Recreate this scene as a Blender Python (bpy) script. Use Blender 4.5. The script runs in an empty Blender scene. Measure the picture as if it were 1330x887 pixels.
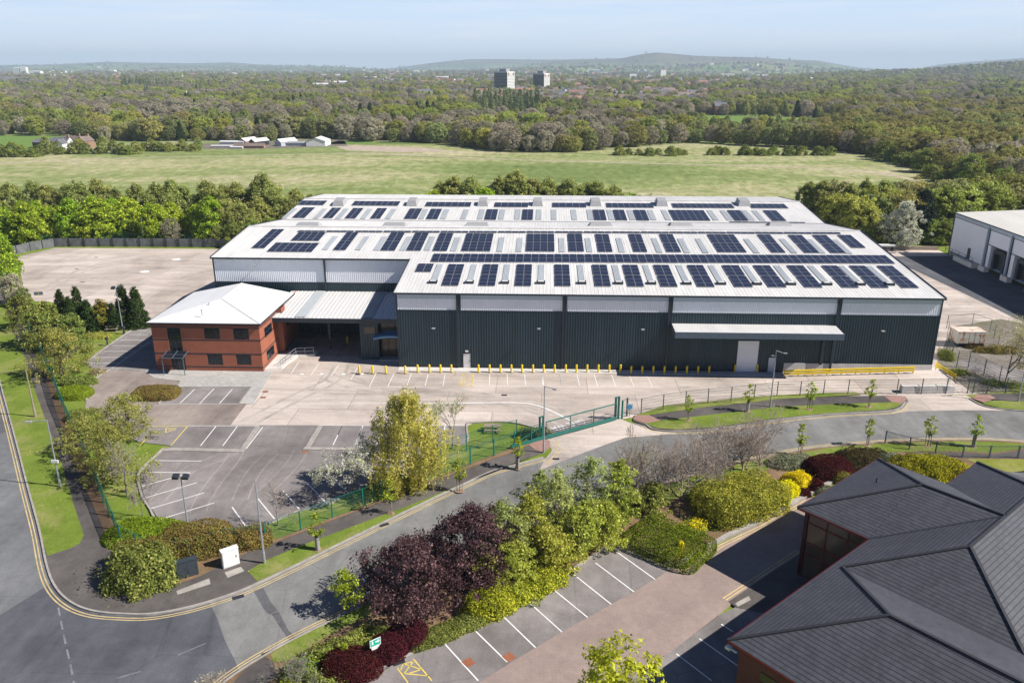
import bpy, bmesh, math, random
import numpy as np
from mathutils import Vector
random.seed(7)
PI = math.pi
D = bpy.data
scn = bpy.context.scene
COL = scn.collection

# ------------------------------------------------------------------ survey: photo pixels -> metres on the ground
F_, YH, CX, CY = 1040., 88., 665., 443.5
PITCH = math.atan((CY-YH)/F_); CAMH = 40.; YAW = math.radians(2.3)
CP, SP = math.cos(PITCH), math.sin(PITCH); CW, SW = math.cos(YAW), math.sin(YAW)
def ray(px, py):
    u = (px-CX)/F_; v = (py-CY)/F_
    dx, dy, dz = u, CP-v*SP, -SP-v*CP
    return (dx*CW-dy*SW, dx*SW+dy*CW, dz)
def G(px, py, z=0.):
    r = ray(px, py); t = (z-CAMH)/r[2]
    return (r[0]*t, r[1]*t)
def WY(px, py, y):
    r = ray(px, py); t = y/r[1]
    return (r[0]*t, CAMH+r[2]*t)
def PLN(px, py, y0, z0, s):          # hit a roof plane z = z0 + s (y - y0)
    r = ray(px, py); t = (z0-s*y0-CAMH)/(r[2]-s*r[1])
    return (r[0]*t, r[1]*t)
def proj(x, y, z):
    a = x*CW+y*SW; b = -x*SW+y*CW; zz = z-CAMH
    dep = b*CP-zz*SP; up = b*SP+zz*CP
    return CX+F_*a/dep, CY-F_*up/dep
def HT(bx, by, ty):
    g = G(bx, by); lo, hi = 0., 60.
    for _ in range(40):
        m = (lo+hi)/2
        if proj(g[0], g[1], m)[1] > ty: lo = m
        else: hi = m
    return lo

# ------------------------------------------------------------------ object helpers
def tag(o, label=None, cat=None, group=None, kind=None):
    if label: o['label'] = label
    if cat: o['category'] = cat
    if group: o['group'] = group
    if kind: o['kind'] = kind
    return o
def empty(name, loc=(0, 0, 0), rz=0., label=None, cat=None, group=None):
    o = D.objects.new(name, None); COL.objects.link(o)
    o.location = loc; o.rotation_euler = (0, 0, rz); o.empty_display_size = .2
    return tag(o, label, cat, group)
def link(name, me, parent=None):
    o = D.objects.new(name, me); COL.objects.link(o)
    if parent is not None: o.parent = parent
    return o
def copy_tree(o, parent=None):
    c = o.copy(); COL.objects.link(c); c.parent = parent
    for ch in [q for q in KIDS.get(o.name, [])]: copy_tree(ch, c)
    return c
KIDS = {}
def reg_kids(root):
    for ch in list(root.children):
        KIDS.setdefault(root.name, []).append(ch); reg_kids(ch)
ORD = ['first','second','third','fourth','fifth','sixth','seventh','eighth','ninth','tenth','eleventh','twelfth','thirteenth','fourteenth','fifteenth','sixteenth','seventeenth','eighteenth','nineteenth']
TENS = {2:'twenty',3:'thirty',4:'forty',5:'fifty',6:'sixty',7:'seventy',8:'eighty',9:'ninety'}
def ordinal(n):
    if n < 19: return ORD[n]
    n += 1; t, u = divmod(n, 10)
    if t > 9: return '%dth' % n
    return TENS[t][:-1]+'ieth' if u == 0 else TENS[t]+'-'+ORD[u-1]

class MB:
    def __init__(s): s.v = []; s.f = []; s.m = []; s.k = 0
    def add(s, vs, fs):
        n = len(s.v); s.v += [tuple(p) for p in vs]
        for f in fs: s.f.append([i+n for i in f]); s.m.append(s.k)
        return s
    def quad(s, *p): return s.add(p, [list(range(len(p)))])
    def box(s, x0, x1, y0, y1, z0, z1):
        v = [(x0,y0,z0),(x1,y0,z0),(x1,y1,z0),(x0,y1,z0),(x0,y0,z1),(x1,y0,z1),(x1,y1,z1),(x0,y1,z1)]
        return s.add(v, [[0,3,2,1],[4,5,6,7],[0,1,5,4],[1,2,6,5],[2,3,7,6],[3,0,4,7]])
    def bar(s, p, q, w, h=None, up=(0,0,1)):      # rectangular bar between two points
        h = h or w; p = Vector(p); q = Vector(q); d = (q-p)
        if d.length < 1e-6: return s
        d.normalize(); u = Vector(up)
        if abs(d.dot(u)) > .99: u = Vector((0,1,0))
        r = d.cross(u).normalized()*(w/2); t = r.cross(d).normalized()*(h/2)
        v = [p-r-t, p+r-t, p+r+t, p-r+t, q-r-t, q+r-t, q+r+t, q-r+t]
        return s.add(v, [[0,3,2,1],[4,5,6,7],[0,1,5,4],[1,2,6,5],[2,3,7,6],[3,0,4,7]])
    def tube(s, p, q, r0, r1=None, n=8, cap=True):
        r1 = r0 if r1 is None else r1; p = Vector(p); q = Vector(q); d = (q-p).normalized()
        u = Vector((0,0,1)) if abs(d.z) < .95 else Vector((1,0,0))
        a = d.cross(u).normalized(); b = d.cross(a)
        v = []
        for c, r in ((p, r0), (q, r1)):
            for i in range(n):
                t = 2*PI*i/n; v.append(c+a*(r*math.cos(t))+b*(r*math.sin(t)))
        f = [[i, (i+1) % n, n+(i+1) % n, n+i] for i in range(n)]
        if cap: f += [list(range(n))[::-1], list(range(n, 2*n))]
        return s.add(v, f)
    def prism(s, pts, z0, z1):
        n = len(pts)
        a = sum(pts[i][0]*pts[(i+1) % n][1]-pts[(i+1) % n][0]*pts[i][1] for i in range(n))
        if a < 0: pts = pts[::-1]
        v = [(x, y, z0) for x, y in pts]+[(x, y, z1) for x, y in pts]
        return s.add(v, [list(range(n, 2*n))]+[[i, (i+1) % n, n+(i+1) % n, n+i] for i in range(n)])
    def build(s, name, mats, parent=None, smooth=False):
        me = D.meshes.new(name); me.from_pydata([tuple(p) for p in s.v], [], s.f)
        if not isinstance(mats, (list, tuple)): mats = [mats]
        for m in mats: me.materials.append(m)
        me.polygons.foreach_set('material_index', s.m)
        if smooth: me.polygons.foreach_set('use_smooth', [True]*len(s.f))
        me.update()
        return link(name, me, parent)

def npmesh(name, v, f, mats, mi=None, smooth=False):
    me = D.meshes.new(name); n = f.shape[1]
    me.vertices.add(len(v)); me.vertices.foreach_set('co', np.asarray(v, 'f').ravel())
    me.loops.add(f.size); me.loops.foreach_set('vertex_index', f.ravel().astype('i'))
    me.polygons.add(len(f)); me.polygons.foreach_set('loop_start', np.arange(0, f.size, n, dtype='i'))
    for m in mats: me.materials.append(m)
    if mi is not None: me.polygons.foreach_set('material_index', np.asarray(mi, 'i'))
    if smooth: me.polygons.foreach_set('use_smooth', np.ones(len(f), bool))
    me.update(calc_edges=True); me.validate()
    return me

def spline(pts, n=6):                # Catmull-Rom through 2D points
    P = [np.array(p, float) for p in pts]; out = []
    P = [2*P[0]-P[1]]+P+[2*P[-1]-P[-2]]
    for i in range(1, len(P)-2):
        for k in range(n):
            t = k/n
            out.append(tuple(.5*((2*P[i])+(-P[i-1]+P[i+1])*t+(2*P[i-1]-5*P[i]+4*P[i+1]-P[i+2])*t*t+(-P[i-1]+3*P[i]-3*P[i+1]+P[i+2])*t**3)))
    out.append(tuple(P[-2])); return out
def GS(pp, n=6): return spline([G(*p) for p in pp], n)
def GL(pp): return [G(*p) for p in pp]
def offset(pts, d):
    P = [np.array(p) for p in pts]; out = []
    for i, p in enumerate(P):
        t = P[min(i+1, len(P)-1)]-P[max(i-1, 0)]; t = t/(np.linalg.norm(t)+1e-9)
        out.append((p[0]-t[1]*d, p[1]+t[0]*d))
    return out
def ribbon(mb, pts, d0, d1, z0, z1=None):
    a = offset(pts, d0); b = offset(pts, d1)
    for i in range(len(pts)-1):
        if z1 is None: mb.quad((*a[i], z0), (*a[i+1], z0), (*b[i+1], z0), (*b[i], z0))
        else:
            q = [a[i], a[i+1], b[i+1], b[i]]; mb.prism(q, z0, z1)
def struct(name, mb, m, label=None):
    o = mb.build(name, m); o['kind'] = 'structure'
    return o
def sheet(name, pts, z, m, z0=None):
    bm = bmesh.new()
    vs = [bm.verts.new((x, y, z)) for x, y in pts]; f = bm.faces.new(vs)
    if f.normal.z < 0 or sum(pts[i][0]*pts[(i+1) % len(pts)][1]-pts[(i+1) % len(pts)][0]*pts[i][1] for i in range(len(pts))) < 0: bmesh.ops.reverse_faces(bm, faces=[f])
    if z0 is not None:
        r = bmesh.ops.extrude_face_region(bm, geom=list(bm.faces)); 
        for e in r['geom']:
            if isinstance(e, bmesh.types.BMVert): e.co.z = z0
        bmesh.ops.recalc_face_normals(bm, faces=bm.faces)
    bmesh.ops.triangulate(bm, faces=bm.faces)
    me = D.meshes.new(name); bm.to_mesh(me); bm.free(); me.materials.append(m)
    o = link(name, me); o['kind'] = 'structure'; return o

# ------------------------------------------------------------------ materials
class NT:
    def __init__(s, name):
        s.m = D.materials.new(name); s.m.use_nodes = True; s.t = s.m.node_tree; s.n = s.t.nodes; s.n.clear()
        s.out = s.n.new('ShaderNodeOutputMaterial'); s.b = s.n.new('ShaderNodeBsdfPrincipled')
        s.t.links.new(s.b.outputs[0], s.out.inputs[0]); s.tc = s.n.new('ShaderNodeTexCoord'); s.co = s.tc.outputs['Object']
    def L(s, a, b): s.t.links.new(a, b)
    def map(s, sc=(1, 1, 1), rot=(0, 0, 0), src=None):
        n = s.n.new('ShaderNodeMapping'); n.inputs['Scale'].default_value = sc; n.inputs['Rotation'].default_value = rot
        s.L(src or s.co, n.inputs[0]); return n.outputs[0]
    def noise(s, scale, detail=4, rough=.6, vec=None, dist=0.):
        n = s.n.new('ShaderNodeTexNoise'); n.inputs['Scale'].default_value = scale; n.inputs['Detail'].default_value = detail
        n.inputs['Roughness'].default_value = rough; n.inputs['Distortion'].default_value = dist; s.L(vec or s.co, n.inputs['Vector']); return n.outputs[0]
    def ramp(s, fac, stops):
        n = s.n.new('ShaderNodeValToRGB'); e = n.color_ramp.elements
        while len(e) < len(stops): e.new(.5)
        for i, (p, c) in enumerate(stops):
            e[i].position = p; e[i].color = (*c, 1) if isinstance(c, tuple) else (c, c, c, 1)
        s.L(fac, n.inputs[0]); return n.outputs[0]
    def mix(s, fac, a, b, mode='MIX'):
        n = s.n.new('ShaderNodeMix'); n.data_type = 'RGBA'; n.blend_type = mode
        for k, x in ((0, fac), (6, a), (7, b)):
            if isinstance(x, (int, float)) : n.inputs[k].default_value = x
            elif isinstance(x, tuple): n.inputs[k].default_value = (*x, 1)
            else: s.L(x, n.inputs[k])
        return n.outputs[2]
    def math(s, op, a, b=0.):
        n = s.n.new('ShaderNodeMath'); n.operation = op
        for k, x in ((0, a), (1, b)):
            if isinstance(x, (int, float)): n.inputs[k].default_value = x
            else: s.L(x, n.inputs[k])
        return n.outputs[0]
    def brick(s, vec, w, h, mortar, c1, c2, cm, off=.5):
        n = s.n.new('ShaderNodeTexBrick'); n.inputs['Scale'].default_value = 1; n.offset = off
        n.inputs['Brick Width'].default_value = w; n.inputs['Row Height'].default_value = h; n.inputs['Mortar Size'].default_value = mortar
        n.inputs['Mortar Smooth'].default_value = .1
        for k, c in (('Color1', c1), ('Color2', c2), ('Mortar', cm)): n.inputs[k].default_value = (*c, 1)
        s.L(vec, n.inputs['Vector']); return n
    def wallvec(s):
        x = s.n.new('ShaderNodeSeparateXYZ'); s.L(s.co, x.inputs[0]); c = s.n.new('ShaderNodeCombineXYZ')
        s.L(s.math('ADD', x.outputs[0], x.outputs[1]), c.inputs[0]); s.L(x.outputs[2], c.inputs[1]); return c.outputs[0]
    def bump(s, h, st=.3, dist=.05):
        n = s.n.new('ShaderNodeBump'); n.inputs['Strength'].default_value = st; n.inputs['Distance'].default_value = dist
        s.L(h, n.inputs['Height']); s.L(n.outputs[0], s.b.inputs['Normal'])
    def fin(s, col, rough=.8, metal=0., spec=.5):
        if isinstance(col, tuple): s.b.inputs['Base Color'].default_value = (*col, 1)
        else: s.L(col, s.b.inputs['Base Color'])
        if isinstance(rough, (int, float)): s.b.inputs['Roughness'].default_value = rough
        else: s.L(rough, s.b.inputs['Roughness'])
        s.b.inputs['Metallic'].default_value = metal; s.b.inputs['Specular IOR Level'].default_value = spec
        return s.m
def k(c, f): return tuple(min(1., x*f) for x in c)
def plain(name, c, rough=.6, metal=0., var=.12, sc=3.):
    t = NT(name); return t.fin(t.ramp(t.noise(sc, 3), [(.3, k(c, 1-var)), (.7, k(c, 1+var))]), rough, metal)
def asphalt(name, c, c2=None, warm=0.):
    t = NT(name); c2 = c2 or k(c, 1.35)
    big = t.ramp(t.noise(.12, 5, .65), [(.36, k(c, .9)), (.64, k(c2, 1.05))])
    trk = t.ramp(t.noise(.5, 4, .6, t.map((1, .15, 1), (0, 0, .5))), [(.35, .85), (.7, 1.12)])
    fine = t.mix(1, t.ramp(t.noise(9, 3, .8), [(.3, .82), (.7, 1.18)]), t.ramp(t.noise(.9, 6, .75), [(.3, .86), (.7, 1.12)]), 'MULTIPLY')
    v = t.n.new('ShaderNodeTexVoronoi'); v.inputs['Scale'].default_value = .13; v.feature = 'DISTANCE_TO_EDGE'
    t.L(t.map((1, 1, 1), src=None), v.inputs['Vector'])
    crk = t.ramp(v.outputs[0], [(.0, .8), (.008, 1.)])
    c_ = t.mix(1, t.mix(1, t.mix(1, big, trk, 'MULTIPLY'), fine, 'MULTIPLY'), crk, 'MULTIPLY')
    t.bump(t.noise(14, 2), .15, .02); return t.fin(c_, .88, 0, .3)
M = {}
M['road'] = asphalt('road_asphalt', (.145, .148, .152), (.185, .187, .188))
M['roadold'] = asphalt('old_road_asphalt', (.18, .178, .17), (.225, .222, .21))
M['roaddark'] = asphalt('fresh_asphalt_and_yard_shade', (.085, .088, .1), (.115, .118, .13))
M['patch'] = asphalt('patched_asphalt', (.09, .09, .095))
M['path'] = asphalt('path_asphalt', (.085, .075, .07), (.13, .115, .105))
M['carpark'] = asphalt('car_park_asphalt', (.195, .175, .165), (.265, .24, .228))
M['lane'] = asphalt('lane_asphalt', (.25, .205, .18), (.32, .265, .23))
def concrete():
    t = NT('yard_concrete')
    b = t.brick(t.map((1, 1, 1)), 12., 6., .05, (.45, .38, .33), (.55, .47, .41), (.3, .26, .225))
    st = t.ramp(t.noise(.07, 6, .7, None, .6), [(.32, .7), (.5, 1.), (.68, 1.16)])
    st2 = t.ramp(t.noise(.35, 5, .7, t.map((.25, 1, 1))), [(.35, .8), (.6, 1.08)])
    fine = t.ramp(t.noise(3, 5, .75), [(.3, .9), (.7, 1.08)])
    oil = t.ramp(t.noise(.6, 6, .7), [(.62, 1.), (.74, .7)])
    c = t.mix(1, t.mix(1, t.mix(1, t.mix(1, b.outputs[0], st, 'MULTIPLY'), st2, 'MULTIPLY'), fine, 'MULTIPLY'), oil, 'MULTIPLY')
    return t.fin(c, .85, 0, .3)
M['concrete'] = concrete()
M['cleanconc'] = plain('pale_concrete', (.6, .57, .53), .85, 0, .1, 1.2)
M['kerb'] = plain('kerb_stone', (.33, .3, .27), .9, 0, .2, 1.5)
def pavers(name, c1, c2, cm, w=.6, h=.3, rz=0.):
    t = NT(name); b = t.brick(t.map((1, 1, 1), (0, 0, rz)), w, h, .02, c1, c2, cm)
    st = t.ramp(t.noise(.25, 5, .65), [(.3, .86), (.7, 1.12)])
    st2 = t.ramp(t.noise(1.6, 5, .8), [(.3, .88), (.7, 1.1)])
    return t.fin(t.mix(1, t.mix(1, b.outputs[0], st, 'MULTIPLY'), st2, 'MULTIPLY'), .9, 0, .3)
M['pavers'] = pavers('block_paving', (.3, .232, .2), (.32, .245, .212), (.275, .21, .182), .4, .2, math.radians(42))
M['slabs'] = pavers('paving_slabs', (.4, .385, .36), (.46, .44, .41), (.28, .26, .24), .9, .6)
M['pinkpav'] = pavers('red_tactile_paving', (.36, .21, .17), (.32, .19, .16), (.25, .15, .12), .4, .4)
def grass(name, a, b, dry, drypos=.6, flowers=False):
    t = NT(name)
    g = t.ramp(t.noise(.35, 6, .7), [(.3, a), (.65, b)])
    g = t.mix(t.ramp(t.noise(.13, 6, .72, None, .4), [(drypos-.08, 0.), (drypos+.14, 1.)]), g, dry)
    g = t.mix(1, g, t.ramp(t.noise(5, 4, .85), [(.25, .62), (.75, 1.35)]), 'MULTIPLY')
    if flowers:
        v = t.n.new('ShaderNodeTexVoronoi'); v.inputs['Scale'].default_value = 1.7; t.L(t.co, v.inputs['Vector'])
        sp = t.math('MULTIPLY', t.math('LESS_THAN', v.outputs[0], .1), t.ramp(t.noise(.2, 2), [(.5, 0.), (.56, 1.)]))
        g = t.mix(sp, g, (.6, .5, .1))
    t.bump(t.noise(7, 5, .8), .6, .06)
    return t.fin(g, .95, 0, .1)
M['lawn'] = grass('lawn_grass', (.11, .16, .022), (.18, .24, .036), (.32, .28, .12), .58, True)
M['lawn2'] = grass('trimmed_grass', (.15, .18, .03), (.23, .255, .045), (.36, .31, .13), .56)
M['soil'] = grass('bark_soil', (.16, .1, .06), (.26, .17, .1), (.14, .13, .05), .6)
M['gravel'] = grass('weedy_gravel', (.16, .14, .12), (.24, .21, .18), (.13, .13, .05), .55)
def meadow():
    t = NT('meadow_grass')
    s = t.map((.009, .04, 1), (0, 0, .03))
    f = t.math('ADD', t.math('MULTIPLY', t.noise(1., 5, .6, t.map((.006, .017, 1), (0, 0, .03)), .6), .62), t.math('MULTIPLY', t.noise(1., 5, .8, t.map((.22, .12, 1))), .38))
    g = t.ramp(f, [(.38, (.15, .2, .06)), (.48, (.24, .28, .1)), (.54, (.37, .355, .18)), (.62, (.48, .42, .27))])
    g = t.mix(t.ramp(t.noise(.02, 5, .7), [(.5, 0.), (.66, .6)]), g, (.19, .24, .07))
    g = t.mix(1, g, t.ramp(t.noise(1., 5, .8, t.map((.3, .16, 1))), [(.32, .62), (.68, 1.32)]), 'MULTIPLY')
    g = t.mix(t.ramp(t.noise(.7, 2, .5), [(.72, 0.), (.76, .6)]), g, (.08, .1, .03))
    t.bump(t.noise(.8, 4, .8), .5, .3)
    return t.fin(g, .95, 0, .1)
M['meadow'] = meadow()
M['pasture'] = grass('pasture_grass', (.13, .21, .05), (.16, .25, .06), (.25, .24, .1), .68)
def land():
    t = NT('distant_land')
    v = t.n.new('ShaderNodeTexVoronoi'); v.inputs['Scale'].default_value = .0035; t.L(t.map((1, .55, 1)), v.inputs['Vector'])
    sep = t.n.new('ShaderNodeSeparateColor'); t.L(v.outputs['Color'], sep.inputs[0])
    fld = t.ramp(sep.outputs[0], [(.0, (.13, .18, .06)), (.35, (.2, .26, .09)), (.6, (.26, .23, .13)), (.8, (.13, .13, .07)), (1., (.24, .3, .12))])
    wood = t.ramp(t.noise(.004, 7, .75), [(.42, 1.), (.5, 0.)])
    c = t.mix(wood, fld, (.075, .075, .035))
    z = t.n.new('ShaderNodeSeparateXYZ'); t.L(t.co, z.inputs[0])
    moor = t.ramp(t.math('DIVIDE', t.math('ADD', z.outputs[2], t.math('MULTIPLY', t.noise(.003, 5, .7), 60.)), 200.), [(.42, 0.), (.62, 1.)])
    c = t.mix(moor, c, t.ramp(t.noise(.002, 6, .7), [(.4, (.12, .085, .06)), (.6, (.17, .16, .08))]))
    near = t.mix(t.ramp(t.noise(.006, 5, .6), [(.46, 0.), (.54, 1.)]), t.ramp(t.noise(.05, 5, .7), [(.4, (.1, .11, .045)), (.6, (.17, .16, .08))]), t.ramp(t.noise(.02, 4, .6), [(.4, (.2, .27, .09)), (.6, (.34, .32, .18))]))
    ln = t.n.new('ShaderNodeVectorMath'); ln.operation = 'LENGTH'; t.L(t.co, ln.inputs[0])
    c = t.mix(t.ramp(t.math('DIVIDE', ln.outputs['Value'], 8000.), [(.3, 0.), (.5, 1.)]), near, c)
    return t.fin(c, .95, 0, .1)
M['land'] = land()
M['white'] = plain('white_paint', (.74, .73, .71), .7, 0, .12, 2.)
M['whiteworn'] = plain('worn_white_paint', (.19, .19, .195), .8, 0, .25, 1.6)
M['yellowline'] = plain('yellow_line_paint', (.55, .42, .2), .8, 0, .25, 1.2)
M['yellowmark'] = plain('yellow_marking_paint', (.68, .52, .12), .8, 0, .2, 1.2)
M['yellow'] = plain('safety_yellow', (.85, .6, .01), .5, 0, .06)
M['galv'] = plain('galvanised_steel', (.42, .45, .49), .45, .5, .1)
M['post'] = plain('weathered_post', (.3, .24, .18), .8)
M['dark'] = plain('dark_metal', (.03, .033, .04), .5)
M['greenp'] = plain('green_fence_paint', (.008, .13, .105), .5, 0, .1)
M['greengate'] = plain('gate_green_paint', (.02, .15, .12), .45, 0, .1)
M['greyfence'] = plain('grey_railing_paint', (.1, .13, .17), .5)
M['greymesh'] = plain('dark_mesh_wire', (.06, .085, .08), .6)
M['timber'] = plain('weathered_boards', (.15, .155, .16), .85, 0, .35, .7)
M['brown'] = plain('bench_wood', (.3, .24, .19), .8)
def cladm():
    t = NT('dark_cladding'); b = t.brick(t.wallvec(), 1.08, 30., .0, (.022, .045, .057), (.029, .056, .07), (.025, .049, .062), 0.)
    return t.fin(t.mix(1, b.outputs[0], t.ramp(t.noise(.3, 5, .7, t.map((1, 1, .25))), [(.3, .82), (.7, 1.15)]), 'MULTIPLY'), .45)
M['clad'] = cladm() if True else plain('dark_cladding', (.04, .062, .072), .5, .0, .12, .25)
M['trim'] = plain('dark_trim', (.02, .03, .042), .45)
M['silver'] = plain('silver_cladding', (.86, .87, .9), .45, .05, .05, .2)
M['silver2'] = plain('silver_sheet_and_eave_shade', (.48, .54, .63), .4, .2, .05)
def roofmat(name, c, stain):
    t = NT(name)
    a = t.ramp(t.noise(.15, 6, .7, t.map((1, .25, 1))), [(.35, k(c, .88)), (.65, c)])
    b = t.ramp(t.noise(1.2, 4, .7, t.map((1, .1, 1))), [(.3, 1-stain), (.7, 1.)])
    return t.fin(t.mix(1, a, b, 'MULTIPLY'), .55, .0, .4)
M['roof'] = roofmat('pale_roof_sheet', (.74, .72, .69), .2)
M['roofw'] = roofmat('white_office_roof', (.78, .78, .77), .06)
M['rooflink'] = roofmat('link_roof_sheet', (.66, .65, .63), .12)
M['rooflight'] = roofmat('roof_light_sheet', (.42, .45, .47), .2)
M['roofnb'] = roofmat('neighbour_roof_sheet', (.7, .67, .6), .12)
def solar():
    t = NT('solar_cells'); b = t.brick(t.map((1, 1, 1)), .18, .18, .012, (.01, .014, .035), (.014, .019, .044), (.04, .05, .08), 0.)
    return t.fin(b.outputs[0], .3, 0, .22)
M['solar'] = solar()
M['frame'] = plain('panel_frame', (.45, .45, .46), .4, .5)
M['glass'] = plain('dark_glass', (.012, .015, .02), .06, 0, .1)
M['blind'] = plain('glass_with_blind', (.09, .065, .045), .12)
M['hood'] = plain('grey_hood', (.33, .33, .33), .6)
def brickm(name, c1, c2, cm, dirty=.15):
    t = NT(name); b = t.brick(t.wallvec(), .225, .075, .01, c1, c2, cm)
    st = t.ramp(t.noise(.6, 5, .7), [(.3, 1-dirty), (.7, 1+dirty*.6)])
    t.bump(b.outputs[1], -.3, .01)
    return t.fin(t.mix(1, b.outputs[0], st, 'MULTIPLY'), .85, 0, .3)
M['brick'] = brickm('orange_brick', (.35, .095, .052), (.42, .125, .062), (.25, .13, .09))
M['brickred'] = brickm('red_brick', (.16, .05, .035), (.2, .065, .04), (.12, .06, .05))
M['bricktown'] = plain('town_brick', (.3, .17, .12), .9)
M['render'] = plain('white_render', (.75, .74, .7), .8)
M['tile'] = plain('brown_roof_tile', (.2, .15, .13), .85, 0, .2, .3)
M['tiler'] = plain('red_roof_tile', (.3, .15, .11), .85, 0, .2, .3)
M['slatefar'] = plain('far_slate', (.14, .14, .15), .8, 0, .2, .3)
def slate(name, along, st_=1.):    # along: angle of the courses' direction in plan (object space a,b)
    t = NT(name)
    v = t.map((1, 1, 1), (0, 0, along))
    b = t.brick(v, 40., .3, .032, (.068, .07, .081), (.068, .07, .081), (.018, .018, .022)); b2 = t.brick(v, .32, .3, .0, (.88, .88, .89), (1.12, 1.11, 1.1), (1, 1, 1))
    st = t.ramp(t.noise(.5, 6, .75), [(.3, .82), (.7, 1.2)])
    st2 = t.ramp(t.noise(3.5, 5, .8), [(.3, .8), (.7, 1.2)])
    t.bump(b.outputs[1], -1., .03)
    return t.fin(t.mix(1, t.mix(1, t.mix(1, b.outputs[0], b2.outputs[0], 'MULTIPLY'), st, 'MULTIPLY'), st2, 'MULTIPLY'), .6, 0, .4)
M['slate_a'] = slate('slate_courses_lengthwise', 0.)
M['slate_b'] = slate('slate_courses_crosswise', PI/2)
M['ridge'] = plain('ridge_tile', (.025, .026, .031), .7)
M['redframe'] = plain('dark_red_frame', (.12, .008, .012), .4)
M['rust'] = None
def rustm():
    t = NT('rusty_white_steel'); f = t.ramp(t.noise(.9, 6, .75), [(.5, 0.), (.58, 1.)])
    return t.fin(t.mix(f, (.5, .47, .4), (.33, .12, .04)), .8)
M['rust'] = rustm()
def rustroof():
    t = NT('rusty_lid'); f = t.ramp(t.noise(.8, 6, .75), [(.5, 0.), (.62, 1.)])
    return t.fin(t.mix(f, (.58, .5, .42), (.42, .15, .05)), .85)
M['rustroof'] = rustroof()
M['rustlid'] = plain('rusty_cover', (.28, .1, .05), .9, 0, .25)
M['bluesign'] = plain('blue_sign', (.08, .4, .75), .5)
M['greensign'] = plain('green_sign', (.0, .42, .3), .5)
M['blueawn'] = plain('blue_canopy', (.12, .25, .4), .4)
M['cabdark'] = plain('dark_cabinet', (.035, .045, .055), .5)
M['tower_s'] = plain('grey_panel_and_tower_shade', (.42, .45, .5), .7)
M['tower_w'] = plain('tower_sunlit_white', (.72, .7, .66), .7)
M['mulch'] = plain('bark_mulch', (.3, .2, .13), .95, 0, .2)
M['patchconc'] = plain('grey_concrete_slabs', (.36, .33, .29), .9, 0, .15, 1.5)
M['stake'] = plain('stake_wood', (.25, .2, .15), .8)
M['sprwt'] = plain('tree_guard_mesh', (.3, .3, .29), .7)

def leafmat(name, c1, c2, c3=None, obj_var=.12, tr=.3, dark=None, sc=1.1, hv=.015):
    if not any(q in name for q in ('dark', 'barberry', 'plum', 'pine', 'blossom', 'yellow_spring')): c1, c2, c3 = [c and tuple(min(.8, q*1.3) for q in c) for c in (c1, c2, c3)]
    t = NT(name); g = t.n.new('ShaderNodeNewGeometry'); oi = t.n.new('ShaderNodeObjectInfo')
    n = t.noise(sc, 3, .6)
    c = t.ramp(n, [(.35, c1), (.65, c2)])
    if c3: c = t.mix(t.ramp(g.outputs['Random Per Island'], [(.68, 0.), (.9, 1.)]), c, c3)
    c = t.mix(1, c, t.ramp(g.outputs['Random Per Island'], [(0., .68), (1., 1.34)]), 'MULTIPLY'); c = t.mix(1, c, t.ramp(t.noise(.45, 3, .6), [(.35, .82), (.65, 1.2)]), 'MULTIPLY')
    h = t.n.new('ShaderNodeHueSaturation'); t.L(c, h.inputs['Color'])
    t.L(t.math('ADD', t.math('MULTIPLY', oi.outputs['Random'], obj_var*2), 1-obj_var), h.inputs['Value'])
    t.L(t.math('ADD', t.math('MULTIPLY', t.math('FRACT', t.math('MULTIPLY', oi.outputs['Random'], 7.3)), hv*2), .5-hv), h.inputs['Hue'])
    col = h.outputs[0]
    t.n.remove(t.b); df = t.n.new('ShaderNodeBsdfDiffuse'); tl = t.n.new('ShaderNodeBsdfTranslucent'); mx = t.n.new('ShaderNodeMixShader')
    t.L(col, df.inputs[0]); t.L(col, tl.inputs[0]); mx.inputs[0].default_value = tr
    t.L(df.outputs[0], mx.inputs[1]); t.L(tl.outputs[0], mx.inputs[2]); t.L(mx.outputs[0], t.out.inputs[0])
    return t.m
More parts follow.
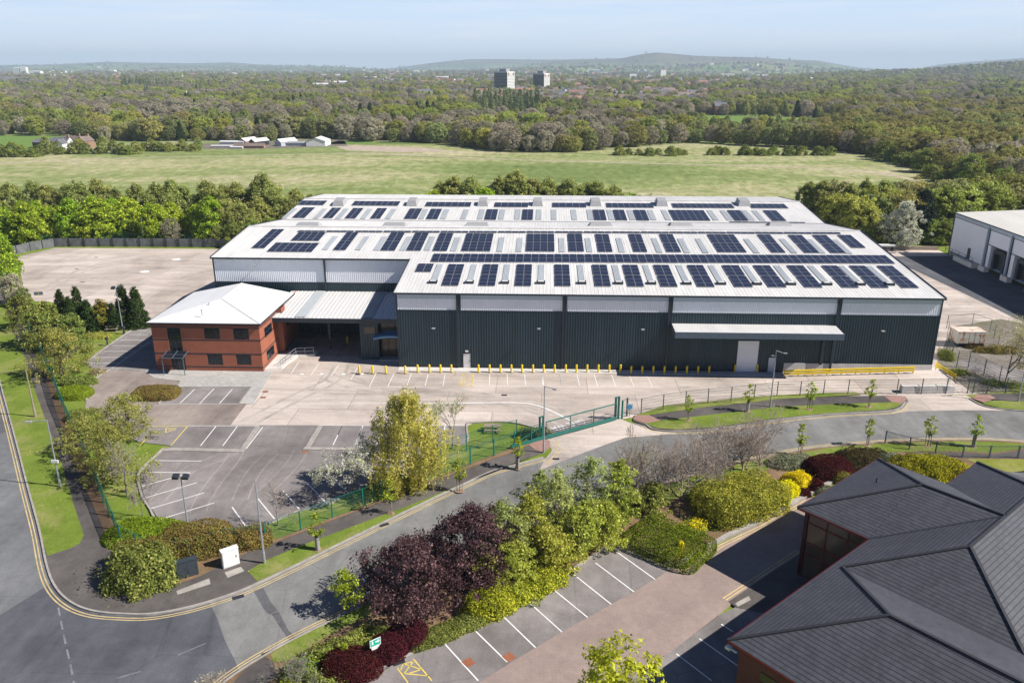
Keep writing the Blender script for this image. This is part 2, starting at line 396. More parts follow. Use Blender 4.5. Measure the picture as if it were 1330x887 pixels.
LM = {
 'maple': leafmat('bright_maple_leaves', (.17, .27, .02), (.3, .41, .035), (.42, .48, .06), .12, .4),
 'olive': leafmat('olive_birch_leaves', (.2, .235, .06), (.33, .355, .1), (.4, .41, .15), .15, .45),
 'birch': leafmat('weeping_birch_leaves', (.4, .38, .07), (.52, .5, .1), (.5, .42, .16), .05, .55),
 'oak': leafmat('golden_oak_leaves', (.22, .205, .065), (.33, .3, .09), (.3, .29, .1), .2, .3, hv=.02),
 'wood': leafmat('wood_leaves', (.17, .19, .07), (.26, .28, .1), (.31, .31, .13), .3, .4, hv=.025),
 'woodb': leafmat('brown_twig_haze', (.25, .215, .165), (.36, .31, .24), (.3, .29, .17), .25, .35, hv=.02),
 'woody': leafmat('fresh_yellow_green_leaves', (.24, .265, .05), (.35, .375, .08), (.4, .41, .12), .2, .45, hv=.02),
 'poplar': leafmat('grey_green_poplar_leaves', (.16, .2, .09), (.24, .28, .13), (.28, .3, .15), .12, .3),
 'conifer': leafmat('dark_conifer_needles', (.022, .045, .014), (.05, .085, .02), (.08, .1, .025), .2, .1),
 'yconifer': leafmat('golden_conifer_needles', (.16, .14, .02), (.25, .22, .03), (.08, .1, .02), .1, .15),
 'pine': leafmat('blue_black_pine_needles', (.015, .025, .02), (.03, .045, .035), None, .1, .1),
 'plum': leafmat('purple_plum_leaves', (.065, .036, .038), (.125, .066, .068), (.21, .13, .115), .08, .3),
 'berberis': leafmat('dark_red_barberry_leaves', (.045, .008, .013), (.1, .02, .025), (.07, .02, .02), .1, .2, sc=3.),
 'willow': leafmat('fresh_willow_leaves', (.26, .29, .04), (.38, .41, .06), (.48, .48, .12), .12, .5),
 'greywil': leafmat('grey_green_bud_leaves', (.27, .3, .11), (.38, .4, .15), (.36, .42, .1), .1, .5),
 'laurel': leafmat('glossy_laurel_leaves', (.2, .24, .02), (.32, .35, .025), (.45, .44, .05), .1, .35),
 'hedge': leafmat('clipped_yellow_green_hedge', (.2, .22, .025), (.34, .35, .05), (.45, .43, .08), .1, .35, sc=2.),
 'juniper': leafmat('clipped_dark_green_hedge', (.09, .14, .01), (.16, .22, .018), (.2, .26, .03), .05, .2, sc=2.),
 'ghedge': leafmat('bright_hedge_leaves', (.12, .18, .012), (.2, .27, .02), None, .08, .25, sc=2.),
 'brown': leafmat('bronze_hedge_leaves', (.15, .11, .03), (.23, .16, .05), (.14, .16, .03), .1, .2, sc=2.),
 'dbrown': leafmat('dark_bronze_shrub_leaves', (.07, .045, .025), (.12, .08, .035), (.1, .1, .04), .1, .2, sc=2.),
 'flower': leafmat('bright_yellow_blossom', (.9, .72, .01), (1., .85, .02), (.7, .6, .03), .05, .3),
 'gold': leafmat('golden_juniper_foliage', (.24, .22, .01), (.42, .37, .02), (.15, .11, .03), .05, .2, sc=1.2),
 'silverl': leafmat('silvery_shrub_leaves', (.15, .17, .1), (.24, .26, .16), None, .1, .2),
 'blossom': leafmat('white_blossom', (.62, .6, .5), (.85, .83, .74), (.3, .34, .12), .05, .45),
 'beige': leafmat('pale_catkin_buds', (.38, .32, .19), (.5, .43, .26), (.3, .29, .1), .05, .3),
 'bush': leafmat('mid_green_bush_leaves', (.13, .17, .035), (.23, .27, .055), (.32, .33, .1), .2, .35, hv=.02),
 'twig': leafmat('twig_tips', (.34, .27, .22), (.45, .37, .3), None, .1, .2),
 'spreadl': leafmat('feathery_yellow_leaves', (.2, .22, .045), (.3, .31, .07), (.36, .33, .1), .12, .45),
 'yellowleaf': leafmat('yellow_spring_leaves', (.5, .48, .03), (.7, .66, .05), (.6, .6, .1), .05, .5),
 'lime': leafmat('lime_sapling_leaves', (.2, .26, .02), (.33, .4, .03), (.4, .45, .06), .1, .45),
}
M['bark'] = plain('bark', (.14, .11, .085), .95, 0, .3, 2.)
M['barkg'] = plain('grey_bark', (.25, .22, .19), .95, 0, .25, 2.)
M['barkw'] = plain('white_birch_bark', (.6, .57, .52), .85, 0, .25, 1.5)
M['barkt'] = plain('brown_twigs', (.34, .275, .225), .95, 0, .2, 2.)

# ------------------------------------------------------------------ vegetation
def leaves_at(rng, P, size, N=None, flat=0.):
    n = len(P); nr = rng.normal(size=(n, 3))
    if N is not None: nr = nr*.75+N*1.0
    nr[:, 2] += flat
    nr /= np.linalg.norm(nr, axis=1)[:, None]
    a = np.cross(nr, rng.normal(size=(n, 3))); a /= np.linalg.norm(a, axis=1)[:, None]; b = np.cross(nr, a)
    s = (size*rng.uniform(.45, 1.55, n))[:, None]; w = s*rng.uniform(.45, .8, n)[:, None]
    bend = nr*s*.18
    v = np.stack([P-a*s, P-b*w+bend, P+a*s, P+b*w+bend], 1).reshape(-1, 3)
    return v, np.arange(4*n).reshape(n, 4)
def tube_np(segs, n=4):
    V = []; Fc = []; o = 0
    for p, q, r0, r1 in segs:
        d = q-p; l = np.linalg.norm(d)
        if l < 1e-5: continue
        d = d/l; u = np.array([0, 0, 1.]) if abs(d[2]) < .9 else np.array([1., 0, 0])
        a = np.cross(d, u); a /= np.linalg.norm(a); b = np.cross(d, a)
        t = np.arange(n)*2*PI/n; ring = np.cos(t)[:, None]*a+np.sin(t)[:, None]*b
        V += [p+ring*r0, q+ring*r1]
        i = np.arange(n); Fc.append(np.stack([i, (i+1) % n, n+(i+1) % n, n+i], 1)+o); o += 2*n
    return np.concatenate(V), np.concatenate(Fc)
def limb_path(rng, p, q, r0, r1, k_=3, wob=.12):
    out = []; pts = [p+(q-p)*t+np.array([0, 0, 1.])*math.sin(t*PI)*np.linalg.norm(q-p)*.1 for t in np.linspace(0, 1, k_+1)]
    for i in range(1, k_): pts[i] = pts[i]+rng.normal(size=3)*wob*np.linalg.norm(q-p)/k_
    for i in range(k_): out.append((pts[i], pts[i+1], r0+(r1-r0)*i/k_, r0+(r1-r0)*(i+1)/k_))
    return out
def radial(shape, t):      # crown half-width at relative height t in 0..1
    if shape == 'round': return math.sqrt(max(0, 1-(2*t-1)**2))**.8
    if shape == 'egg': return math.sin(PI*min(1, t**.75))**.7
    if shape == 'cone': return (1-t)**.8+.05
    if shape == 'col': return (1-abs(2*t-1)**3)*(1.05-.35*t)
    if shape == 'dome': return math.sqrt(max(0, 1-t*t))
    return 1.
def make_tree(seed, H, W, base, shape, lm, leaf, ncl, nper, clr=.2, bark='bark', limbs=10, tr=.22, droop=0., lean=0., shell=.55, flat=.25, lump=.25, multi=1):
    """crown of leaf clumps + tapered trunk with limbs, real size in metres (H height, W width)"""
    rng = np.random.default_rng(seed); ch = H-base; C = []; 
    lobes = rng.uniform(0, 2*PI, (3,))
    while len(C) < ncl:
        t = rng.uniform(0.02, .98) if shape != 'cone' else rng.uniform(0, 1)**1.4
        a = rng.uniform(0, 2*PI); rr = radial(shape, t)
        rr *= 1+lump*(math.sin(2*a+lobes[0]+3*t)*.5+math.sin(3*a+lobes[1]-5*t)*.35+rng.normal()*.25)
        u = shell+(1-shell)*rng.uniform()**.6
        if rng.uniform() < .15: u = rng.uniform(0, 1)
        C.append((W/2*rr*u*math.cos(a), W/2*rr*u*math.sin(a), base+ch*t*(1+rng.normal()*.04)))
    C = np.array(C); cr = clr*W/2*rng.uniform(.6, 1.4, len(C))
    idx = np.repeat(np.arange(len(C)), nper); n = len(idx)
    g = rng.normal(size=(n, 3)); g /= np.linalg.norm(g, axis=1)[:, None]; g *= (rng.uniform(size=n)**.45)[:, None]
    off = g*cr[idx][:, None]; off[:, 2] *= .7
    if droop: off[:, 2] -= np.abs(rng.normal(size=n))*droop; off[:, :2] *= .6
    P = C[idx]+off; P[:, 2] = np.maximum(P[:, 2], .03)
    ctr = np.array([0, 0, base+ch*.4]); N = P-ctr; N /= np.linalg.norm(N, axis=1)[:, None]
    v, f = leaves_at(rng, P, leaf, N*.8, flat)
    crown = npmesh('crown', v, f, [LM[lm]])
    segs = []
    top = np.array([lean, 0, base+ch*.62]); r0 = max(.04, H*tr*.07)
    for m_ in range(multi):
        rt = np.array([rng.normal()*.15*(m_ > 0), rng.normal()*.15*(m_ > 0), -.05]); tp = top+np.array([rng.normal(), rng.normal(), 0])*W*.1*(m_ > 0)
        segs += limb_path(rng, rt, tp, r0, r0*.4, 4, .1)
    pick = rng.choice(len(C), min(limbs, len(C)), replace=False)
    for i in pick:
        s0 = base*.6+(C[i][2]-base*.6)*rng.uniform(.1, .55); s0 = min(s0, top[2])
        p = np.array([lean*s0/max(top[2], .1), 0, max(.1, s0)]); segs += limb_path(rng, p, C[i], r0*.42, r0*.08, 3)
    tv, tf = tube_np(segs, 5)
    trunk = npmesh('trunk', tv, tf, [M[bark]], smooth=True)
    return trunk, crown
def make_bare(seed, H, W, lm=None, leaf=.05, nleaf=0, levels=6, bark='barkt', first=.25, r0=.1, kids=3, multi=1, lenf=.74, ang=.55, twr=.006, leafspread=.12, up=.15):
    rng = np.random.default_rng(seed); segs = []; tips = []
    L0 = H*first; sc = 1.
    def grow(p, d, L, r, lv):
        q = p+d*L; segs.append((p, q, r, max(twr, r*.68)))
        if lv >= 2: tips.append((p+d*L*rng.uniform(.2, 1)));
        if lv == levels: tips.append(q); return
        nk = kids if lv > 0 else kids+1
        if rng.uniform() < .3: nk -= 1
        for j in range(nk):
            nd = d+rng.normal(size=3)*ang+np.array([0, 0, up]); nd /= np.linalg.norm(nd)
            grow(q if j < 2 else p+d*L*rng.uniform(.5, 1), nd, L*lenf*rng.uniform(.75, 1.2), max(twr, r*.62), lv+1)
    for m_ in range(multi):
        d = np.array([rng.normal()*.06, rng.normal()*.06, 1.])+ (np.array([rng.normal(), rng.normal(), 0])*.35 if multi > 1 else 0); d /= np.linalg.norm(d)
        grow(np.array([rng.normal()*.1*(multi > 1), rng.normal()*.1*(multi > 1), -.05]), d, L0, r0, 0)
    P = np.array([s[1] for s in segs]); zmax = P[:, 2].max(); rad = np.percentile(np.abs(P[:, :2]), 97)
    S = np.array([W/2/rad, W/2/rad, H/zmax])
    segs = [(a*S, b*S, r, q) for a, b, r, q in segs]
    tv, tf = tube_np(segs, 3)
    trunk = npmesh('trunk', tv, tf, [M[bark]])
    if not nleaf: nleaf = 0; lm = lm or 'twig'
    T = np.array(tips)*S
    if nleaf:
        i = rng.integers(0, len(T), nleaf); P = T[i]+rng.normal(size=(nleaf, 3))*leafspread
        v, f = leaves_at(rng, P, leaf)
        crown = npmesh('crown', v, f, [LM[lm]])
    else:
        n = min(2600, len(T)*2); i = rng.integers(0, len(T), n); a = T[i]; b = a+rng.normal(size=(n, 3))*np.array([.35, .35, .3])*W*.09+np.array([0, 0, .1])
        d = b-a; s = np.cross(d, rng.normal(size=(n, 3))); s /= (np.linalg.norm(s, axis=1)[:, None]+1e-6); s *= twr*1.3
        v = np.stack([a-s, a+s, b+s*.4, b-s*.4], 1).reshape(-1, 3)
        crown = npmesh('crown', v, np.arange(4*n).reshape(n, 4), [LM[lm]])
    return trunk, crown
def blob_leaves(seed, fn, n, leaf, lm, lumpy=.12, jit=.08, name='foliage'):
    """leaf shell over a body given by fn(u,v)->(point, normal)"""
    rng = np.random.default_rng(seed)
    P, N = fn(rng, n)
    s = np.sin(P[:, 0]*2.1+P[:, 2]*1.3)*np.sin(P[:, 1]*1.9-P[:, 2]*1.7)+.6*np.sin(P[:, 0]*4.3+1)*np.sin(P[:, 1]*5.1)
    P = P+N*(s*lumpy*1.3)[:, None]+N*(rng.normal(size=n)*jit-jit*.5)[:, None]
    tl = (rng.uniform(size=n) < .1)*(jit > .045); P = P+(N+rng.normal(size=(n, 3))*.3)*(tl*rng.exponential(jit*1.4, n))[:, None]
    P[:, 2] = np.maximum(P[:, 2], .04)
    v, f = leaves_at(rng, P, leaf, N*1.0, .1)
    return v, f
def dome_fn(rx, ry, h, p=2.3):
    def fn(rng, n):
        g = rng.normal(size=(n, 3)); g[:, 2] = np.abs(g[:, 2])
        nrm = (np.abs(g)**p).sum(1)**(1/p); g /= nrm[:, None]
        P = g*np.array([rx, ry, h]); N = np.sign(g)*np.abs(g)**(p-1)/np.array([rx, ry, h]); N /= np.linalg.norm(N, axis=1)[:, None]
        return P, N
    return fn

PLACED = []
def place(meshes, name, x, y, s=1., rz=0., label=None, cat='tree', group=None, z=0., sx=1., parts=('trunk', 'crown')):
    e = empty(name, (x, y, z), rz, label, cat, group); e.scale = (s*sx, s*sx, s)
    for nm, me in zip(parts, meshes):
        if me is not None: link(nm, me, e)
    return e
def shrub(name, px, py, rx, ry, h, lm, n, leaf, label, rz=0., p=2.3, lumpy=.12, jit=.06, cat='shrub', xy=None, core=None, group=None):
    x, y = xy or G(px, py)
    rng_seed = int(abs(x*31+y*17)*10) % 9999
    v, f = blob_leaves(rng_seed, dome_fn(rx, ry, h, p), n, leaf, lm, lumpy, jit)
    me = npmesh('foliage', v, f, [LM[lm]])
    e = empty(name, (x, y, 0), rz, label, cat, group); link('foliage', me, e)
    # woody inside so that no gap shows bare ground through the whole plant
    rng = np.random.default_rng(rng_seed+1); segs = []
    for i in range(14):
        a = rng.uniform(0, 2*PI); q = np.array([rx*.7*math.cos(a)*rng.uniform(.2, 1), ry*.7*math.sin(a)*rng.uniform(.2, 1), h*rng.uniform(.5, .85)])
        segs += limb_path(rng, np.array([rng.normal()*.1, rng.normal()*.1, 0]), q, .04, .01, 3)
    tv, tf = tube_np(segs, 4); link('stems', npmesh('stems', tv, tf, [M['bark']]), e)
    g = np.random.default_rng(rng_seed+2); P, N = dome_fn(rx*.8, ry*.8, h*.82, p)(g, int(n*.45))
    v, f = leaves_at(g, P, leaf*1.5, N, 0)
    link('inner_foliage', npmesh('inner_foliage', v, f, [LM[lm]]), e)
    return e

# ------------------------------------------------------------------ terrain (one sheet to the far hills)
def interp(x, tab):
    xs = [a for a, b in tab]; ys = [b for a, b in tab]; return np.interp(x, xs, ys)
LAY = [
 (11500, 2600, [(-600, 84), (0, 85.5), (60, 84.5), (140, 81.5), (185, 83), (250, 84.5), (300, 83.6), (345, 86), (420, 88), (500, 91), (525, 88), (560, 83.5), (610, 78.6), (660, 78), (720, 78.5), (800, 78), (870, 80), (980, 79.5), (1060, 81), (1110, 89), (1150, 92), (1195, 89.5), (1225, 84), (1262, 81), (1330, 76.5), (1500, 74), (1900, 78)]),
 (8600, 1700, [(-600, 90), (0, 88.5), (130, 86), (300, 87), (430, 86), (470, 88.5), (520, 93), (640, 92), (690, 86), (740, 80.5), (800, 80), (830, 74.5), (852, 72), (880, 74), (905, 76), (985, 77.5), (1040, 81), (1075, 84), (1110, 91), (1160, 97), (1900, 97)]),
 (6200, 1300, [(-600, 96), (560, 97), (620, 94), (690, 91), (760, 88.5), (830, 89), (905, 86), (955, 84), (985, 82.5), (1015, 85), (1060, 89), (1110, 92), (1180, 96), (1900, 97)]),
 (3600, 1300, [(-600, 100), (980, 104), (1060, 98), (1130, 95), (1200, 93.5), (1250, 90), (1285, 87), (1330, 84.5), (1500, 80), (1900, 80)])]
def terrain(x, y):
    x = np.asarray(x, float); y = np.asarray(y, float)
    a = x*CW+y*SW; b = -x*SW+y*CW; bb = np.maximum(b, 1.)
    px = CX+F_*a/(bb*CP); z = np.zeros_like(bb)
    for b0, w, tab in LAY:
        pk = np.maximum(0, (YH+.5-interp(px, tab))*1.12*b0*CP*CP/F_+CAMH)
        t = np.clip(1-np.abs(b-b0)/w, 0, 1); z = np.maximum(z, pk*(t*t*(3-2*t)))
    und = (np.sin(a*.0021+1)*np.cos(b*.0013)+np.sin(a*.0009-b*.0007))*7
    z = z+und*np.clip((b-1800)/3000, 0, 1)
    return np.where(b > 900, z, 0.)
def ground():
    th = np.concatenate([np.linspace(-PI, -.78, 24), np.linspace(-.76, .76, 420), np.linspace(.78, PI, 24)])
    r = np.concatenate([[.5, 60, 200, 450, 900], np.arange(1200, 15200, 130), [15400]])
    T, R = np.meshgrid(th, r); x0 = R*np.sin(T); y0 = R*np.cos(T)
    x = x0*CW-y0*SW; y = x0*SW+y0*CW; z = terrain(x, y)
    V = np.stack([x, y, z], -1).reshape(-1, 3); n = len(th); i, j = np.meshgrid(np.arange(len(r)-1), np.arange(n-1), indexing='ij')
    q = np.stack([i*n+j, i*n+j+1, (i+1)*n+j+1, (i+1)*n+j], -1).reshape(-1, 4)[:, ::-1]
    o = link('ground', npmesh('ground', V, q, [M['land']], smooth=True)); o['kind'] = 'structure'
ground()

EDGE = [(-400, 212), (0, 203), (60, 203), (100, 199), (180, 197), (240, 194), (330, 193), (445, 188), (500, 186), (570, 187), (620, 194), (665, 199), (740, 199), (820, 192), (900, 187), (1000, 191), (1090, 197), (1140, 204), (1185, 214), (1210, 226), (1260, 240), (1330, 243), (1700, 250)]
mead = GL([(x, y) for x, y in EDGE])+[(260, 200), (150, 192), (80, 198), (-30, 196), (-130, 186), (-300, 200)]
sheet('meadow', mead, .03, M['meadow'])
ZONES = {'pasture': [[(-60, 176), (95, 177), (120, 186), (70, 197), (-60, 203)], [(905, 150), (985, 151), (1087, 155), (1075, 163), (960, 165), (900, 160)], [(800, 157), (890, 155), (890, 160), (800, 161)], [(1225, 131), (1305, 134), (1300, 138), (1225, 136)], [(440, 183), (560, 187), (480, 187), (420, 188)]],
         'farmyard': [[(265, 187), (445, 180), (452, 190), (330, 194), (260, 194)]]}
for nm, zs in ZONES.items():
    for q in zs: sheet(nm, GL(q), .06, M['pasture'] if nm == 'pasture' else M['gravel'])

M['track'] = plain('worn_farm_track', (.42, .34, .26), .95, 0, .25, .3)
q_ = MB(); ribbon(q_, GS([(448, 199), (560, 203), (700, 209), (860, 213), (1010, 217), (1110, 222), (1150, 226), (1196, 236)], 5), -1.5, 1.2, .05); ribbon(q_, GS([(-20, 214), (150, 206), (300, 203), (448, 199.3)], 5), -1.2, 1.2, .05); struct('farm_track', q_, M['track'])
sheet('farm_track', GL([(430, 188), (500, 190), (560, 193), (590, 197), (520, 198), (450, 196)]), .045, M['track'])
# ------------------------------------------------------------------ near ground surfaces
near_lawn = [(-150, 20), (60, 20), (130, 60), (135, 200), (70, 206), (-60, 202), (-160, 192)]
sheet('grass', near_lawn, .05, M['lawn'])
sheet('concrete_yard', GL([(23, 334), (72, 322.5), (300, 324)])+[(-60, 186), (91.2, 186), (91.2, 118)]+GL([(1330, 452), (1330, 505), (1262, 513), (1164, 515), (1100, 515), (1038, 518), (979, 522), (919, 528), (861, 536), (830, 541), (803, 546), (760, 557), (706, 574), (703, 560), (695, 557), (677, 552), (654, 549), (616, 550), (606, 554), (430, 554), (298, 555), (312, 535), (320, 526), (350, 487), (352, 480)])+[(-38.5, 118), (-54, 118)]+GL([(186, 424), (190, 415), (160, 405), (100, 395), (45, 392), (30, 372)]), .08, M['concrete'])
# verge, road and footways
UP = [(-6, 470), (0, 500), (20, 575), (34, 630), (50, 690), (60, 738), (72, 766), (92, 785), (120, 796), (160, 800), (200, 799.5), (250, 790), (300, 774.5), (335, 760), (400, 729), (470, 694.5), (550, 655.5), (600, 632), (640, 614), (680, 603), (706, 596)]
UPw = GS(UP, 5)
LOW = [(250, 925), (285, 892), (312, 872), (340, 854.5), (388, 828), (460, 793), (520, 763), (590, 729), (660, 699), (730, 673), (800, 649), (870, 627), (940, 606), (1000, 593), (1050, 584), (1112, 578), (1184, 573.4), (1248, 572.5), (1298, 573.4), (1340, 577), (1420, 588)]
LOWw = GS(LOW, 5)
roadpoly = GL([(-60, 380), (-6, 470)])+UPw+GL([(716, 590), (717, 575), (760, 560), (803, 548), (838, 552)])+GS([(838, 553), (850, 559), (880, 561.5), (930, 559), (1000, 548.5), (1060, 541.5), (1100, 538.6), (1150, 536), (1170, 533.5)])+GL([(1176, 518), (1255, 518)])+GS([(1258, 519), (1275, 528), (1300, 533), (1340, 536), (1420, 541)])+LOWw[::-1]+GL([(200, 1000), (-250, 1000), (-500, 700), (-140, 470)])
sheet('road', roadpoly, .09, M['roadold'])
sheet('road', GL([(-140, 470), (-60, 380), (-6, 470), (0, 500), (20, 575), (34, 630), (50, 690), (60, 738), (66, 757), (0, 800), (-200, 830), (-500, 700)]), .095, M['road'])
sheet('junction_asphalt', GL([(70, 765), (92, 786), (120, 797), (160, 801), (200, 800.5), (250, 791), (273, 784), (283, 806), (292, 832), (307, 862), (311, 873), (285, 893), (250, 926), (200, 1000), (-250, 1000), (-200, 825), (0, 800), (68, 757)]), .1, M['roaddark'])
sheet('asphalt_patch', GL([(330, 769), (342, 764), (352, 783), (362, 795), (354, 800), (345, 795)]), .1, M['patch'])
sheet('asphalt_patch', GL([(354, 799), (362, 795), (374, 818), (384, 829), (376, 833), (364, 815)]), .1, M['patch'])
sheet('asphalt_patch', GL([(-10, 540), (4, 535), (12, 548), (9, 562), (-10, 566)]), .1, M['patch'])
sheet('gate_driveway', GL([(703, 574), (806, 545), (824, 552), (846, 560), (880, 563.5), (845, 567), (813, 569), (790, 577), (763, 587), (722, 603), (700, 612), (708, 597), (717, 586), (712, 575)]), .1, M['concrete'])
sheet('gate_driveway', GL([(1164, 515), (1254, 514), (1275, 527), (1312, 534), (1250, 533.5), (1183, 535), (1155, 538), (1172, 532), (1180, 522), (1176, 516)]), .1, M['concrete'])
# raised footways and verges (kerb 0.11 m)
def raised(name, pts, m, z=.2): sheet(name, pts, z, m, 0.)
K = MB()
ribbon(K, UPw, 0.0, .17, 0, .215)
KL = MB(); ribbon(KL, LOWw[::-1], 0., .17, 0, .215)
uppts = offset(UPw, .17)
raised('grass_verge', GL([(-40, 400), (12, 395), (14, 427), (32.5, 465.5), (44.6, 506), (61, 551), (75, 587), (87, 624), (97, 660), (109.6, 697), (104, 708), (90, 715), (62, 724)])+GL([(52, 690), (36, 630), (22, 575), (2, 500), (-5, 470)]), M['lawn'], .205)
raised('path', GL([(-10, 375), (18, 385), (30, 425), (53, 478), (65, 510), (77, 547), (91, 587), (105.5, 624), (122, 660), (138, 697), (150, 722), (185, 735), (250, 735), (300, 722), (347, 711), (392, 694), (440, 675), (500, 652.6), (533, 641), (566, 626), (606, 612), (632, 601), (665, 589.8), (687, 580), (700, 573), (704, 576), (706, 596)])+[p for p in uppts[::-1] if proj(*p, 0)[1] > 560 or True][0:0]+[p for p in uppts[::-1]][0:]+GL([(-8, 470), (-20, 400)]), M['path'], .19)
raised('grass_verge', GL([(321.6, 744), (345.7, 730), (391, 710.7), (460, 685), (500, 670), (521.5, 662.5), (558, 647.7), (599, 631), (649, 609.6), (682, 598), (705, 590.6), (715, 583.5), (716.7, 586.5), (710, 594.5), (680, 602), (640, 613), (600, 630.5), (550, 653.8), (470, 692.5), (400, 727), (335, 757.5)]), M['lawn'], .205)
sheet('red_paving', GL([(706, 590), (715, 583), (714, 574), (700, 571), (687, 580), (695, 586)]), .212, M['pinkpav'])
sheet('soil_strip', GL([(53, 478), (65, 510), (77, 547), (91, 587), (105.5, 624), (122, 660), (138, 697), (146, 712), (162, 712), (135, 655), (118, 612), (98, 568), (82, 530), (66, 488)]), .213, M['soil'])
sheet('soil_strip', GL([(347, 711), (392, 694), (440, 675), (500, 652.6), (533, 641), (566, 626), (606, 612), (632, 601), (665, 589.8), (687, 580), (700, 573), (703, 569), (670, 582), (610, 604), (578, 618), (545, 631), (472, 660), (432, 674), (391, 690), (346, 707)]), .213, M['soil'])
sheet('soil_strip', GL([(222, 735), (255, 727), (288, 716), (330, 708), (330, 716), (290, 735), (262, 750), (228, 762)]), .213, M['soil'])
sheet('concrete_patch', GL([(229.5, 770), (272, 753.5), (274, 761), (231, 775)]), .214, M['patchconc'])
sheet('concrete_patch', GL([(292, 746), (313, 738.5), (318, 744), (296, 753)]), .214, M['patchconc'])
# beyond the gate
RU = GS([(838, 553), (850, 559.5), (880, 561.8), (930, 559), (1000, 548.5), (1060, 541.5), (1100, 538.6), (1150, 536), (1169, 532), (1176, 524)], 5)
ribbon(K, RU, 0, .17, 0, .215)
R2 = GS([(1258, 519), (1275, 528), (1300, 533), (1340, 536), (1420, 541)], 5); ribbon(K, R2, 0, .17, 0, .215)
raised('path', GL([(822, 548), (824, 541), (845, 541), (861, 537), (890, 533), (919, 529.5), (949, 527), (979, 523.5), (1009, 519.5), (1038, 518.5), (1100, 516), (1164, 515.5), (1176, 516.5), (1178, 521), (1169, 531), (1150, 535), (1060, 540), (1000, 547), (930, 557.5), (880, 560.5), (850, 558)]), M['path'], .19)
raised('grass_verge', GL([(838, 552), (860, 547.5), (900, 543), (960, 536), (1009, 530), (1080, 527), (1130, 525), (1150, 524.5), (1172, 523.5), (1171, 527), (1160, 531.5), (1150, 533.5), (1060, 539.5), (1000, 546), (930, 556.5), (880, 559.5), (855, 558)]), M['lawn'], .205)
sheet('red_paving', GL([(822, 546), (826, 541), (843, 541), (858, 548), (838, 552), (832, 550)]), .212, M['pinkpav'])
sheet('red_paving', GL([(1148, 516.5), (1165, 516), (1176, 517), (1177, 521), (1171, 526), (1158, 524)]), .212, M['pinkpav'])
sheet('grass_verge', GL([(826, 541), (861, 529), (919, 523), (979, 517), (1009, 515), (1069, 512), (1110, 511), (1120, 514), (1069, 517), (1009, 520), (979, 524), (919, 530), (861, 538), (836, 542)]), .207, M['lawn'])
raised('path', GL([(1260, 519), (1272, 513.5), (1330, 512), (1420, 516), (1420, 528), (1330, 526), (1290, 521)]), M['path'], .19)
raised('grass_verge', GL([(1275, 526), (1290, 522), (1330, 523), (1420, 528), (1420, 540), (1340, 535), (1300, 532)]), M['lawn'], .205)
sheet('red_paving', GL([(1262, 519), (1270, 514), (1285, 514.5), (1293, 519), (1278, 525)]), .212, M['pinkpav'])
sheet('gravel', GL([(1216, 474), (1236, 425), (1300, 415), (1420, 440), (1420, 512), (1330, 508), (1262, 510)]), .11, M['gravel'])
sheet('service_yard', GL([(1234, 470), (1262, 468), (1330, 482), (1330, 497), (1297, 492), (1258, 480)]), .12, M['carpark'])
sheet('grass', GL([(1300, 503), (1330, 497), (1420, 500), (1420, 511), (1330, 512)]), .13, M['lawn2'])
# south side of the road: verge, beds
low_in = offset(LOWw[::-1], .17)
raised('planting_bed', low_in[:-3]+GL([(300, 905), (380, 905), (462, 887), (520, 859), (557, 838), (575, 829), (620, 802), (671, 772), (740, 744), (786, 715), (809, 705), (878, 737), (935, 700), (992, 676), (1037, 648), (1142, 590), (1240, 615), (1420, 640)]), M['soil'], .2)
sheet('grass_verge', GL([(352, 852), (372, 839), (388, 830.5), (460, 795), (500, 776), (505, 783), (470, 806), (425, 828), (400, 845), (372, 862), (355, 862)]), .215, M['lawn'])
sheet('grass_verge', GL([(1040, 590), (1080, 583), (1112, 580.5), (1184, 576), (1248, 575), (1298, 576), (1345, 580), (1320, 586), (1290, 590), (1249, 588), (1200, 588), (1120, 590), (1060, 598)]), .215, M['lawn'])
sheet('grass_verge', GL([(700, 683), (760, 663), (870, 630), (940, 609), (1010, 594), (1030, 600), (960, 625), (860, 655), (760, 690)]), .215, M['lawn'])
sheet('path', GL([(1172, 589.5), (1214, 588.5), (1249, 590), (1290, 592), (1345, 585), (1420, 597), (1420, 604), (1330, 597.5), (1249, 597), (1210, 594)]), .218, M['path'])
sheet('path', GL([(318, 872), (345, 855), (355, 862), (360, 880), (330, 905), (290, 905)]), .216, M['path'])
sheet('grass_verge', GL([(1255, 598), (1345, 599), (1345, 616), (1290, 615)]), .219, M['lawn2'])
sheet('road', GL([(1310, 616), (1345, 612), (1420, 612), (1420, 650), (1345, 640)]), .219, M['road'])
struct('kerb', K, M['kerb']); struct('kerb', KL, M['kerb'])
# front car park of the slate-roofed office
P0 = GL([(470, 892), (520, 860), (557, 838.6), (575, 831), (620, 802), (671, 772), (740, 744), (786, 715), (809, 705.7), (878, 737.4), (851, 754.5), (824, 770.7), (794, 787), (763, 805), (729, 823.5), (667, 861), (640, 877.6), (600, 905), (450, 905)])
sheet('car_park', P0, .21, M['carpark'], 0.)
sheet('block_paving', GL([(600, 905), (640, 877.6), (667, 861), (729, 823.5), (763, 805), (794, 787), (824, 770.7), (851, 754.5), (878, 737.4), (992, 680), (1045, 650), (1100, 640), (1100, 720), (1000, 752), (950, 786), (858, 861), (790, 905)]), .212, M['pavers'], 0.)
sheet('car_park', GL([(790, 905), (858, 859), (935, 801), (957, 790), (1080, 790), (1080, 905)]), .216, M['carpark'])
sheet('footway', GL([(957, 792), (946, 784), (1000, 747), (1042, 720), (1120, 690), (1150, 790), (1000, 800)]), .24, M['path'], .1)
sheet('concrete_patch', GL([(954.5, 786.5), (972, 777), (975, 782), (958, 791)]), .25, M['patchconc'])
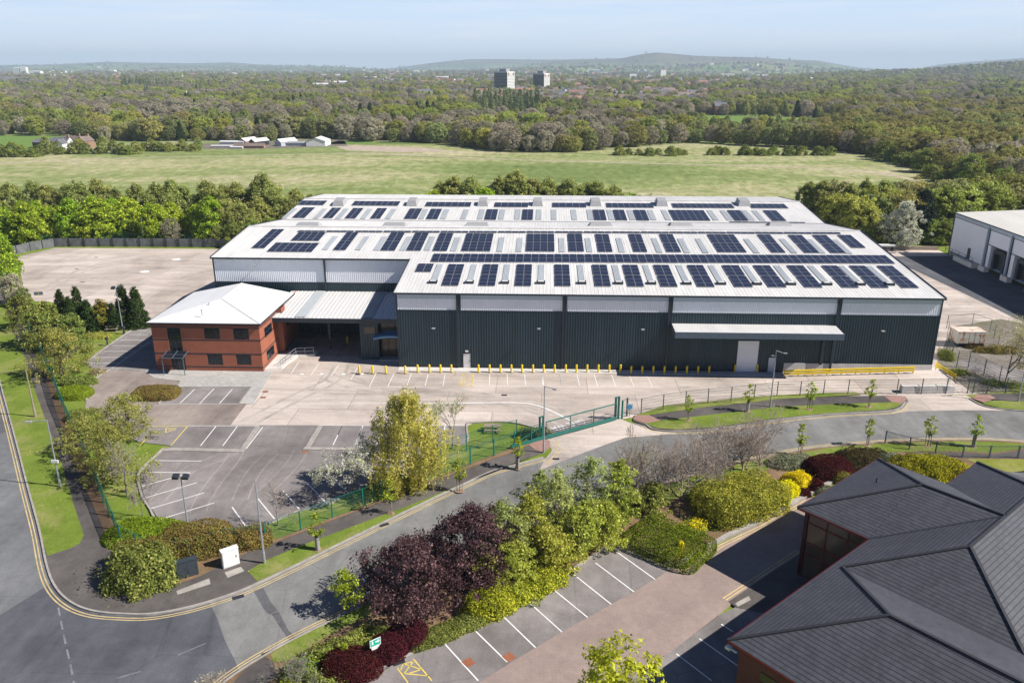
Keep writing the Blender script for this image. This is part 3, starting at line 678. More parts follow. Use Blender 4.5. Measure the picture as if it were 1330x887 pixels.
kk = MB(); ribbon(kk, GS([(430, 903), (462, 886), (520, 860), (557, 838.6), (575, 831), (620, 802), (671, 772), (740, 744), (786, 715), (809, 705.7)], 4), -.02, .16, .0, .3)
ribbon(kk, GL([(809, 705.7), (878, 737.4)]), -.02, .16, 0, .3)
ribbon(kk, GS([(878, 738.4), (935, 704), (992, 678), (1045, 648), (1145, 591)], 4), -.1, .3, 0, .27); struct('kerb', kk, M['kerb'])
sheet('footway', GL([(882, 736), (938, 698), (992, 672), (1040, 644), (1043, 648), (992, 678), (935, 704), (880, 738)]), .275, M['kerb'])

# warehouse-side surfaces
sheet('access_lane', GL([(113.5, 519), (115, 509), (120, 500), (129, 490), (144, 481), (200, 478), (205, 492), (232, 496), (232, 503), (206, 525.5), (311, 525.5), (320, 526), (298.5, 554), (238, 556), (150, 554), (120, 540), (110, 530)]), .1, M['lane'])
sheet('side_car_park', GL([(110, 472.5), (114.6, 470.7), (141.7, 449.9), (183.4, 422), (192, 417)])+[(-53.9, 118), (-53.9, 102)]+GL([(200, 484), (190, 484), (144, 481.5), (120, 480)]), .11, M['carpark'])
sheet('car_park', GL([(140, 553), (606, 553.5), (606, 577), (572, 577), (545, 595), (500, 617), (452, 642), (425, 655.6), (389, 663.5), (366, 672.6), (348, 680), (319, 684), (275, 690), (237.7, 686), (207, 677), (197, 661), (188, 646.6), (183.5, 631), (183.5, 615), (199, 599), (215, 583.5), (223, 580), (180, 575)]), .12, M['carpark'])
sheet('car_park', GL([(206, 525), (230, 504), (327, 504), (311, 525)]), .12, M['carpark'])
sheet('paving', GL([(188, 483), (199, 480.5), (352, 480), (354, 484), (330, 525), (311, 525.5), (327, 503.6), (230, 503.6), (234, 496), (200, 492)]), .14, M['slabs'], 0.)
kb = MB()
ribbon(kb, GS([(275, 691), (237.7, 687), (207, 678), (196, 661), (187, 646.6), (182, 631), (182, 615), (198, 598), (214, 583.5)], 4), 0, .2, 0, .22)
ribbon(kb, GS([(572, 577.5), (545, 595.5), (500, 617.5), (452, 642.5), (425, 656), (389, 664), (366, 673), (348, 680.6), (319, 684.6), (275, 691)], 4), 0, .14, 0, .2)
ribbon(kb, GS([(112.5, 521), (114, 509), (119, 500), (128, 490), (143, 481)], 4), -.15, .1, 0, .22)
ribbon(kb, GL([(110, 472), (141.7, 449.3), (183.4, 421.4), (192, 415.5)]), -.15, .15, 0, .2)
ribbon(kb, GS([(572, 577), (606, 577), (606, 553), (616, 550), (654, 549), (677, 552), (695, 557), (703, 560), (705, 572)], 3), -.12, .1, 0, .2)
ribbon(kb, GL([(206, 525.3), (230, 504)]), -.1, .1, 0, .22); ribbon(kb, GL([(311, 525.3), (327, 504)]), -.1, .1, 0, .22)
ribbon(kb, GL([(215, 583.7), (243, 583.3), (318, 585.3)]), 0, -.7, 0, .2)       # islands between bay rows
ribbon(kb, GL([(318, 585.5), (337.5, 555.5)]), 0, .55, 0, .22)
ribbon(kb, GL([(395, 585), (413, 554.5)]), 0, -.55, 0, .22); ribbon(kb, GL([(393.5, 585.5), (430, 586), (460, 586)]), 0, .6, 0, .2)
struct('kerb', kb, M['kerb'])
cv = []
for q in ([(313, 526.5), (311, 521)], ): pass
# ------------------------------------------------------------------ painted markings
mk = MB(); Zm = .128
def line(mb, p, q, w=.1, z=Zm): ribbon(mb, GL([p, q]), -w/2, w/2, z)
def z2p(x, y): return (170+x/4.433, 500+y/4.433)
for a in [(330, 240, 740, 240), (1085, 237, 1330, 238), (160, 113, 625, 113)]: line(mk, z2p(a[0], a[1]), z2p(a[2], a[3]), .1)
for a in [(490, 243, 402, 355), (613, 243, 530, 355), (1218, 238, 1165, 350), (1330, 250, 1295, 348), (367, 30, 283, 110), (480, 25, 397, 112), (585, 28, 512, 110),
          (135, 440, 408, 443), (75, 507, 347, 510), (347, 510, 65, 588), (380, 568, 85, 655), (423, 626, 117, 716), (480, 684, 163, 781),
          (583, 707, 665, 823), (733, 660, 828, 777), (878, 613, 970, 720), (1017, 570, 1132, 690), (1180, 560, 1256, 629), (760, 247, 665, 372)]:
    line(mk, z2p(a[0], a[1]), z2p(a[2], a[3]), .11)
line(mk, (470, 553.8), (606, 553.8), .1)
def z3p(x, y): return (440+x/4.433, 470+y/4.433)
for a in [(20, 372, -5, 425), (140, 372, 95, 480), (260, 372, 220, 480), (382, 365, 350, 470), (500, 367, 470, 475), (613, 365, 597, 473)]: line(mk, z3p(a[0], a[1]), z3p(a[2], a[3]), .11)
for a in [(108, 35, 70, 105), (213, 72, 175, 150), (318, 70, 283, 143), (418, 70, 392, 140), (515, 75, 497, 140), (612, 76, 600, 142), (870, 73, 867, 138), (969, 73, 972, 138), (1070, 75, 1076, 138), (1172, 75, 1180, 138), (1272, 75, 1282, 138)]:
    line(mk, z3p(a[0], a[1]), z3p(a[2], a[3]), .1, .09)
def z4p(x, y): return (700+x/4.433, 440+y/4.433)
for a in [(18, 205, 22, 270), (118, 208, 128, 272), (218, 208, 234, 274), (318, 210, 338, 276), (418, 210, 442, 277), (518, 212, 548, 278), (620, 213, 654, 280)]: line(mk, z4p(a[0], a[1]), z4p(a[2], a[3]), .1, .09)
line(mk, z3p(175, 148), z3p(695, 145), .1, .0905); line(mk, z3p(770, 143), z4p(655, 281), .1, .0905)
ribbon(mk, GS([(552, 524.5), (610, 524), (655, 523.5), (683, 524.5), (700, 528), (713, 533), (727, 539.5), (741, 547)], 5), -.12, .12, .09)
line(mk, (385, 525), (552, 524.5), .1, .09)
for p, q in [((388, 471), (378, 486)), ((414, 473), (404, 488)), ((440, 475), (430, 489))]: line(mk, p, q, .1, .09)
for x in (392, 418, 446, 470): ribbon(mk, GL([(x-2, 486.5), (x+2.5, 486.5)]), -.25, .25, .09)
def s9(x, y): return (100+x/8.87, 420+y/8.87)
for a in [(690, 85, 812, 85), (610, 138, 815, 138), (495, 200, 800, 200), (415, 265, 765, 265), (310, 330, 680, 330), (190, 400, 590, 398), (85, 468, 480, 466), (830, 225, 400, 530)]:
    line(mk, s9(a[0], a[1]), s9(a[2], a[3]), .1, .118)
# slate office car park
def s2(x, y): return (640+x/3.694, 680+y/3.694)
def z7p(x, y): return (340+x/3.325, 640+y/3.325)
for a in [(35, 440, 205, 605), (160, 375, 332, 530), (275, 313, 455, 460), (388, 253, 568, 397), (493, 198, 677, 337), (595, 145, 778, 277)]: line(mk, s2(a[0], a[1]), s2(a[2], a[3]), .11, .222)
for a in [(785, 655, 935, 821), (905, 588, 1060, 740)]: line(mk, z7p(a[0], a[1]), z7p(a[2], a[3]), .11, .222)
for a in [(1095, 492, 1150, 528), (990, 562, 1180, 697), (880, 635, 1050, 765)]: line(mk, s2(a[0], a[1]), s2(a[2], a[3]), .11, .226)
struct('bay_markings', mk, M['white'])
cl = MB()                                   # dashed centre lines, give-way dashes
def dash(pts, on, off, w, z=.105):
    P = [np.array(p) for p in pts]; L = [0]
    for i in range(1, len(P)): L.append(L[-1]+np.linalg.norm(P[i]-P[i-1]))
    s = 0
    def at(d):
        i = max(0, min(len(P)-2, int(np.searchsorted(L, d))-1)); t = (d-L[i])/(L[i+1]-L[i]); return P[i]+(P[i+1]-P[i])*t
    while s+on < L[-1]:
        ribbon(cl, [tuple(at(s)), tuple(at(s+on))], -w/2, w/2, z); s += on+off
dash(GS([(231, 852), (302, 821.5), (392, 781), (480, 741), (560, 703), (640, 668), (730, 636)]), 2., 4.2, .1)
dash(GS([(76, 790), (84, 830), (93, 870), (98, 900)]), 1.2, .7, .13)
dash(GL([(152, 882), (186, 872)]), 1.5, 1, .1)
ribbon(cl, GS([(1142, 539.5), (1157, 545), (1170, 545), (1178, 541), (1182, 535)], 4), -.06, .06, .105)
struct('centre_line', cl, M['whiteworn'])
yl = MB()
for a, b in ((-.35, -.25), (-.6, -.5)): 
    ribbon(yl, UPw[:2*5]+UPw[10:], a, b, .104); ribbon(yl, RU[:len(RU)], a, b, .104)
    ribbon(yl, LOWw[::-1], a, b, .104)
ribbon(yl, GS([(708, 604), (716, 597), (723, 587), (722, 578), (719, 574)], 4), -.05, .05, .106); ribbon(yl, GS([(713, 604), (720, 597), (727, 587), (726, 578), (722, 573)], 4), -.05, .05, .106)
for o_ in (0, .28):
    ribbon(yl, offset(GL([(882, 742.5), (935, 709), (992, 682), (1045, 651)]), -.1-o_), -.06, .06, .222)
    ribbon(yl, offset(GL([(946, 784), (1000, 748), (1042, 720)]), .25+o_), -.06, .06, .222)
    line(yl, (881-o_*8+1, 739+o_*8), (886-o_*8+1, 743+o_*8), .08, .2225)
struct('double_yellow_lines', yl, M['yellowline'])
ym = MB()
for a in [(655, 727, 735, 821), (585, 765, 632, 830), (655, 738, 612, 748), (612, 748, 690, 772), (690, 772, 635, 790), (655, 738, 615, 790), (615, 790, 720, 800), (612, 748, 600, 775)]:
    line(ym, z7p(a[0], a[1]), z7p(a[2], a[3]), .1, .223)
for a in [(710, 75, 698, 143), (774, 75, 768, 143), (710, 75, 774, 75), (712, 80, 740, 92), (740, 92, 772, 80), (706, 112, 738, 98), (738, 98, 770, 112), (704, 122, 738, 108), (738, 108, 769, 122), (700, 140, 736, 124), (736, 124, 768, 140), (698, 143, 768, 143)]:
    line(ym, z3p(a[0], a[1]), z3p(a[2], a[3]), .1, .093)
for a in [(330, 240, 230, 355), (95, 243, 330, 241), (205, 250, 200, 280), (200, 252, 262, 258), (262, 258, 200, 280), (215, 262, 235, 262), (50, 358, 110, 290)]: line(ym, z2p(a[0], a[1]), z2p(a[2], a[3]), .11, .13)
for p, q in [((444, 470), (463, 430)), ((463, 470), (466, 432)), ((444, 470), (463, 470)), ((447, 464), (465, 455)), ((448, 455), (463, 464)), ((451, 449), (465, 441)), ((453, 442), (464, 450))]: line(ym, p, q, .1, .09)
struct('hatched_markings', ym, M['yellowmark'])
# GIVE WAY painted for drivers leaving the yard
fc = D.curves.new('give_way_lettering', 'FONT'); fc.body = 'GIVE WAY'; fc.size = 1.5; fc.align_x = 'CENTER'; fc.offset = .03; fc.space_word = 1.2
gw = D.objects.new('give_way_lettering', fc); COL.objects.link(gw); gw['kind'] = 'structure'; fc.materials.append(M['white'])
g0, g1 = G(709, 561), G(745, 552); gw.location = ((g0[0]+g1[0])/2+.4, (g0[1]+g1[1])/2+1.1, .1); gw.rotation_euler = (0, 0, math.atan2(g1[1]-g0[1], g1[0]-g0[0])+PI); gw.scale = (.72, 1.25, 1)
TZ = [0]; tt = MB(); th_ = M['tyre'] = asphalt('tyre_worn_asphalt', (.27, .235, .215), (.33, .295, .27)); tk = MB(); M['tyred'] = plain('tyre_dark_concrete', (.405, .355, .31), .9, 0, .25, .5)
for q in [[(214, 652), (225, 640), (250, 615), (285, 600), (312, 588)], [(268, 665), (274, 650), (290, 625), (306, 605), (316, 590)], [(322, 650), (330, 630), (344, 608), (362, 590)], [(349, 645), (375, 620), (392, 600), (400, 586)]]:
    w_ = GS(q, 5); TZ[0] += .0005; ribbon(tt, w_, -.1, .1, .1205+TZ[0]); TZ[0] += .0005; ribbon(tt, offset(w_, 1.5), -.08, .08, .1205+TZ[0])
struct('tyre_tracks', tt, th_)
for q in [[(770, 552), (720, 530), (660, 518), (560, 514), (420, 512)], [(760, 556), (700, 528), (600, 508), (480, 500), (430, 486)], [(330, 552), (390, 520), (440, 495), (455, 470)], [(60, 380), (120, 350), (200, 338), (270, 340)], [(80, 372), (160, 358), (240, 352), (280, 356)], [(1180, 512), (1100, 503), (1000, 500), (880, 504)]]:
    w_ = GS(q, 6); TZ[0] += .0004; ribbon(tk, w_, -.25, .25, .08+TZ[0]-.003); TZ[0] += .0004; ribbon(tk, offset(w_, 2.), -.25, .25, .08+TZ[0]-.003)
struct('tyre_tracks', tk, M['tyred'])
# drain covers and gullies
mh = MB(); mh2 = MB()
def cover(mb, px, py, w, l, z, ang=0.):
    x, y = G(px, py); c, s = math.cos(ang), math.sin(ang)
    mb.prism([(x+a*c-b*s, y+a*s+b*c) for a, b in ((-w/2, -l/2), (w/2, -l/2), (w/2, l/2), (-w/2, l/2))], z-.01, z)
for p in [(345, 509.5), (342, 517), (312, 587.5), (396.5, 587.8)]: cover(mh, *p, .7, .45, .126)
struct('drain_cover', mh, M['rustlid'])
mr = MB(); cover(mr, 608.5, 863, .75, .75, .224, .7); cover(mr, 661, 856, .75, .75, .224, .7); struct('manhole_cover', mr, M['rustlid'])
for p in [(309.5, 776.5), (499, 682.5), (348.5, 850), (518, 863), (723, 755), (700, 742)]: cover(mh2, *p, .45, .9, .115 if p[0] < 510 else .226, -1.05)
for p in [(655, 514), (1070, 540), (722, 597), (465, 487), (107, 367), (125, 335), (100, 350)]: cover(mh2, *p, .7, .4, .118)
struct('gully_grate', mh2, M['dark'])
cw = MB()
for p in [(188, 353.5), (229, 337.5)]:
    x, y = G(*p); cw.prism([(x+.95*math.cos(t), y+.95*math.sin(t)) for t in np.linspace(0, 2*PI, 13)[:-1]], .07, .1)
struct('manhole_surround', cw, M['white'])

# ------------------------------------------------------------------ warehouse
XL, XN, XR = -51.2, -20.1, 53.3         # left end of set-back part, notch, right end
YF, YB = 105., 119.5                    # front wall, set-back wall
ZE = 11.; SL = .0905; YR1, YV, YR2, YE2 = 136.5, 153.5, 170.5, 186.
ZR1 = ZE+SL*(YR1-YF); ZV = ZR1-.115*(YV-YR1); S2 = .09; ZR2 = ZV+S2*(YR2-YV); ZE2 = ZR2-.09*(YE2-YR2)
ZB = ZE+SL*(YB-YF)
wh = empty('warehouse', (0, 0, 0), 0, 'long dark-clad warehouse with silver upper band and solar panels over its pale twin-ridge roof', 'warehouse')
def ribwall(mb, x0, x1, y, z0, z1, pitch=.36, dep=.085, sgn=-1):
    x = x0; prof = []
    while x < x1-1e-6:
        for fx, o in ((0, 0), (.35, 0), (.5, dep), (.85, dep)):
            if x+fx*pitch < x1: prof.append((x+fx*pitch, y+sgn*o))
        x += pitch
    prof.append((x1, y))
    for (a, ya), (b, yb) in zip(prof, prof[1:]): mb.quad((a, ya, z0), (b, yb, z0), (b, yb, z1), (a, ya, z1))
w = MB(); ribwall(w, XN, XR, YF, .45, 8.38)
w.build('dark_wall', M['clad'], wh)
w = MB(); ribwall(w, XN, XR, YF, 8.5, ZE-.9, .3, .04); w.build('silver_wall', M['silver'], wh)
w = MB(); w.box(XN, XR, YF-.06, YF+.02, ZE-.9, ZE-.08); w.build('eave_shade_band', M['silver2'], wh)  # blue-grey band painting the eave's shade across the wall top
w = MB(); w.box(XN, XR, YF-.1, YF+.02, 8.36, 8.52); w.box(XN-.05, XN+.12, YF-.1, YF+.1, .4, ZE-.1); w.box(XR-.12, XR+.06, YF-.1, YF+.1, .4, ZE-.1)
w.box(XN, XR, YF-.02, YF+.2, 0, .46); w.build('wall_trim', M['trim'], wh)
w = MB(); w.box(33.3, XR, YF-.12, YF+.1, .1, 1.5); w.build('plinth', M['cleanconc'], wh)
zb = WY(400, 367.3, YB)[1]
w = MB(); ribwall(w, XL, XN, YB, zb+.1, ZB-.35, .3, .04); w.build('silver_wall', M['silver'], wh)
w = MB(); ribwall(w, XL, XN, YB, 0, zb-.1); w.box(XL-.02, XL+.1, YB, YE2, 0, ZB-.3); w.build('dark_wall', M['clad'], wh)
w = MB(); w.box(XL, XN, YB-.08, YB+.05, zb-.1, zb+.1); w.box(XL-.06, XL+.12, YB-.1, YB+.1, 0, ZB-.2); w.build('wall_trim', M['trim'], wh)
# side and rear walls
w = MB()
for x in (XL, XR):
    y0 = YB if x == XL else YF; za = ZB if x == XL else ZE
    w.quad((x, y0, 0), (x, YE2, 0), (x, YE2, ZE2-.1), (x, YR2, ZR2-.1), (x, YV, ZV-.1), (x, YR1, ZR1-.1), (x, y0, za-.1))
w.quad((XN, YF, 0), (XN, YB, 0), (XN, YB, ZB-.1), (XN, YF, ZE-.1)); w.quad((XL, YE2, 0), (XR, YE2, 0), (XR, YE2, ZE2-.1), (XL, YE2, ZE2-.1))
w.build('side_wall', M['silver'], wh)
# ribbed roof
def ribroof(mb, x0, x1, ya, za, yb, zb_, pitch=.5, dep=.022):
    x = x0
    while x < x1-.01:
        xe = min(x+pitch, x1)
        mb.quad((x, ya, za), (xe-.12, ya, za), (xe-.12, yb, zb_), (x, yb, zb_))
        mb.quad((xe-.12, ya, za), (xe-.08, ya, za+dep), (xe-.08, yb, zb_+dep), (xe-.12, yb, zb_))
        mb.quad((xe-.08, ya, za+dep), (xe-.03, ya, za+dep), (xe-.03, yb, zb_+dep), (xe-.08, yb, zb_+dep))
        mb.quad((xe-.03, ya, za+dep), (xe, ya, za), (xe, yb, zb_), (xe-.03, yb, zb_+dep)); x = xe
ro = MB(); o_ = .25
ribroof(ro, XN-.25, XR+.2, YF-o_, ZE-SL*o_, YB-o_, ZB-SL*o_); ribroof(ro, XL-.2, XR+.2, YB-o_, ZB-SL*o_, YR1, ZR1)
ribroof(ro, XL-.2, XR+.2, YR1, ZR1, YV, ZV); ribroof(ro, XL-.2, XR+.2, YV, ZV, YR2, ZR2); ribroof(ro, XL-.2, XR+.2, YR2, ZR2, YE2+.2, ZE2)
roof = ro.build('roof', M['roof'], wh)
g = MB()
g.box(XN-.3, XR+.28, YF-o_-.18, YF-o_+.02, ZE-.22, ZE-.02); g.box(XL-.28, XN-.25, YB-o_-.18, YB-o_+.02, ZB-.22, ZB-.02)
for x in (XL-.24, XR+.24):
    y0, z0 = (YB-o_, ZB) if x < 0 else (YF-o_, ZE)
    for (a, za), (b, zb2) in zip([(y0, z0), (YR1, ZR1), (YV, ZV), (YR2, ZR2)], [(YR1, ZR1), (YV, ZV), (YR2, ZR2), (YE2, ZE2)]): g.bar((x, a, za-.02), (x, b, zb2-.02), .1, .3)
g.bar((XN-.3, YF-o_, ZE-.04), (XN-.3, YB-o_, ZB-.04), .1, .24)
g.build('gutter', M['trim'], roof)
g = MB()
for y, z in ((YR1, ZR1), (YR2, ZR2)): g.bar((XL-.2, y, z+.05), (XR+.2, y, z+.05), .5, .08)
g.build('ridge_cap', M['roof'], roof)
g = MB(); g.bar((XL, YV, ZV+.05), (XR, YV, ZV+.05), .7, .06); g.build('valley_gutter', M['hood'], roof)
# downpipes
for px_ in (594.5, 731, 867, 1084):
    x = WY(px_, 430, YF)[0]; g = MB(); g.box(x-.12, x+.12, YF-.28, YF-.06, .3, ZE-.1); g.box(x-.05, x+.5, YF-.12, YF-.02, 8.5, ZE-.3); g.build('downpipe', M['trim'], wh)
x = WY(422, 350, YB)[0]; g = MB(); g.box(x-.12, x+.12, YB-.28, YB-.06, 0, ZB-.1); g.build('downpipe', M['trim'], wh)
# planes for things on the roof
PA_ = (YF, ZE, SL); PB_ = (YV, ZV, S2)
def on_roof(px, py, pl): x, y = PLN(px, py, *pl); return x, y
def solar(pxl, pxr, yt, yb, pl, ncol, nrow, gap=None):
    xl, y1 = on_roof(pxl, yt, pl); xr, _ = on_roof(pxr, yt, pl); y0 = on_roof((pxl+pxr)/2, yb, pl)[1]
    y_, z_, s = pl; fr = MB(); cells = MB(); W_ = (xr-xl)/ncol; H_ = (y1-y0-(.25 if gap else 0))/nrow
    for j in range(nrow):
        ya = y0+j*H_+(.25 if gap and j >= gap else 0); yb_ = ya+H_-.035
        for i in range(ncol):
            xa = xl+i*W_; xb = xa+W_-.035
            for mb, e, h0, h1 in ((fr, 0, .09, .135), (cells, .03, .13, .139)):
                p = [(xa+e, ya+e), (xb-e, ya+e), (xb-e, yb_-e), (xa+e, yb_-e)]
                v = [(x, y, z_+s*(y-y_)+h) for h in (h0, h1) for x, y in p]
                mb.add(v, [[4, 5, 6, 7], [0, 1, 5, 4], [1, 2, 6, 5], [2, 3, 7, 6], [3, 0, 4, 7]])
    n = len(fr.v); fr.k = 1; fr.add(cells.v, cells.f)
    fr.build('solar_array', [M['frame'], M['solar']], roof)
def rooflight(px, yt, yb, pl, w_=.95, vent=False):
    x, y1 = on_roof(px, yt, pl); y0 = on_roof(px, yb, pl)[1]; y_, z_, s = pl; m_ = MB()
    for k_ in range(5):
        a = x-w_/2+k_*w_/5
        m_.quad((a, y0, z_+s*(y0-y_)+.07), (a+w_/10, y0, z_+s*(y0-y_)+.1), (a+w_/10, y1, z_+s*(y1-y_)+.1), (a, y1, z_+s*(y1-y_)+.07))
        m_.quad((a+w_/10, y0, z_+s*(y0-y_)+.1), (a+w_/5, y0, z_+s*(y0-y_)+.07), (a+w_/5, y1, z_+s*(y1-y_)+.07), (a+w_/10, y1, z_+s*(y1-y_)+.1))
    m_.build('roof_light', M['rooflight'], roof)
    if vent:
        z = z_+s*(y0-y_); m_ = MB(); m_.box(x-.6, x+.6, y0-1.1, y0-.1, z-.05, z+.26); m_.k = 1; m_.box(x-.42, x+.42, y0-.95, y0-.25, z+.22, z+.28)
        m_.build('smoke_vent', [M['trim'], M['roof']], roof)
A_ = [(583, 603.7), (628, 648), (671.5, 691.5), (720, 739.4), (768.4, 788), (807.9, 827.8), (848, 868.5), (892, 913), (937, 959), (977.5, 999.6), (1021.3, 1043), (1066.2, 1086.5), (1102, 1122.7), (1138, 1158.8)]
solar(543.7, 564.2, 343.3, 354, PA_, 2, 3)
for a, b in A_: solar(a, b, 344+(a-580)*.0035, 372+(a-580)*.0045, PA_, 2, 6, 3)
for i, x in enumerate([571.5, 616, 659, 703, 753, 798, 838, 881, 923, 966.5, 1008, 1052, 1092.5, 1128]): rooflight(x, 344+(x-570)*.004, 365.5+(x-570)*.004, PA_, .9, True)
xs = 563.5
while xs < 1135: solar(xs, xs+38.6, 330.4+(xs-560)*.0033, 341+(xs-560)*.0036, PA_, 4, 2); xs += 39.1
C_ = [(353.7, 370.5, 298.5, 323.5), (388, 424, 302.8, 313.6), (358.5, 416, 316, 328), (450.5, 466.3, 303, 326), (508, 526.5, 303.2, 326.5), (539.5, 557.5, 303.5, 326.5), (571.6, 589.5, 303.8, 327), (606.3, 641.8, 304, 327.2), (684.6, 720, 304.5, 327.5),
      (737, 755.8, 304.5, 327.5), (772.6, 790.5, 305, 328), (815.8, 832.6, 305, 328), (855.8, 873.7, 305, 328.3), (917.9, 953, 305.3, 328.5), (983, 1000, 305.5, 328.8), (1023, 1041, 306, 329.2), (1054.5, 1073, 306, 329.5), (1087, 1104.7, 306, 322.5)]
for a, b, t, q in C_: solar(a, b, t, q, PA_, 2 if b-a < 25 else (4 if b-a < 50 else 6), 6 if q-t > 20 else 3, 3 if q-t > 20 else None)
for x, t, q in [(434+2, 307.5, 325), (477, 307.8, 325.5), (500, 308, 326), (532, 308, 326), (562, 308, 326), (594.5, 309, 327), (652, 309, 327.5), (675.5, 309.5, 327.5), (729, 310, 328), (763, 310, 328), (803, 310, 328.4), (849, 310, 328.6), (883, 310.5, 329), (906, 310.5, 329), (969, 311, 329.2), (1015, 311, 329.4), (1050, 311.5, 329.6), (1083, 312, 330)]: rooflight(x, t, q, PA_)
xs = 388.
while xs < 1080: solar(xs, xs+36, 300.2+(xs-388)*.0032, 302.3+(xs-388)*.0034, PA_, 4, 1); xs += 37
for a, b, t in [(393, 426, 261.3), (461, 521, 262), (554.6, 613, 263.2), (643, 686.5, 263.8), (717.3, 760.8, 264.2), (786.7, 846.8, 264.6), (871.6, 949.5, 265), (971.6, 1018, 265.4)]: solar(a, b, t, t+5.8, PB_, max(4, int((b-a)/7.5)), 2)
for a, b, t in [(393.7, 410, 270.2), (431.6, 444.5, 270.6), (459, 473, 271), (490.5, 503.5, 271.2), (532.6, 549, 271.6), (560, 574.7, 272), (632.6, 647.4, 272.6), (679, 693, 272.8), (769.5, 785, 273.2), (795.8, 810.5, 273.3), (822, 838, 273.5), (868, 913.7, 273.6), (944, 961, 273.8), (990.5, 1008, 274)]: solar(a, b, t, t+13.6, PB_, 2 if b-a < 20 else 6, 4)
solar(947, 1044, 288.6, 290.3, PB_, 12, 1)
for x in (383, 422, 450, 481, 512, 553.5, 580.5, 606, 626.5, 653, 673, 700, 719, 744.5, 765, 791, 817, 843.5, 861.5, 921, 938, 966, 979): rooflight(x, 271.5+(x-380)*.004, 284.5+(x-380)*.004, PB_, 1.1)
for x, w_ in [(444.5, 15), (538, 14), (628.5, 14), (698.5, 14), (772.5, 15), (857, 15), (962, 16)]:
    a, y1 = on_roof(x-w_/2, 262.5, PB_); b = on_roof(x+w_/2, 262.5, PB_)[0]; y0 = on_roof(x, 268.5, PB_)[1]; z = ZV+S2*(y0-YV)
    h = MB(); h.add([(a, y0, z), (b, y0, z), (b, y1, z), (a, y1, z), (a+.3, y0+.5, z+1.1), (b-.3, y0+.5, z+1.1), (b-.3, y1-.5, z+1.4), (a+.3, y1-.5, z+1.4)], [[4, 5, 6, 7], [0, 1, 5, 4], [1, 2, 6, 5], [2, 3, 7, 6], [3, 0, 4, 7]]); h.build('roof_ventilator', M['hood'], roof)
for x in (401, 513, 620, 780, 884, 1012):
    a, y = PLN(x, 293.3, YR1, ZR1, -.115); h = MB(); z = ZR1-.115*(y-YR1)
    h.add([(a-2.2, y-1.2, z), (a+2.2, y-1.2, z), (a+2.2, y+1.2, z), (a-2.2, y+1.2, z), (a-1.8, y-.6, z+.55), (a+1.8, y-.6, z+.55), (a+1.8, y+.6, z+.55), (a-1.8, y+.6, z+.55)], [[4, 5, 6, 7], [0, 1, 5, 4], [1, 2, 6, 5], [2, 3, 7, 6], [3, 0, 4, 7]]); h.build('roof_ventilator', M['hood'], roof)
# side canopy over the loading door
cx0, cx1 = 17.6, 39.6; h = MB()
h.quad((cx0, YF-3.5, 6.86), (cx1, YF-3.5, 6.86), (cx1, YF-.06, 7.0), (cx0, YF-.06, 7.0)); h.quad((cx0, YF-3.5, 6.1), (cx0, YF-.06, 6.1), (cx1, YF-.06, 6.1), (cx1, YF-3.5, 6.1))
can = h.build('canopy', M['rooflink'], wh)
h = MB(); h.box(cx0-.05, cx1+.05, YF-3.6, YF-3.5, 6.06, 6.9); h.add([(cx0-.02, YF-3.5, 6.07), (cx0-.02, YF-.05, 6.07), (cx0-.02, YF-.05, 7.03), (cx0-.02, YF-3.5, 6.88)], [[0, 1, 2, 3]]); h.add([(cx1+.02, YF-3.5, 6.07), (cx1+.02, YF-.05, 6.07), (cx1+.02, YF-.05, 7.03), (cx1+.02, YF-3.5, 6.88)], [[0, 1, 2, 3]])
h.build('canopy_fascia', M['greyfence'], can)
h = MB(); h.bar((38.2, YF-.3, 1.4), (38.2, YF-.3, 5.0), .3, .3); h.bar((38.2, YF-.3, 4.9), (37.6, YF-1.8, 6.1), .3, .3); h.build('canopy_support', M['trim'], can)
# doors
def door(nm, x0, x1, z0, z1, m, y=YF, handle=True):
    h = MB(); h.box(x0, x1, y-.1, y-.04, z0, z1); d = h.build(nm, m, wh)
    h = MB(); h.box(x0-.08, x0, y-.13, y-.02, z0, z1+.08); h.box(x1, x1+.08, y-.13, y-.02, z0, z1+.08); h.box(x0, x1, y-.13, y-.02, z1, z1+.08); h.build('door_frame', M['trim'], d)
    return d
a, b = WY(955.5, 478, YF)[0], WY(982.5, 478, YF)[0]
dd = door('loading_door', a, b, .15, WY(968, 442.5, YF)[1], M['silver'])
h = MB(); [h.box(a, b, YF-.115, YF-.1, z, z+.03) for z in np.arange(.5, 4.6, .5)]; h.build('shutter_slats', M['silver'], dd)
for px_, py_ in ((606.8, 478), (1001, 483)):
    x = WY(px_, py_, YF)[0]; d_ = door('person_door', x-.5, x+.5, .12, 2.25, M['white'] if px_ < 700 else M['silver2'])
    h = MB(); h.box(x-.2, x+.2, YF-.25, YF-.04, 2.5, 2.68); h.build('door_light', M['white'], d_)
    h = MB(); h.box(x+.33, x+.4, YF-.16, YF-.1, 1.05, 1.2); h.build('handle', M['dark'], d_)
# wall floodlights
for px_, py_ in [(563, 426.5), (700, 427), (835, 428), (1147, 430)]:
    x, z = WY(px_, py_, YF-.9); h = MB(); h.box(x-.22, x+.22, YF-1.1, YF-.75, z-.08, z+.06); fl = h.build('floodlight', M['hood'], wh)
    h = MB(); h.bar((x, YF-.85, z-.02), (x, YF-.02, z-.3), .06); h.build('bracket', M['dark'], fl)
x, z = WY(331, 345, YB-.9); h = MB(); h.box(x-.22, x+.22, YB-1.1, YB-.75, z-.08, z+.06); fl = h.build('floodlight', M['hood'], wh); h = MB(); h.bar((x, YB-.85, z-.02), (x, YB-.02, z-.3), .06); h.build('bracket', M['dark'], fl)
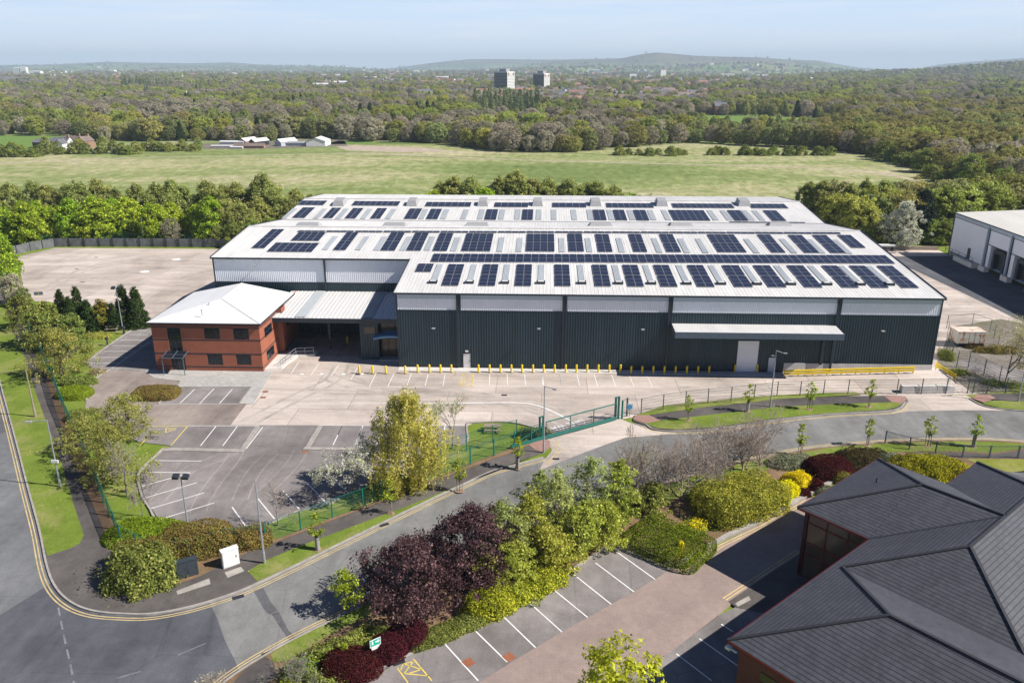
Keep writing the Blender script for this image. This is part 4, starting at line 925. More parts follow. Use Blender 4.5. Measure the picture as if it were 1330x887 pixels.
# covered bay and visitor entrance between the office and the warehouse
YL, ZL = 108., 6.25; LXL, LXR = -39.3, XN
h = MB(); ribroof(h, LXL, LXR+.1, YL-.3, ZL, YB-.05, 7.0, .6, .06); lr = h.build('covered_bay_roof', M['rooflink'], wh)
for pa, pb, qa, qb in [((500, 410), (525, 410), 0, 0)]: pass
for xx in (-35.2+.6, -25.0):
    h = MB(); h.box(xx-.8, xx+.8, YL-.1, YB-.2, 0, .01); h = MB()
    za = ZL+.04; zb3 = 7.0+.04
    for k_ in range(8):
        a = xx-.8+k_*.2; h.quad((a, YL-.1, za+.05), (a+.1, YL-.1, za+.11), (a+.1, YB-.2, zb3+.11), (a, YB-.2, zb3+.05)); h.quad((a+.1, YL-.1, za+.11), (a+.2, YL-.1, za+.05), (a+.2, YB-.2, zb3+.05), (a+.1, YB-.2, zb3+.11))
    h.build('roof_light', M['rooflight'], lr)
h = MB(); h.box(LXL, LXR-.05, YL-.4, YL-.28, ZL-.65, ZL-.01); h.build('gutter', M['trim'], lr)
h = MB(); h.quad((LXL, YL-.2, ZL-.5), (LXL, YB, ZL-.4), (LXR, YB, ZL-.4), (LXR, YL-.2, ZL-.5)); h.build('soffit', M['trim'], lr)
h = MB(); h.box(-31.9, -31.6, YL+4.2, YL+4.5, 0, 5.8); h.build('bay_column', M['trim'], wh)
ex0 = -26.1; h = MB(); ribwall(h, ex0, -23.4, YL-.2, .4, 5.6); h.box(ex0, -23.4, YL-.18, YL+.2, 0, .4); h.box(ex0-.02, ex0+.08, YL-.1, YB, 0, 5.8); h.box(-23.4, LXR, YL+.9, YL+1., 0, 1.0)
h.box(ex0, -25.6, YL-.22, YL-.16, 4.1, 5.6)
ent = h.build('entrance_wall', M['clad'], wh)
h = MB(); h.box(-25.4, -23.9, YL-.3, YL-.24, 4.05, 5.05); h.build('window', M['blind'], ent)
h = MB(); h.box(-23.3, LXR-.05, YL+.85, YL+.9, 3.4, 5.4); h.box(-23.3, LXR-.05, YL+.85, YL+.9, .3, 2.9); h.build('entrance_glazing', M['blind'], ent)
h = MB()
for x_ in (-23.35, -22.3, -21.25, -20.25): h.box(x_, x_+.08, YL+.78, YL+.86, .2, 5.5)
h.box(-23.35, LXR-.05, YL+.78, YL+.86, 2.9, 3.4); h.build('glazing_frame', M['trim'], ent)
h = MB(); pr = [(-24.0+t*(LXR+24.0), 3.55+.55*math.sin(PI*(.12+.55*t))) for t in np.linspace(0, 1, 10)]
for (xa, za), (xb, zb4) in zip(pr, pr[1:]): h.add([(xa, YL-1.4, za), (xb, YL-1.4, zb4), (xb, YL+.8, zb4+.1), (xa, YL+.8, za+.1), (xa, YL-1.4, za-.28), (xb, YL-1.4, zb4-.28)], [[0, 1, 2, 3], [4, 5, 1, 0]])
h.build('entrance_canopy', M['blueawn'], ent)
h = MB(); h.box(-23.4, LXR-.05, YL-1., YL+.8, 0, .3); h.box(-23.9, LXR-.05, YL-1.5, YL-1., 0, .15); h.build('entrance_step', M['slabs'], ent)
h = MB(); h.box(-27.9, -26.9, YB-.16, YB-.06, .1, 2.4); h.build('person_door', M['silver2'], wh)
# low kerbed strip under the front wall, sloping dock apron
struct('footway', MB().box(XN, 33.2, YF-1.55, YF-.12, 0, .14), M['cleanconc'])
nx, ny = 10, 4; ap = MB()
def apz(u, v): return .08+.75*u*v
for i in range(nx):
    for j in range(ny):
        u0, u1, v0, v1 = i/nx, (i+1)/nx, j/ny, (j+1)/ny
        f = lambda u, v: (33.3+(XR+1.5-33.3)*u, YF-7+7*v, apz(u, v))
        ap.quad(f(u0, v0), f(u1, v0), f(u1, v1), f(u0, v1))
struct('dock_apron', ap, M['concrete'])
# crash barriers
def barrier(p0, p1, z0, z1, label, n):
    e = empty('crash_barrier', (p0[0], p0[1], 0), 0, label, 'barrier', 'yellow crash barriers by the dock apron')
    d = Vector((p1[0]-p0[0], p1[1]-p0[1], z1-z0))
    for hz in (.45, .85):
        h = MB(); a = Vector((0, 0, z0+hz)); b = a+d
        nrm = Vector((-d.y, d.x, 0)).normalized()
        prof = [(0, -.16), (-.07, -.12), (-.07, -.04), (0, 0), (-.07, .04), (-.07, .12), (0, .16)]
        for (o0, h0), (o1, h1) in zip(prof, prof[1:]):
            for sg in (1,):
                h.quad(a+nrm*o0+Vector((0, 0, h0)), b+nrm*o0+Vector((0, 0, h0)), b+nrm*o1+Vector((0, 0, h1)), a+nrm*o1+Vector((0, 0, h1)))
        h.build('rail', M['yellow'], e)
    for i in range(n):
        t = (i+.05)/(n-.9); c = d*t; h = MB(); h.box(c.x-.06, c.x+.06, c.y+.02, c.y+.16, z0+c.z-.2, z0+c.z+1.02); h.build('post', M['yellow'], e)
barrier((32.9, 103.3), (50.6, 103.9), .05, .62, 'long yellow double-rail crash barrier along the dock apron', 10)
barrier((54.6, 106.3), (55.4, 102.2), .4, .2, 'short yellow crash barrier beyond the right corner of the warehouse', 3)
# concrete blocks beside the side gate
for i, (a, b) in enumerate([(1172, 1194), (1195, 1217), (1218, 1240)]):
    p = G(a, 513); q = G(b, 513-.6); h = MB(); L = math.hypot(q[0]-p[0], q[1]-p[1])-.05; e = .05
    h.add([(0, 0, 0), (L, 0, 0), (L, .9, 0), (0, .9, 0), (e, e, .95), (L-e, e, .95), (L-e, .9-e, .95), (e, .9-e, .95)], [[4, 5, 6, 7], [0, 1, 5, 4], [1, 2, 6, 5], [2, 3, 7, 6], [3, 0, 4, 7]])
    o = h.build('concrete_block', M['cleanconc']); o.location = (p[0], p[1]+.3, .1); tag(o, 'white concrete barrier block behind the mesh fence, %s of three from the left' % ['first', 'second', 'third'][i], 'barrier block', 'concrete blocks across the side entrance')
# yellow bollards
bx = [467, 484.3, 501.4, 526.5, 542.6, 557.9, 572.3, 586.4, 621.6, 635.9, 650, 664.2, 678, 692.2, 706.2, 720.3, 734.6, 748.6, 762.5, 777, 791.2, 805.7, 819.6, 833.8, 848.2, 862.7, 877.1, 891.7, 906.2, 920.6, 954, 983]
first = None
def bollard():
    e = empty('bollard'); h = MB(); h.tube((0, 0, 0), (0, 0, 1.08), .14, n=10); h.tube((0, 0, 1.08), (0, 0, 1.15), .14, .06, 10); h.build('post', M['yellow'], e)
    h = MB(); h.tube((0, 0, -.02), (0, 0, .04), .19, n=10); h.build('base_plate', M['dark'], e); return e
for i, x_ in enumerate(bx+[451.5]):
    if first is None: first = bollard(); reg_kids(first); o = first
    else: o = copy_tree(first)
    y_ = 485.6 if i < 4 else (484 if i < 22 else 485.8 if i < 30 else 484)
    gx, gy = G(x_, y_+ .4)
    if i == len(bx): gx, gy = G(451.5, 447); 
    o.location = (gx, gy, .1)
    lab = '%s yellow bollard from the left in the row before the dark warehouse wall' % ordinal(i)
    if i in (30, 31): lab = 'yellow bollard at the %s side of the pale loading door' % ('left' if i == 30 else 'right')
    if i == 32: lab = 'yellow bollard standing alone in the shade under the covered bay'
    tag(o, lab, 'bollard', 'yellow bollards along the warehouse')

# ------------------------------------------------------------------ brick office
OX0, OX1, OY0, OY1, OZ = -53.6, -38.6, 102.3, 117.2, 7.15
of = empty('brick_office', (0, 0, 0), 0, 'two-storey orange brick office block with white hipped roof beside the warehouse', 'office building')
WIN = [(418, 515, 292, 357), (587, 683, 292, 360), (437, 533, 443, 507), (603, 697, 443, 507)]
def f8(x, y): return (170+x/4.436, 360+y/4.436)
openings = []
for a, b, c, d in WIN:
    x0, z1 = WY(*f8(a, c), OY0); x1, z0 = WY(*f8(b, d), OY0); openings.append((x0, x1, z0, z1))
sx0, sz1 = WY(*f8(205, 292), OY0); sx1, _ = WY(*f8(282, 292), OY0); sz0 = WY(*f8(240, 430), OY0)[1]
openings += [(sx0, sx1, sz0, sz1), (sx0+.05, sx1+.1, .1, 2.5)]
def wall_with_openings(mb, x0, x1, z0, z1, ops, fn):
    xs = sorted({x0, x1}|{v for o in ops for v in o[:2]}); zs = sorted({z0, z1}|{v for o in ops for v in o[2:]})
    for i in range(len(xs)-1):
        for j in range(len(zs)-1):
            cx, cz = (xs[i]+xs[i+1])/2, (zs[j]+zs[j+1])/2
            if any(o[0] < cx < o[1] and o[2] < cz < o[3] for o in ops): continue
            mb.quad(fn(xs[i], zs[j], 0), fn(xs[i+1], zs[j], 0), fn(xs[i+1], zs[j+1], 0), fn(xs[i], zs[j+1], 0))
    for o in ops:
        c = [(o[0], o[2]), (o[1], o[2]), (o[1], o[3]), (o[0], o[3])]
        for p, q in zip(c, c[1:]+c[:1]): mb.quad(fn(*p, 0), fn(*p, .15), fn(*q, .15), fn(*q, 0))
fr_ = lambda x, z, d: (x, OY0+d, z)
w = MB(); wall_with_openings(w, OX0, OX1, 0, OZ, openings, fr_)
fs = lambda y, z, d: (OX1-d, y, z)
sops = []
for (px0, px1, yt, yb) in [(762, 788, 262, 330), (772, 800, 408, 486)]:
    sops.append((104.2, 107.4, 4.35 if yt < 300 else .95, 5.75 if yt < 300 else 2.4))
wall_with_openings(w, OY0, 109.6, 0, OZ, sops, fs)
w.quad((OX1, 109.6, 0), (OX1+.8, 109.6, 0), (OX1+.8, 109.6, OZ), (OX1, 109.6, OZ)); w.quad((OX1+.8, 109.6, 0), (OX1+.8, 111.2, 0), (OX1+.8, 111.2, OZ), (OX1+.8, 109.6, OZ)); w.quad((OX1+.8, 111.2, 0), (OX1+.1, 111.2, 0), (OX1+.1, 111.2, OZ), (OX1+.8, 111.2, OZ))
w.quad((OX1+.1, 111.2, 0), (OX1+.1, OY1+2.2, 0), (OX1+.1, OY1+2.2, OZ), (OX1+.1, 111.2, OZ)); w.quad((OX0, OY0, 0), (OX0, OY1, 0), (OX0, OY1, OZ), (OX0, OY0, OZ)); w.quad((OX0, OY1, 0), (OX1, OY1, 0), (OX1, OY1, OZ), (OX0, OY1, OZ))
ow = w.build('wall', M['brick'], of)
w = MB()
for z in (WY(*f8(400, 515), OY0)[1], WY(*f8(400, 440), OY0)[1], WY(*f8(400, 361), OY0)[1], WY(*f8(400, 291), OY0)[1]):
    xsg = [OX0]+[v for o in sorted(openings) if o[2] < z < o[3] for v in o[:2]]+[OX1]
    for a, b in zip(xsg[::2], xsg[1::2]): w.box(a-.02, b+.02, OY0-.025, OY0+.02, z-.07, z+.07)
    ysg = [OY0-.02]+[v for o in sops if o[2] < z < o[3] for v in o[:2]]+[109.6]
    for a, b in zip(ysg[::2], ysg[1::2]): w.box(OX1-.02, OX1+.025, a, b, z-.07, z+.07)
    w.box(OX1+.78, OX1+.825, 109.58, 111.2, z-.07, z+.07)
w.build('string_course', M['trim'], ow)
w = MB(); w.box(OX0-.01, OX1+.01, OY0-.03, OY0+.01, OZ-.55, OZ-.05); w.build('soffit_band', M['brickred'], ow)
def window(o, y=None, x=None, nx=2, nz=2, m='glass'):
    a, b, c, d = o; h = MB()
    P = (lambda u, v, e: (u, y+e, v)) if y is not None else (lambda u, v, e: (x-e, u, v))
    h.quad(P(a, c, .13), P(b, c, .13), P(b, d, .13), P(a, d, .13)); gl = h.build('window', M[m], of)
    h = MB()
    def bx_(u0, u1, v0, v1):
        p = [P(u, v, e) for e in (.06, .125) for u, v in ((u0, v0), (u1, v0), (u1, v1), (u0, v1))]; h.add(p, [[0, 1, 2, 3], [4, 7, 6, 5], [0, 4, 5, 1], [1, 5, 6, 2], [2, 6, 7, 3], [3, 7, 4, 0]])
    t = .07
    for i in range(nx+1): u = a+(b-a-t)*i/nx; bx_(u, u+t, c, d)
    for j in range(nz+1): v = c+(d-c-t)*j/nz; bx_(a+t, b-t, v, v+t)
    h.build('frame', M['trim'], gl)
for o in openings[:4]: window(o, y=OY0)
window(openings[4], y=OY0, nx=2, nz=4); 
for o in sops: window(o, x=OX1, nx=2, nz=2)
a, b, c, d = openings[5]; h = MB(); h.quad((a, OY0+.12, c), (b, OY0+.12, c), (b, OY0+.12, d), (a, OY0+.12, d)); dr = h.build('door', M['glass'], of)
h = MB(); [h.box(x_, x_+.08, OY0+.03, OY0+.11, c, d) for x_ in (a, (a+b)/2, b-.08)]; h.box(a, b, OY0+.03, OY0+.11, d-.1, d); h.build('frame', M['trim'], dr)
h = MB(); h.quad((a-.4, OY0-1.9, 2.6), (b+.6, OY0-1.9, 2.6), (b+.6, OY0-.02, 3.), (a-.4, OY0-.02, 3.)); po = h.build('porch_roof', M['glass'], of)
h = MB()
for x_ in (a-.4, (a+b)/2+.1, b+.6): h.bar((x_, OY0-1.9, 2.62), (x_, OY0-.02, 3.02), .07)
h.bar((a-.4, OY0-1.9, 2.62), (b+.6, OY0-1.9, 2.62), .08); h.bar((a-.4, OY0-1., 2.81), (b+.6, OY0-1., 2.81), .06)
for x_ in (a-.4, b+.6): h.bar((x_, OY0-1.85, 0), (x_, OY0-1.85, 2.6), .08)
h.build('porch_frame', M['greyfence'], po)
# hipped roof
e = .35; ez = OZ+.0; FA = (*G(288, 388, 8.7), 8.7); BA = (FA[0]-.3, OY1+e, 8.7)
c0, c1, c2, c3 = (OX0-e, OY0-e, ez), (OX1+e, OY0-e, ez), (OX1+e, OY1+e, ez), (OX0-e, OY1+e, ez)
h = MB(); h.quad(c0, c1, FA); h.quad(c1, c2, BA, FA); h.quad(c3, c0, FA, BA); h.quad(c2, c3, BA); h.quad(c0, c3, c2, c1)
rf = h.build('roof', M['roofw'], of)
h = MB(); h.box(OX0-e-.08, OX1+e+.08, OY0-e-.08, OY0-e+.01, ez-.16, ez+.02); h.box(OX1+e-.01, OX1+e+.08, OY0-e+.01, OY1+e, ez-.16, ez+.02); h.box(OX0-e-.08, OX0-e+.01, OY0-e+.01, OY1+e, ez-.16, ez+.02); h.build('gutter', M['trim'], rf)
h = MB()
for p, q in ((c0, FA), (c1, FA), (FA, BA)): h.bar(Vector(p)+Vector((0, 0, .03)), Vector(q)+Vector((0, 0, .03)), .14, .05)
h.build('hip_cap', M['roof'], rf)
for px_, py_ in ((271.5, 396), (262, 405)):
    x, y = G(px_, py_, 8.3); h = MB(); z = 7.8; h.tube((x, y, z), (x, y, z+.75), .06, n=8); h.box(x-.14, x+.14, y-.08, y+.08, z+.72, z+.78); h.build('roof_vent', M['hood'], rf)
h = MB(); 
for z in (5.2,): h.box(OX1+.1, OX1+.5, 112.6, 113.5, z-.8, z+.3); h.box(OX1+.1, OX1+.45, 114., 114.8, z-.6, z+.3)
h.build('air_conditioner', M['white'], of)
h = MB(); h.box(OX1+.1, OX1+.16, 113.2, 116, 3.2, 4.5); h.build('window', M['glass'], of)
# ramp and steps with handrails at the office's side
h = MB(); rp = [(OX1+.05, OY0+.3), (OX1+2.2, OY0+1.2), (OX1+3.0, 108.4), (OX1+5.4, 108.9), (OX1+5.4, 110.6), (OX1+.9, 110.6), (OX1+.9, 109.6), (OX1+.05, 109.6)]
o = sheet('ramp', rp, .38, M['cleanconc'], 0.)
e2 = empty('handrail', (0, 0, 0), 0, 'pale steel handrail along the ramp at the office side', 'handrail')
h = MB(); pts = [(OX1+2.0, OY0+1.4), (OX1+2.3, 105.), (OX1+2.75, 108.5), (OX1+5.2, 109.0)]
for p, q in zip(pts, pts[1:]): [h.bar((*p, z), (*q, z), .05) for z in (.9, 1.4)]
h.build('rail', M['galv'], e2)
for p in pts+[((pts[0][0]+pts[1][0])/2, (pts[0][1]+pts[1][1])/2), (OX1+2.5, 106.8), (OX1+4., 108.75)]: h = MB(); h.bar((*p, .38), (*p, 1.4), .05); h.build('post', M['galv'], e2)

# ------------------------------------------------------------------ neighbouring warehouse on the right
nb = empty('neighbour_warehouse', (0, 0, 0), 0, 'pale grey warehouse with a row of dark loading docks at the right edge', 'warehouse')
NX, NY0, NY1, NZ = 91.2, 120., 181., 9.6
docks = [(158.5-i*8.6, 164.5-i*8.6) for i in range(5)]
ops = [(a, b, 1.1, 5.6) for a, b in docks]
w = MB(); wall_with_openings(w, NY0, NY1, 1.1, NZ-.9, ops, lambda y, z, d: (NX+d*8, y, z)); 
nwl = w.build('wall', M['silver'], nb)
w = MB(); w.box(NX-.05, NX+.1, NY0, NY1, NZ-.9, NZ); w.build('fascia', M['silver2'], nwl)
w = MB(); 
w.quad((NX, NY1, 0), (150, NY1, 0), (150, NY1, NZ+2), (NX, NY1, NZ)); w.quad((NX, NY0, 0), (150, NY0, 0), (150, NY0, NZ+2), (NX, NY0, NZ)); w.build('end_wall', M['silver'], nwl)
w = MB(); w.box(NX-.2, NX-.05, NY0, NY1+.2, NZ-.15, NZ+.05); w.box(NX-.07, NX+.02, NY0, NY1, NZ-1.0, NZ-.88)
for a, b in docks:
    for y in (a-1.3, b+1.3): w.box(NX-.1, NX+.02, y-.1, y+.1, 1., NZ-.9)
    w.box(NX-.07, NX, a-1.2, b+1.2, 5.6, 5.75)
w.box(NX-.1, NX+.02, NY1-.15, NY1+.05, 0, NZ); w.build('trim', M['trim'], nwl)
for a, b in docks:
    w = MB(); w.box(NX+1.1, NX+1.2, a, b, 1., 5.6); dk = w.build('dock_door', M['dark'], nb)
    w = MB(); w.box(NX+.2, NX+1., a+.7, a+1.4, 1., 5.); w.box(NX+.2, NX+1., b-1.4, b-.7, 1., 5.); w.box(NX+.2, NX+1., a+1.4, b-1.4, 4.4, 5.2); w.build('dock_seal', M['trim'], dk)
    w = MB(); w.box(NX-.6, NX+.5, b+.1, b+2.5, 0, 1.15); w.build('dock_pier', M['cleanconc'], nb)
    w = MB(); w.box(NX-.5, NX-.15, b+1.4, b+1.75, 1.15, NZ-.5); w.build('pilaster', M['silver2'], nb)
w = MB(); w.box(NX-.08, NX, 172., 173.1, 1.2, 3.4); w.build('door', M['dark'], nb)
w = MB(); w.box(NX-1.4, NX-.1, 168, 176, .0, 1.1); w.build('landing', M['cleanconc'], nb)
w = MB(); [w.bar((NX-1.35, 168, z), (NX-1.35, 180, z), .06) for z in (1.7, 2.2)]; [w.bar((NX-1.35, y, 1.), (NX-1.35, y, 2.2), .06) for y in (168, 171, 174, 177, 180)]; w.build('handrail', M['trim'], nb)
w = MB(); ribroof(w, 0, NY1-NY0+.3, 0, 0, 0, 0); w = MB(); w.quad((NX-.15, NY0-.2, NZ), (150, NY0-.2, NZ+2.6), (150, NY1+.2, NZ+2.6), (NX-.15, NY1+.2, NZ)); w.build('roof', M['roofnb'], nb)
sheet('service_yard', GL([(1140, 334), (1150, 338), (1189, 352), (1290, 400), (1350, 430), (1400, 440), (1400, 400), (1233, 333)]), .1, M['roaddark'])  # dark tarmac drawn out to the building's shadow edge, painting in wider shade
# boundary at the end of the right-hand yard
bw = MB(); bw.box(58, 91, 185.6, 186.2, 0, .9); o = bw.build('boundary_wall', M['brown']); tag(o, 'low brown wall closing the far end of the shaded service yard', 'wall')
st = empty('storage_rack', (0, 0, 0), 0, 'long low white-topped rack standing before the far wall of the service yard', 'rack')
bw = MB(); bw.box(66.5, 80.5, 184.0, 185.2, 1.2, 1.55); bw.build('cover', M['roofw'], st); bw = MB(); [bw.box(x, x+.2, 184.1, 185.1, 0.05, 1.2) for x in np.arange(66.8, 80.3, 2.2)]; bw.build('leg', M['trim'], st)
yl2 = MB()
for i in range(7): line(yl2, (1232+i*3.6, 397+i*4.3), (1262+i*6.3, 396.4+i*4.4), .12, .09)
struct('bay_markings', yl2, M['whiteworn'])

# ------------------------------------------------------------------ slate-roofed office, bottom right (plan axes a, b turned 42 degrees)
SE = 6.5; S0 = G(944.7, 831, SE)
so = empty('slate_roofed_office', (S0[0], S0[1], 0), math.radians(42), 'office with grey slate hipped roofs and dark red framed glazing in the near right corner', 'office building')
# local x = a, local y = -b
def Q(a, b, z): return (a, -b, z)
m_ = .3788; zr = SE+6.6*m_; vz = 9-.3788*(18-12.25)
def face(nm, pts, m): h = MB(); h.quad(*[Q(*p) for p in pts]); return h.build(nm, m, so)
sm = MB(); sm.k = 0
def fc2(pts, k_): sm.k = k_; sm.quad(*[Q(*p) for p in pts])
fc2([(0, 0, SE), (12.25, .79, SE+.3), (6.6, 6.6, zr)], 0)
fc2([(0, 0, SE), (17.6, 0, SE), (12.25, .79, SE+.3)], 0); fc2([(17.6, 0, SE), (24.2, 6.6, zr), (18, 6.6, zr), (12.25, .79, SE+.3)], 0)
fc2([(0, 0, SE), (6.6, 6.6, zr), (6.6, 22, zr), (0, 22, SE)], 1)
fc2([(6.6, 6.6, zr), (12.25, .79, SE+.3), (12.25, 22, SE+.3), (6.6, 22, zr)], 1)
fc2([(18, 6.6, zr), (12.25, 12.4, SE+.3), (12.25, .79, SE+.3)], 1)
fc2([(18, 6.6, zr), (30.5, 6.6, zr), (30.5, 13.4, SE), (12.25, 13.4, SE), (12.25, 12.4, SE+.3)], 0)
fc2([(17.6, -6, SE), (30.8, -6, SE), (24.2, .6, zr)], 0)
fc2([(17.6, -6, SE), (24.2, .6, zr), (24.2, 6.6, zr), (17.6, 0, SE)], 1)
fc2([(30.8, -6, SE), (30.8, 0, SE), (24.2, 6.6, zr), (24.2, .6, zr)], 1)
fc2([(30.8, 0, SE), (37., 0, SE), (30.4, 6.6, zr), (24.2, 6.6, zr)], 0)
fc2([(37., 0, SE), (37., 13.2, SE), (30.4, 6.6, zr)], 1)
sroof = sm.build('roof', [M['slate_a'], M['slate_b']], so)
h = MB()
def rb(p, q, w=.2): p = Vector(Q(*p)); q = Vector(Q(*q)); u = Vector((0, 0, .04)); h.bar(p+u, q+u, w, .1)
for p, q in [((0, 0, SE), (6.6, 6.6, zr)), ((12.25, .79, SE+.3), (6.6, 6.6, zr)), ((6.6, 6.6, zr), (6.6, 22, zr)), ((12.25, .79, SE+.3), (18, 6.6, zr)), ((18, 6.6, zr), (12.25, 12.4, SE+.3)), ((18, 6.6, zr), (30.4, 6.6, zr)),
             ((17.6, -6, SE), (24.2, .6, zr)), ((30.8, -6, SE), (24.2, .6, zr)), ((24.2, .6, zr), (24.2, 6.6, zr)), ((37, 0, SE), (30.4, 6.6, zr))]: rb(p, q)
h.build('ridge_tiles', M['ridge'], sroof)
h = MB()
for p, q in [((17.6, 0, SE), (24.2, 6.6, zr)), ((12.25, .79, SE+.3), (12.25, 22, SE+.3)), ((30.8, 0, SE), (24.2, 6.6, zr))]: h.bar(Vector(Q(*p))+Vector((0, 0, .02)), Vector(Q(*q))+Vector((0, 0, .02)), .16, .04)
h.build('valley_lead', M['dark'], sroof)
h = MB()
for p, q in [((0, 0), (17.6, 0)), ((17.6, 0), (17.6, -6)), ((17.6, -6), (30.8, -6)), ((30.8, -6), (30.8, 0)), ((30.8, 0), (37, 0)), ((37, 0), (37, 13)), ((0, 0), (0, 22))]: h.bar(Q(*p, SE-.1), Q(*q, SE-.1), .12, .16)
h.build('gutter', M['redframe'], sroof)
h = MB(); x_, y_ = 26.6, -2.9; h.tube(Q(24.4, -3.1, 7.4), Q(24.4, -3.1, 7.95), .06); h.build('roof_vent', M['dark'], sroof)
# walls
def sw(nm, p, q, z0, z1, m, t=.15):
    h = MB(); h.bar(Q(*p, (z0+z1)/2), Q(*q, (z0+z1)/2), t, z1-z0); return h.build(nm, m, so)
ins = .6
sw('wall', (ins, ins), (17., ins), 0, SE-.1, M['brickred']); sw('wall', (ins, ins), (ins, 21), 0, SE-.1, M['brickred']); sw('wall', (31.3, .6), (36.4, .6), 0, SE-.1, M['brickred']); sw('wall', (36.4, .6), (36.4, 13), 0, SE-.1, M['brickred'])
sw('wall', (30.2, -5.4), (30.2, .6), 0, SE-.1, M['brickred'])
def glazed(p, q, n, rows):
    g_ = sw('glazing', p, q, .05, SE-.15, M['blind'], .04); h = MB()
    P, Q_ = np.array(p, float), np.array(q, float)
    for i in range(n+1):
        c = P+(Q_-P)*i/n; h.bar(Q(*c, 0), Q(*c, SE-.1), .14 if 0 < i < n else .3, .14 if 0 < i < n else .3)
    for z in rows: h.bar(Q(*p, z), Q(*q, z), .14, .14)
    h.build('frame', M['redframe'], g_)
glazed((18.2, -5.4), (18.2, -.1), 3, (.2, 2.4, 3.4, 5.2)); glazed((18.2, -5.4), (30.2, -5.4), 7, (.2, 2.4, 3.4, 5.2))
for a in (1.6, 5.2, 8.8, 12.4): 
    for z in (1., 4.): h = MB(); h.bar(Q(a, .5, z+.65), Q(a+1.8, .5, z+.65), .08, 1.3); gw_ = h.build('window', M['blind'], so); h = MB(); h.bar(Q(a, .45, z+.65), Q(a+1.8, .45, z+.65), .05, .08); h.bar(Q(a+.9, .45, z), Q(a+.9, .45, z+1.3), .06, .06); h.build('frame', M['redframe'], gw_)
for b in (2.2, 5.6, 9): 
    for z in (1., 4.): h = MB(); h.bar(Q(.5, b, z+.65), Q(.5, b+1.8, z+.65), .08, 1.3); gw_ = h.build('window', M['blind'], so); h = MB(); h.bar(Q(.45, b, z+.65), Q(.45, b+1.8, z+.65), .05, .08); h.build('frame', M['redframe'], gw_)
h = MB(); h.tube(Q(.9, .2, 5.2), Q(.9, -.3, 5.2), .07); h.box(.75, 1.05, .25, .6, 5.1, 5.3); h.build('security_camera', M['white'], so)

# ------------------------------------------------------------------ fences and gate
def mesh_fence(label, pts, h_, wm, pm, z=.1, sp=.1, post=.07, gap=2.75, rails=True, name='mesh_fence', wire=.006, group=None, hs=.4, cat='fence', topb=.05):
    root = empty(name, (0, 0, 0), 0, label, cat, group); w = MB(); n = 0
    for (x0, y0), (x1, y1) in zip(pts, pts[1:]):
        L = math.hypot(x1-x0, y1-y0); d = ((x1-x0)/L, (y1-y0)/L); nn = (-d[1], d[0])
        k_ = int(L/sp)
        for i in range(k_):
            x, y = x0+d[0]*i*sp, y0+d[1]*i*sp
            w.quad((x-d[0]*wire, y-d[1]*wire, z+.05), (x+d[0]*wire, y+d[1]*wire, z+.05), (x+d[0]*wire, y+d[1]*wire, z+h_), (x-d[0]*wire, y-d[1]*wire, z+h_))
        zz = z+.08
        while zz < z+h_+.01:
            t = .012 if zz < z+h_-.1 else .02
            w.quad((x0, y0, zz-t), (x1, y1, zz-t), (x1, y1, zz+t), (x0, y0, zz+t)); zz += hs
        w.bar((x0, y0, z+h_), (x1, y1, z+h_), .035)
        m = max(1, round(L/gap))
        for i in range(m+1 if (x1, y1) == pts[-1] else m):
            x, y = x0+(x1-x0)*i/m, y0+(y1-y0)*i/m; p = MB(); a = math.atan2(d[1], d[0]); c, s = math.cos(a)*post/2, math.sin(a)*post/2
            p.prism([(x-c+s, y-s-c), (x+c+s, y+s-c), (x+c-s, y+s+c), (x-c-s, y-s+c)], z-.1, z+h_+topb); p.build('post', pm, root)
    w.build('mesh_panel', wm, root); return root
mesh_fence('green mesh fence between the left footpath and the trees beside the car park', GL([(38, 432), (50, 455), (67, 490), (81, 530), (98, 568), (118, 612), (135, 655), (158, 709)]), 1.9, M['greenp'], M['greenp'], .2, .06, .1, wire=.015, hs=.2)
mesh_fence('green mesh fence running behind the front footway from the corner hedges to the sliding gate', GL([(158, 709), (200, 733), (247, 729), (298.6, 715), (345.7, 707.5), (391, 691), (432, 674.6), (472, 660.6), (520, 640), (545, 631), (578, 619), (611, 605), (641.5, 594), (668, 583), (690, 577), (704, 572)]), 2.0, M['greenp'], M['greenp'], .15, .1, .1)
mesh_fence('short inner green mesh fence around the picnic lawn beside the gate', GL([(572, 596), (606, 586), (640, 575), (671, 567)]), 2., M['greenp'], M['greenp'], .1, .12, .08)
mesh_fence('dark mesh fence with thin posts between the front footway and the warehouse yard', GL([(832.4, 539), (861, 533.6), (890, 529), (919, 525.7), (949, 523.5), (979, 520), (1008.7, 516), (1038.5, 515.6), (1069, 514), (1100.7, 513.5), (1164, 513), (1228, 512), (1256, 511.5)]), 2.0, M['greymesh'], M['greymesh'], .15, .12, .09, 2.95, wire=.005)
mesh_fence('dark mesh fence right of the side entrance', GL([(1263, 512), (1281, 512), (1330, 510), (1420, 512)]), 2.0, M['greymesh'], M['greymesh'], .15, .12, .09, 2.5)
mesh_fence('tall green mesh fence along the weedy strip behind the side entrance', GL([(1228, 460), (1242, 478), (1257, 478), (1277, 489), (1296.5, 499), (1330, 508)]), 2.4, M['greymesh'], M['greymesh'], .1, .12, .09, 3.)
mesh_fence('mesh fence enclosing the rusty container', GL([(1232, 462), (1229, 427), (1262, 424), (1285, 432), (1296, 449)]), 2.1, M['greymesh'], M['greymesh'], .1, .2, .06, 4.2, wire=.003, hs=1.)
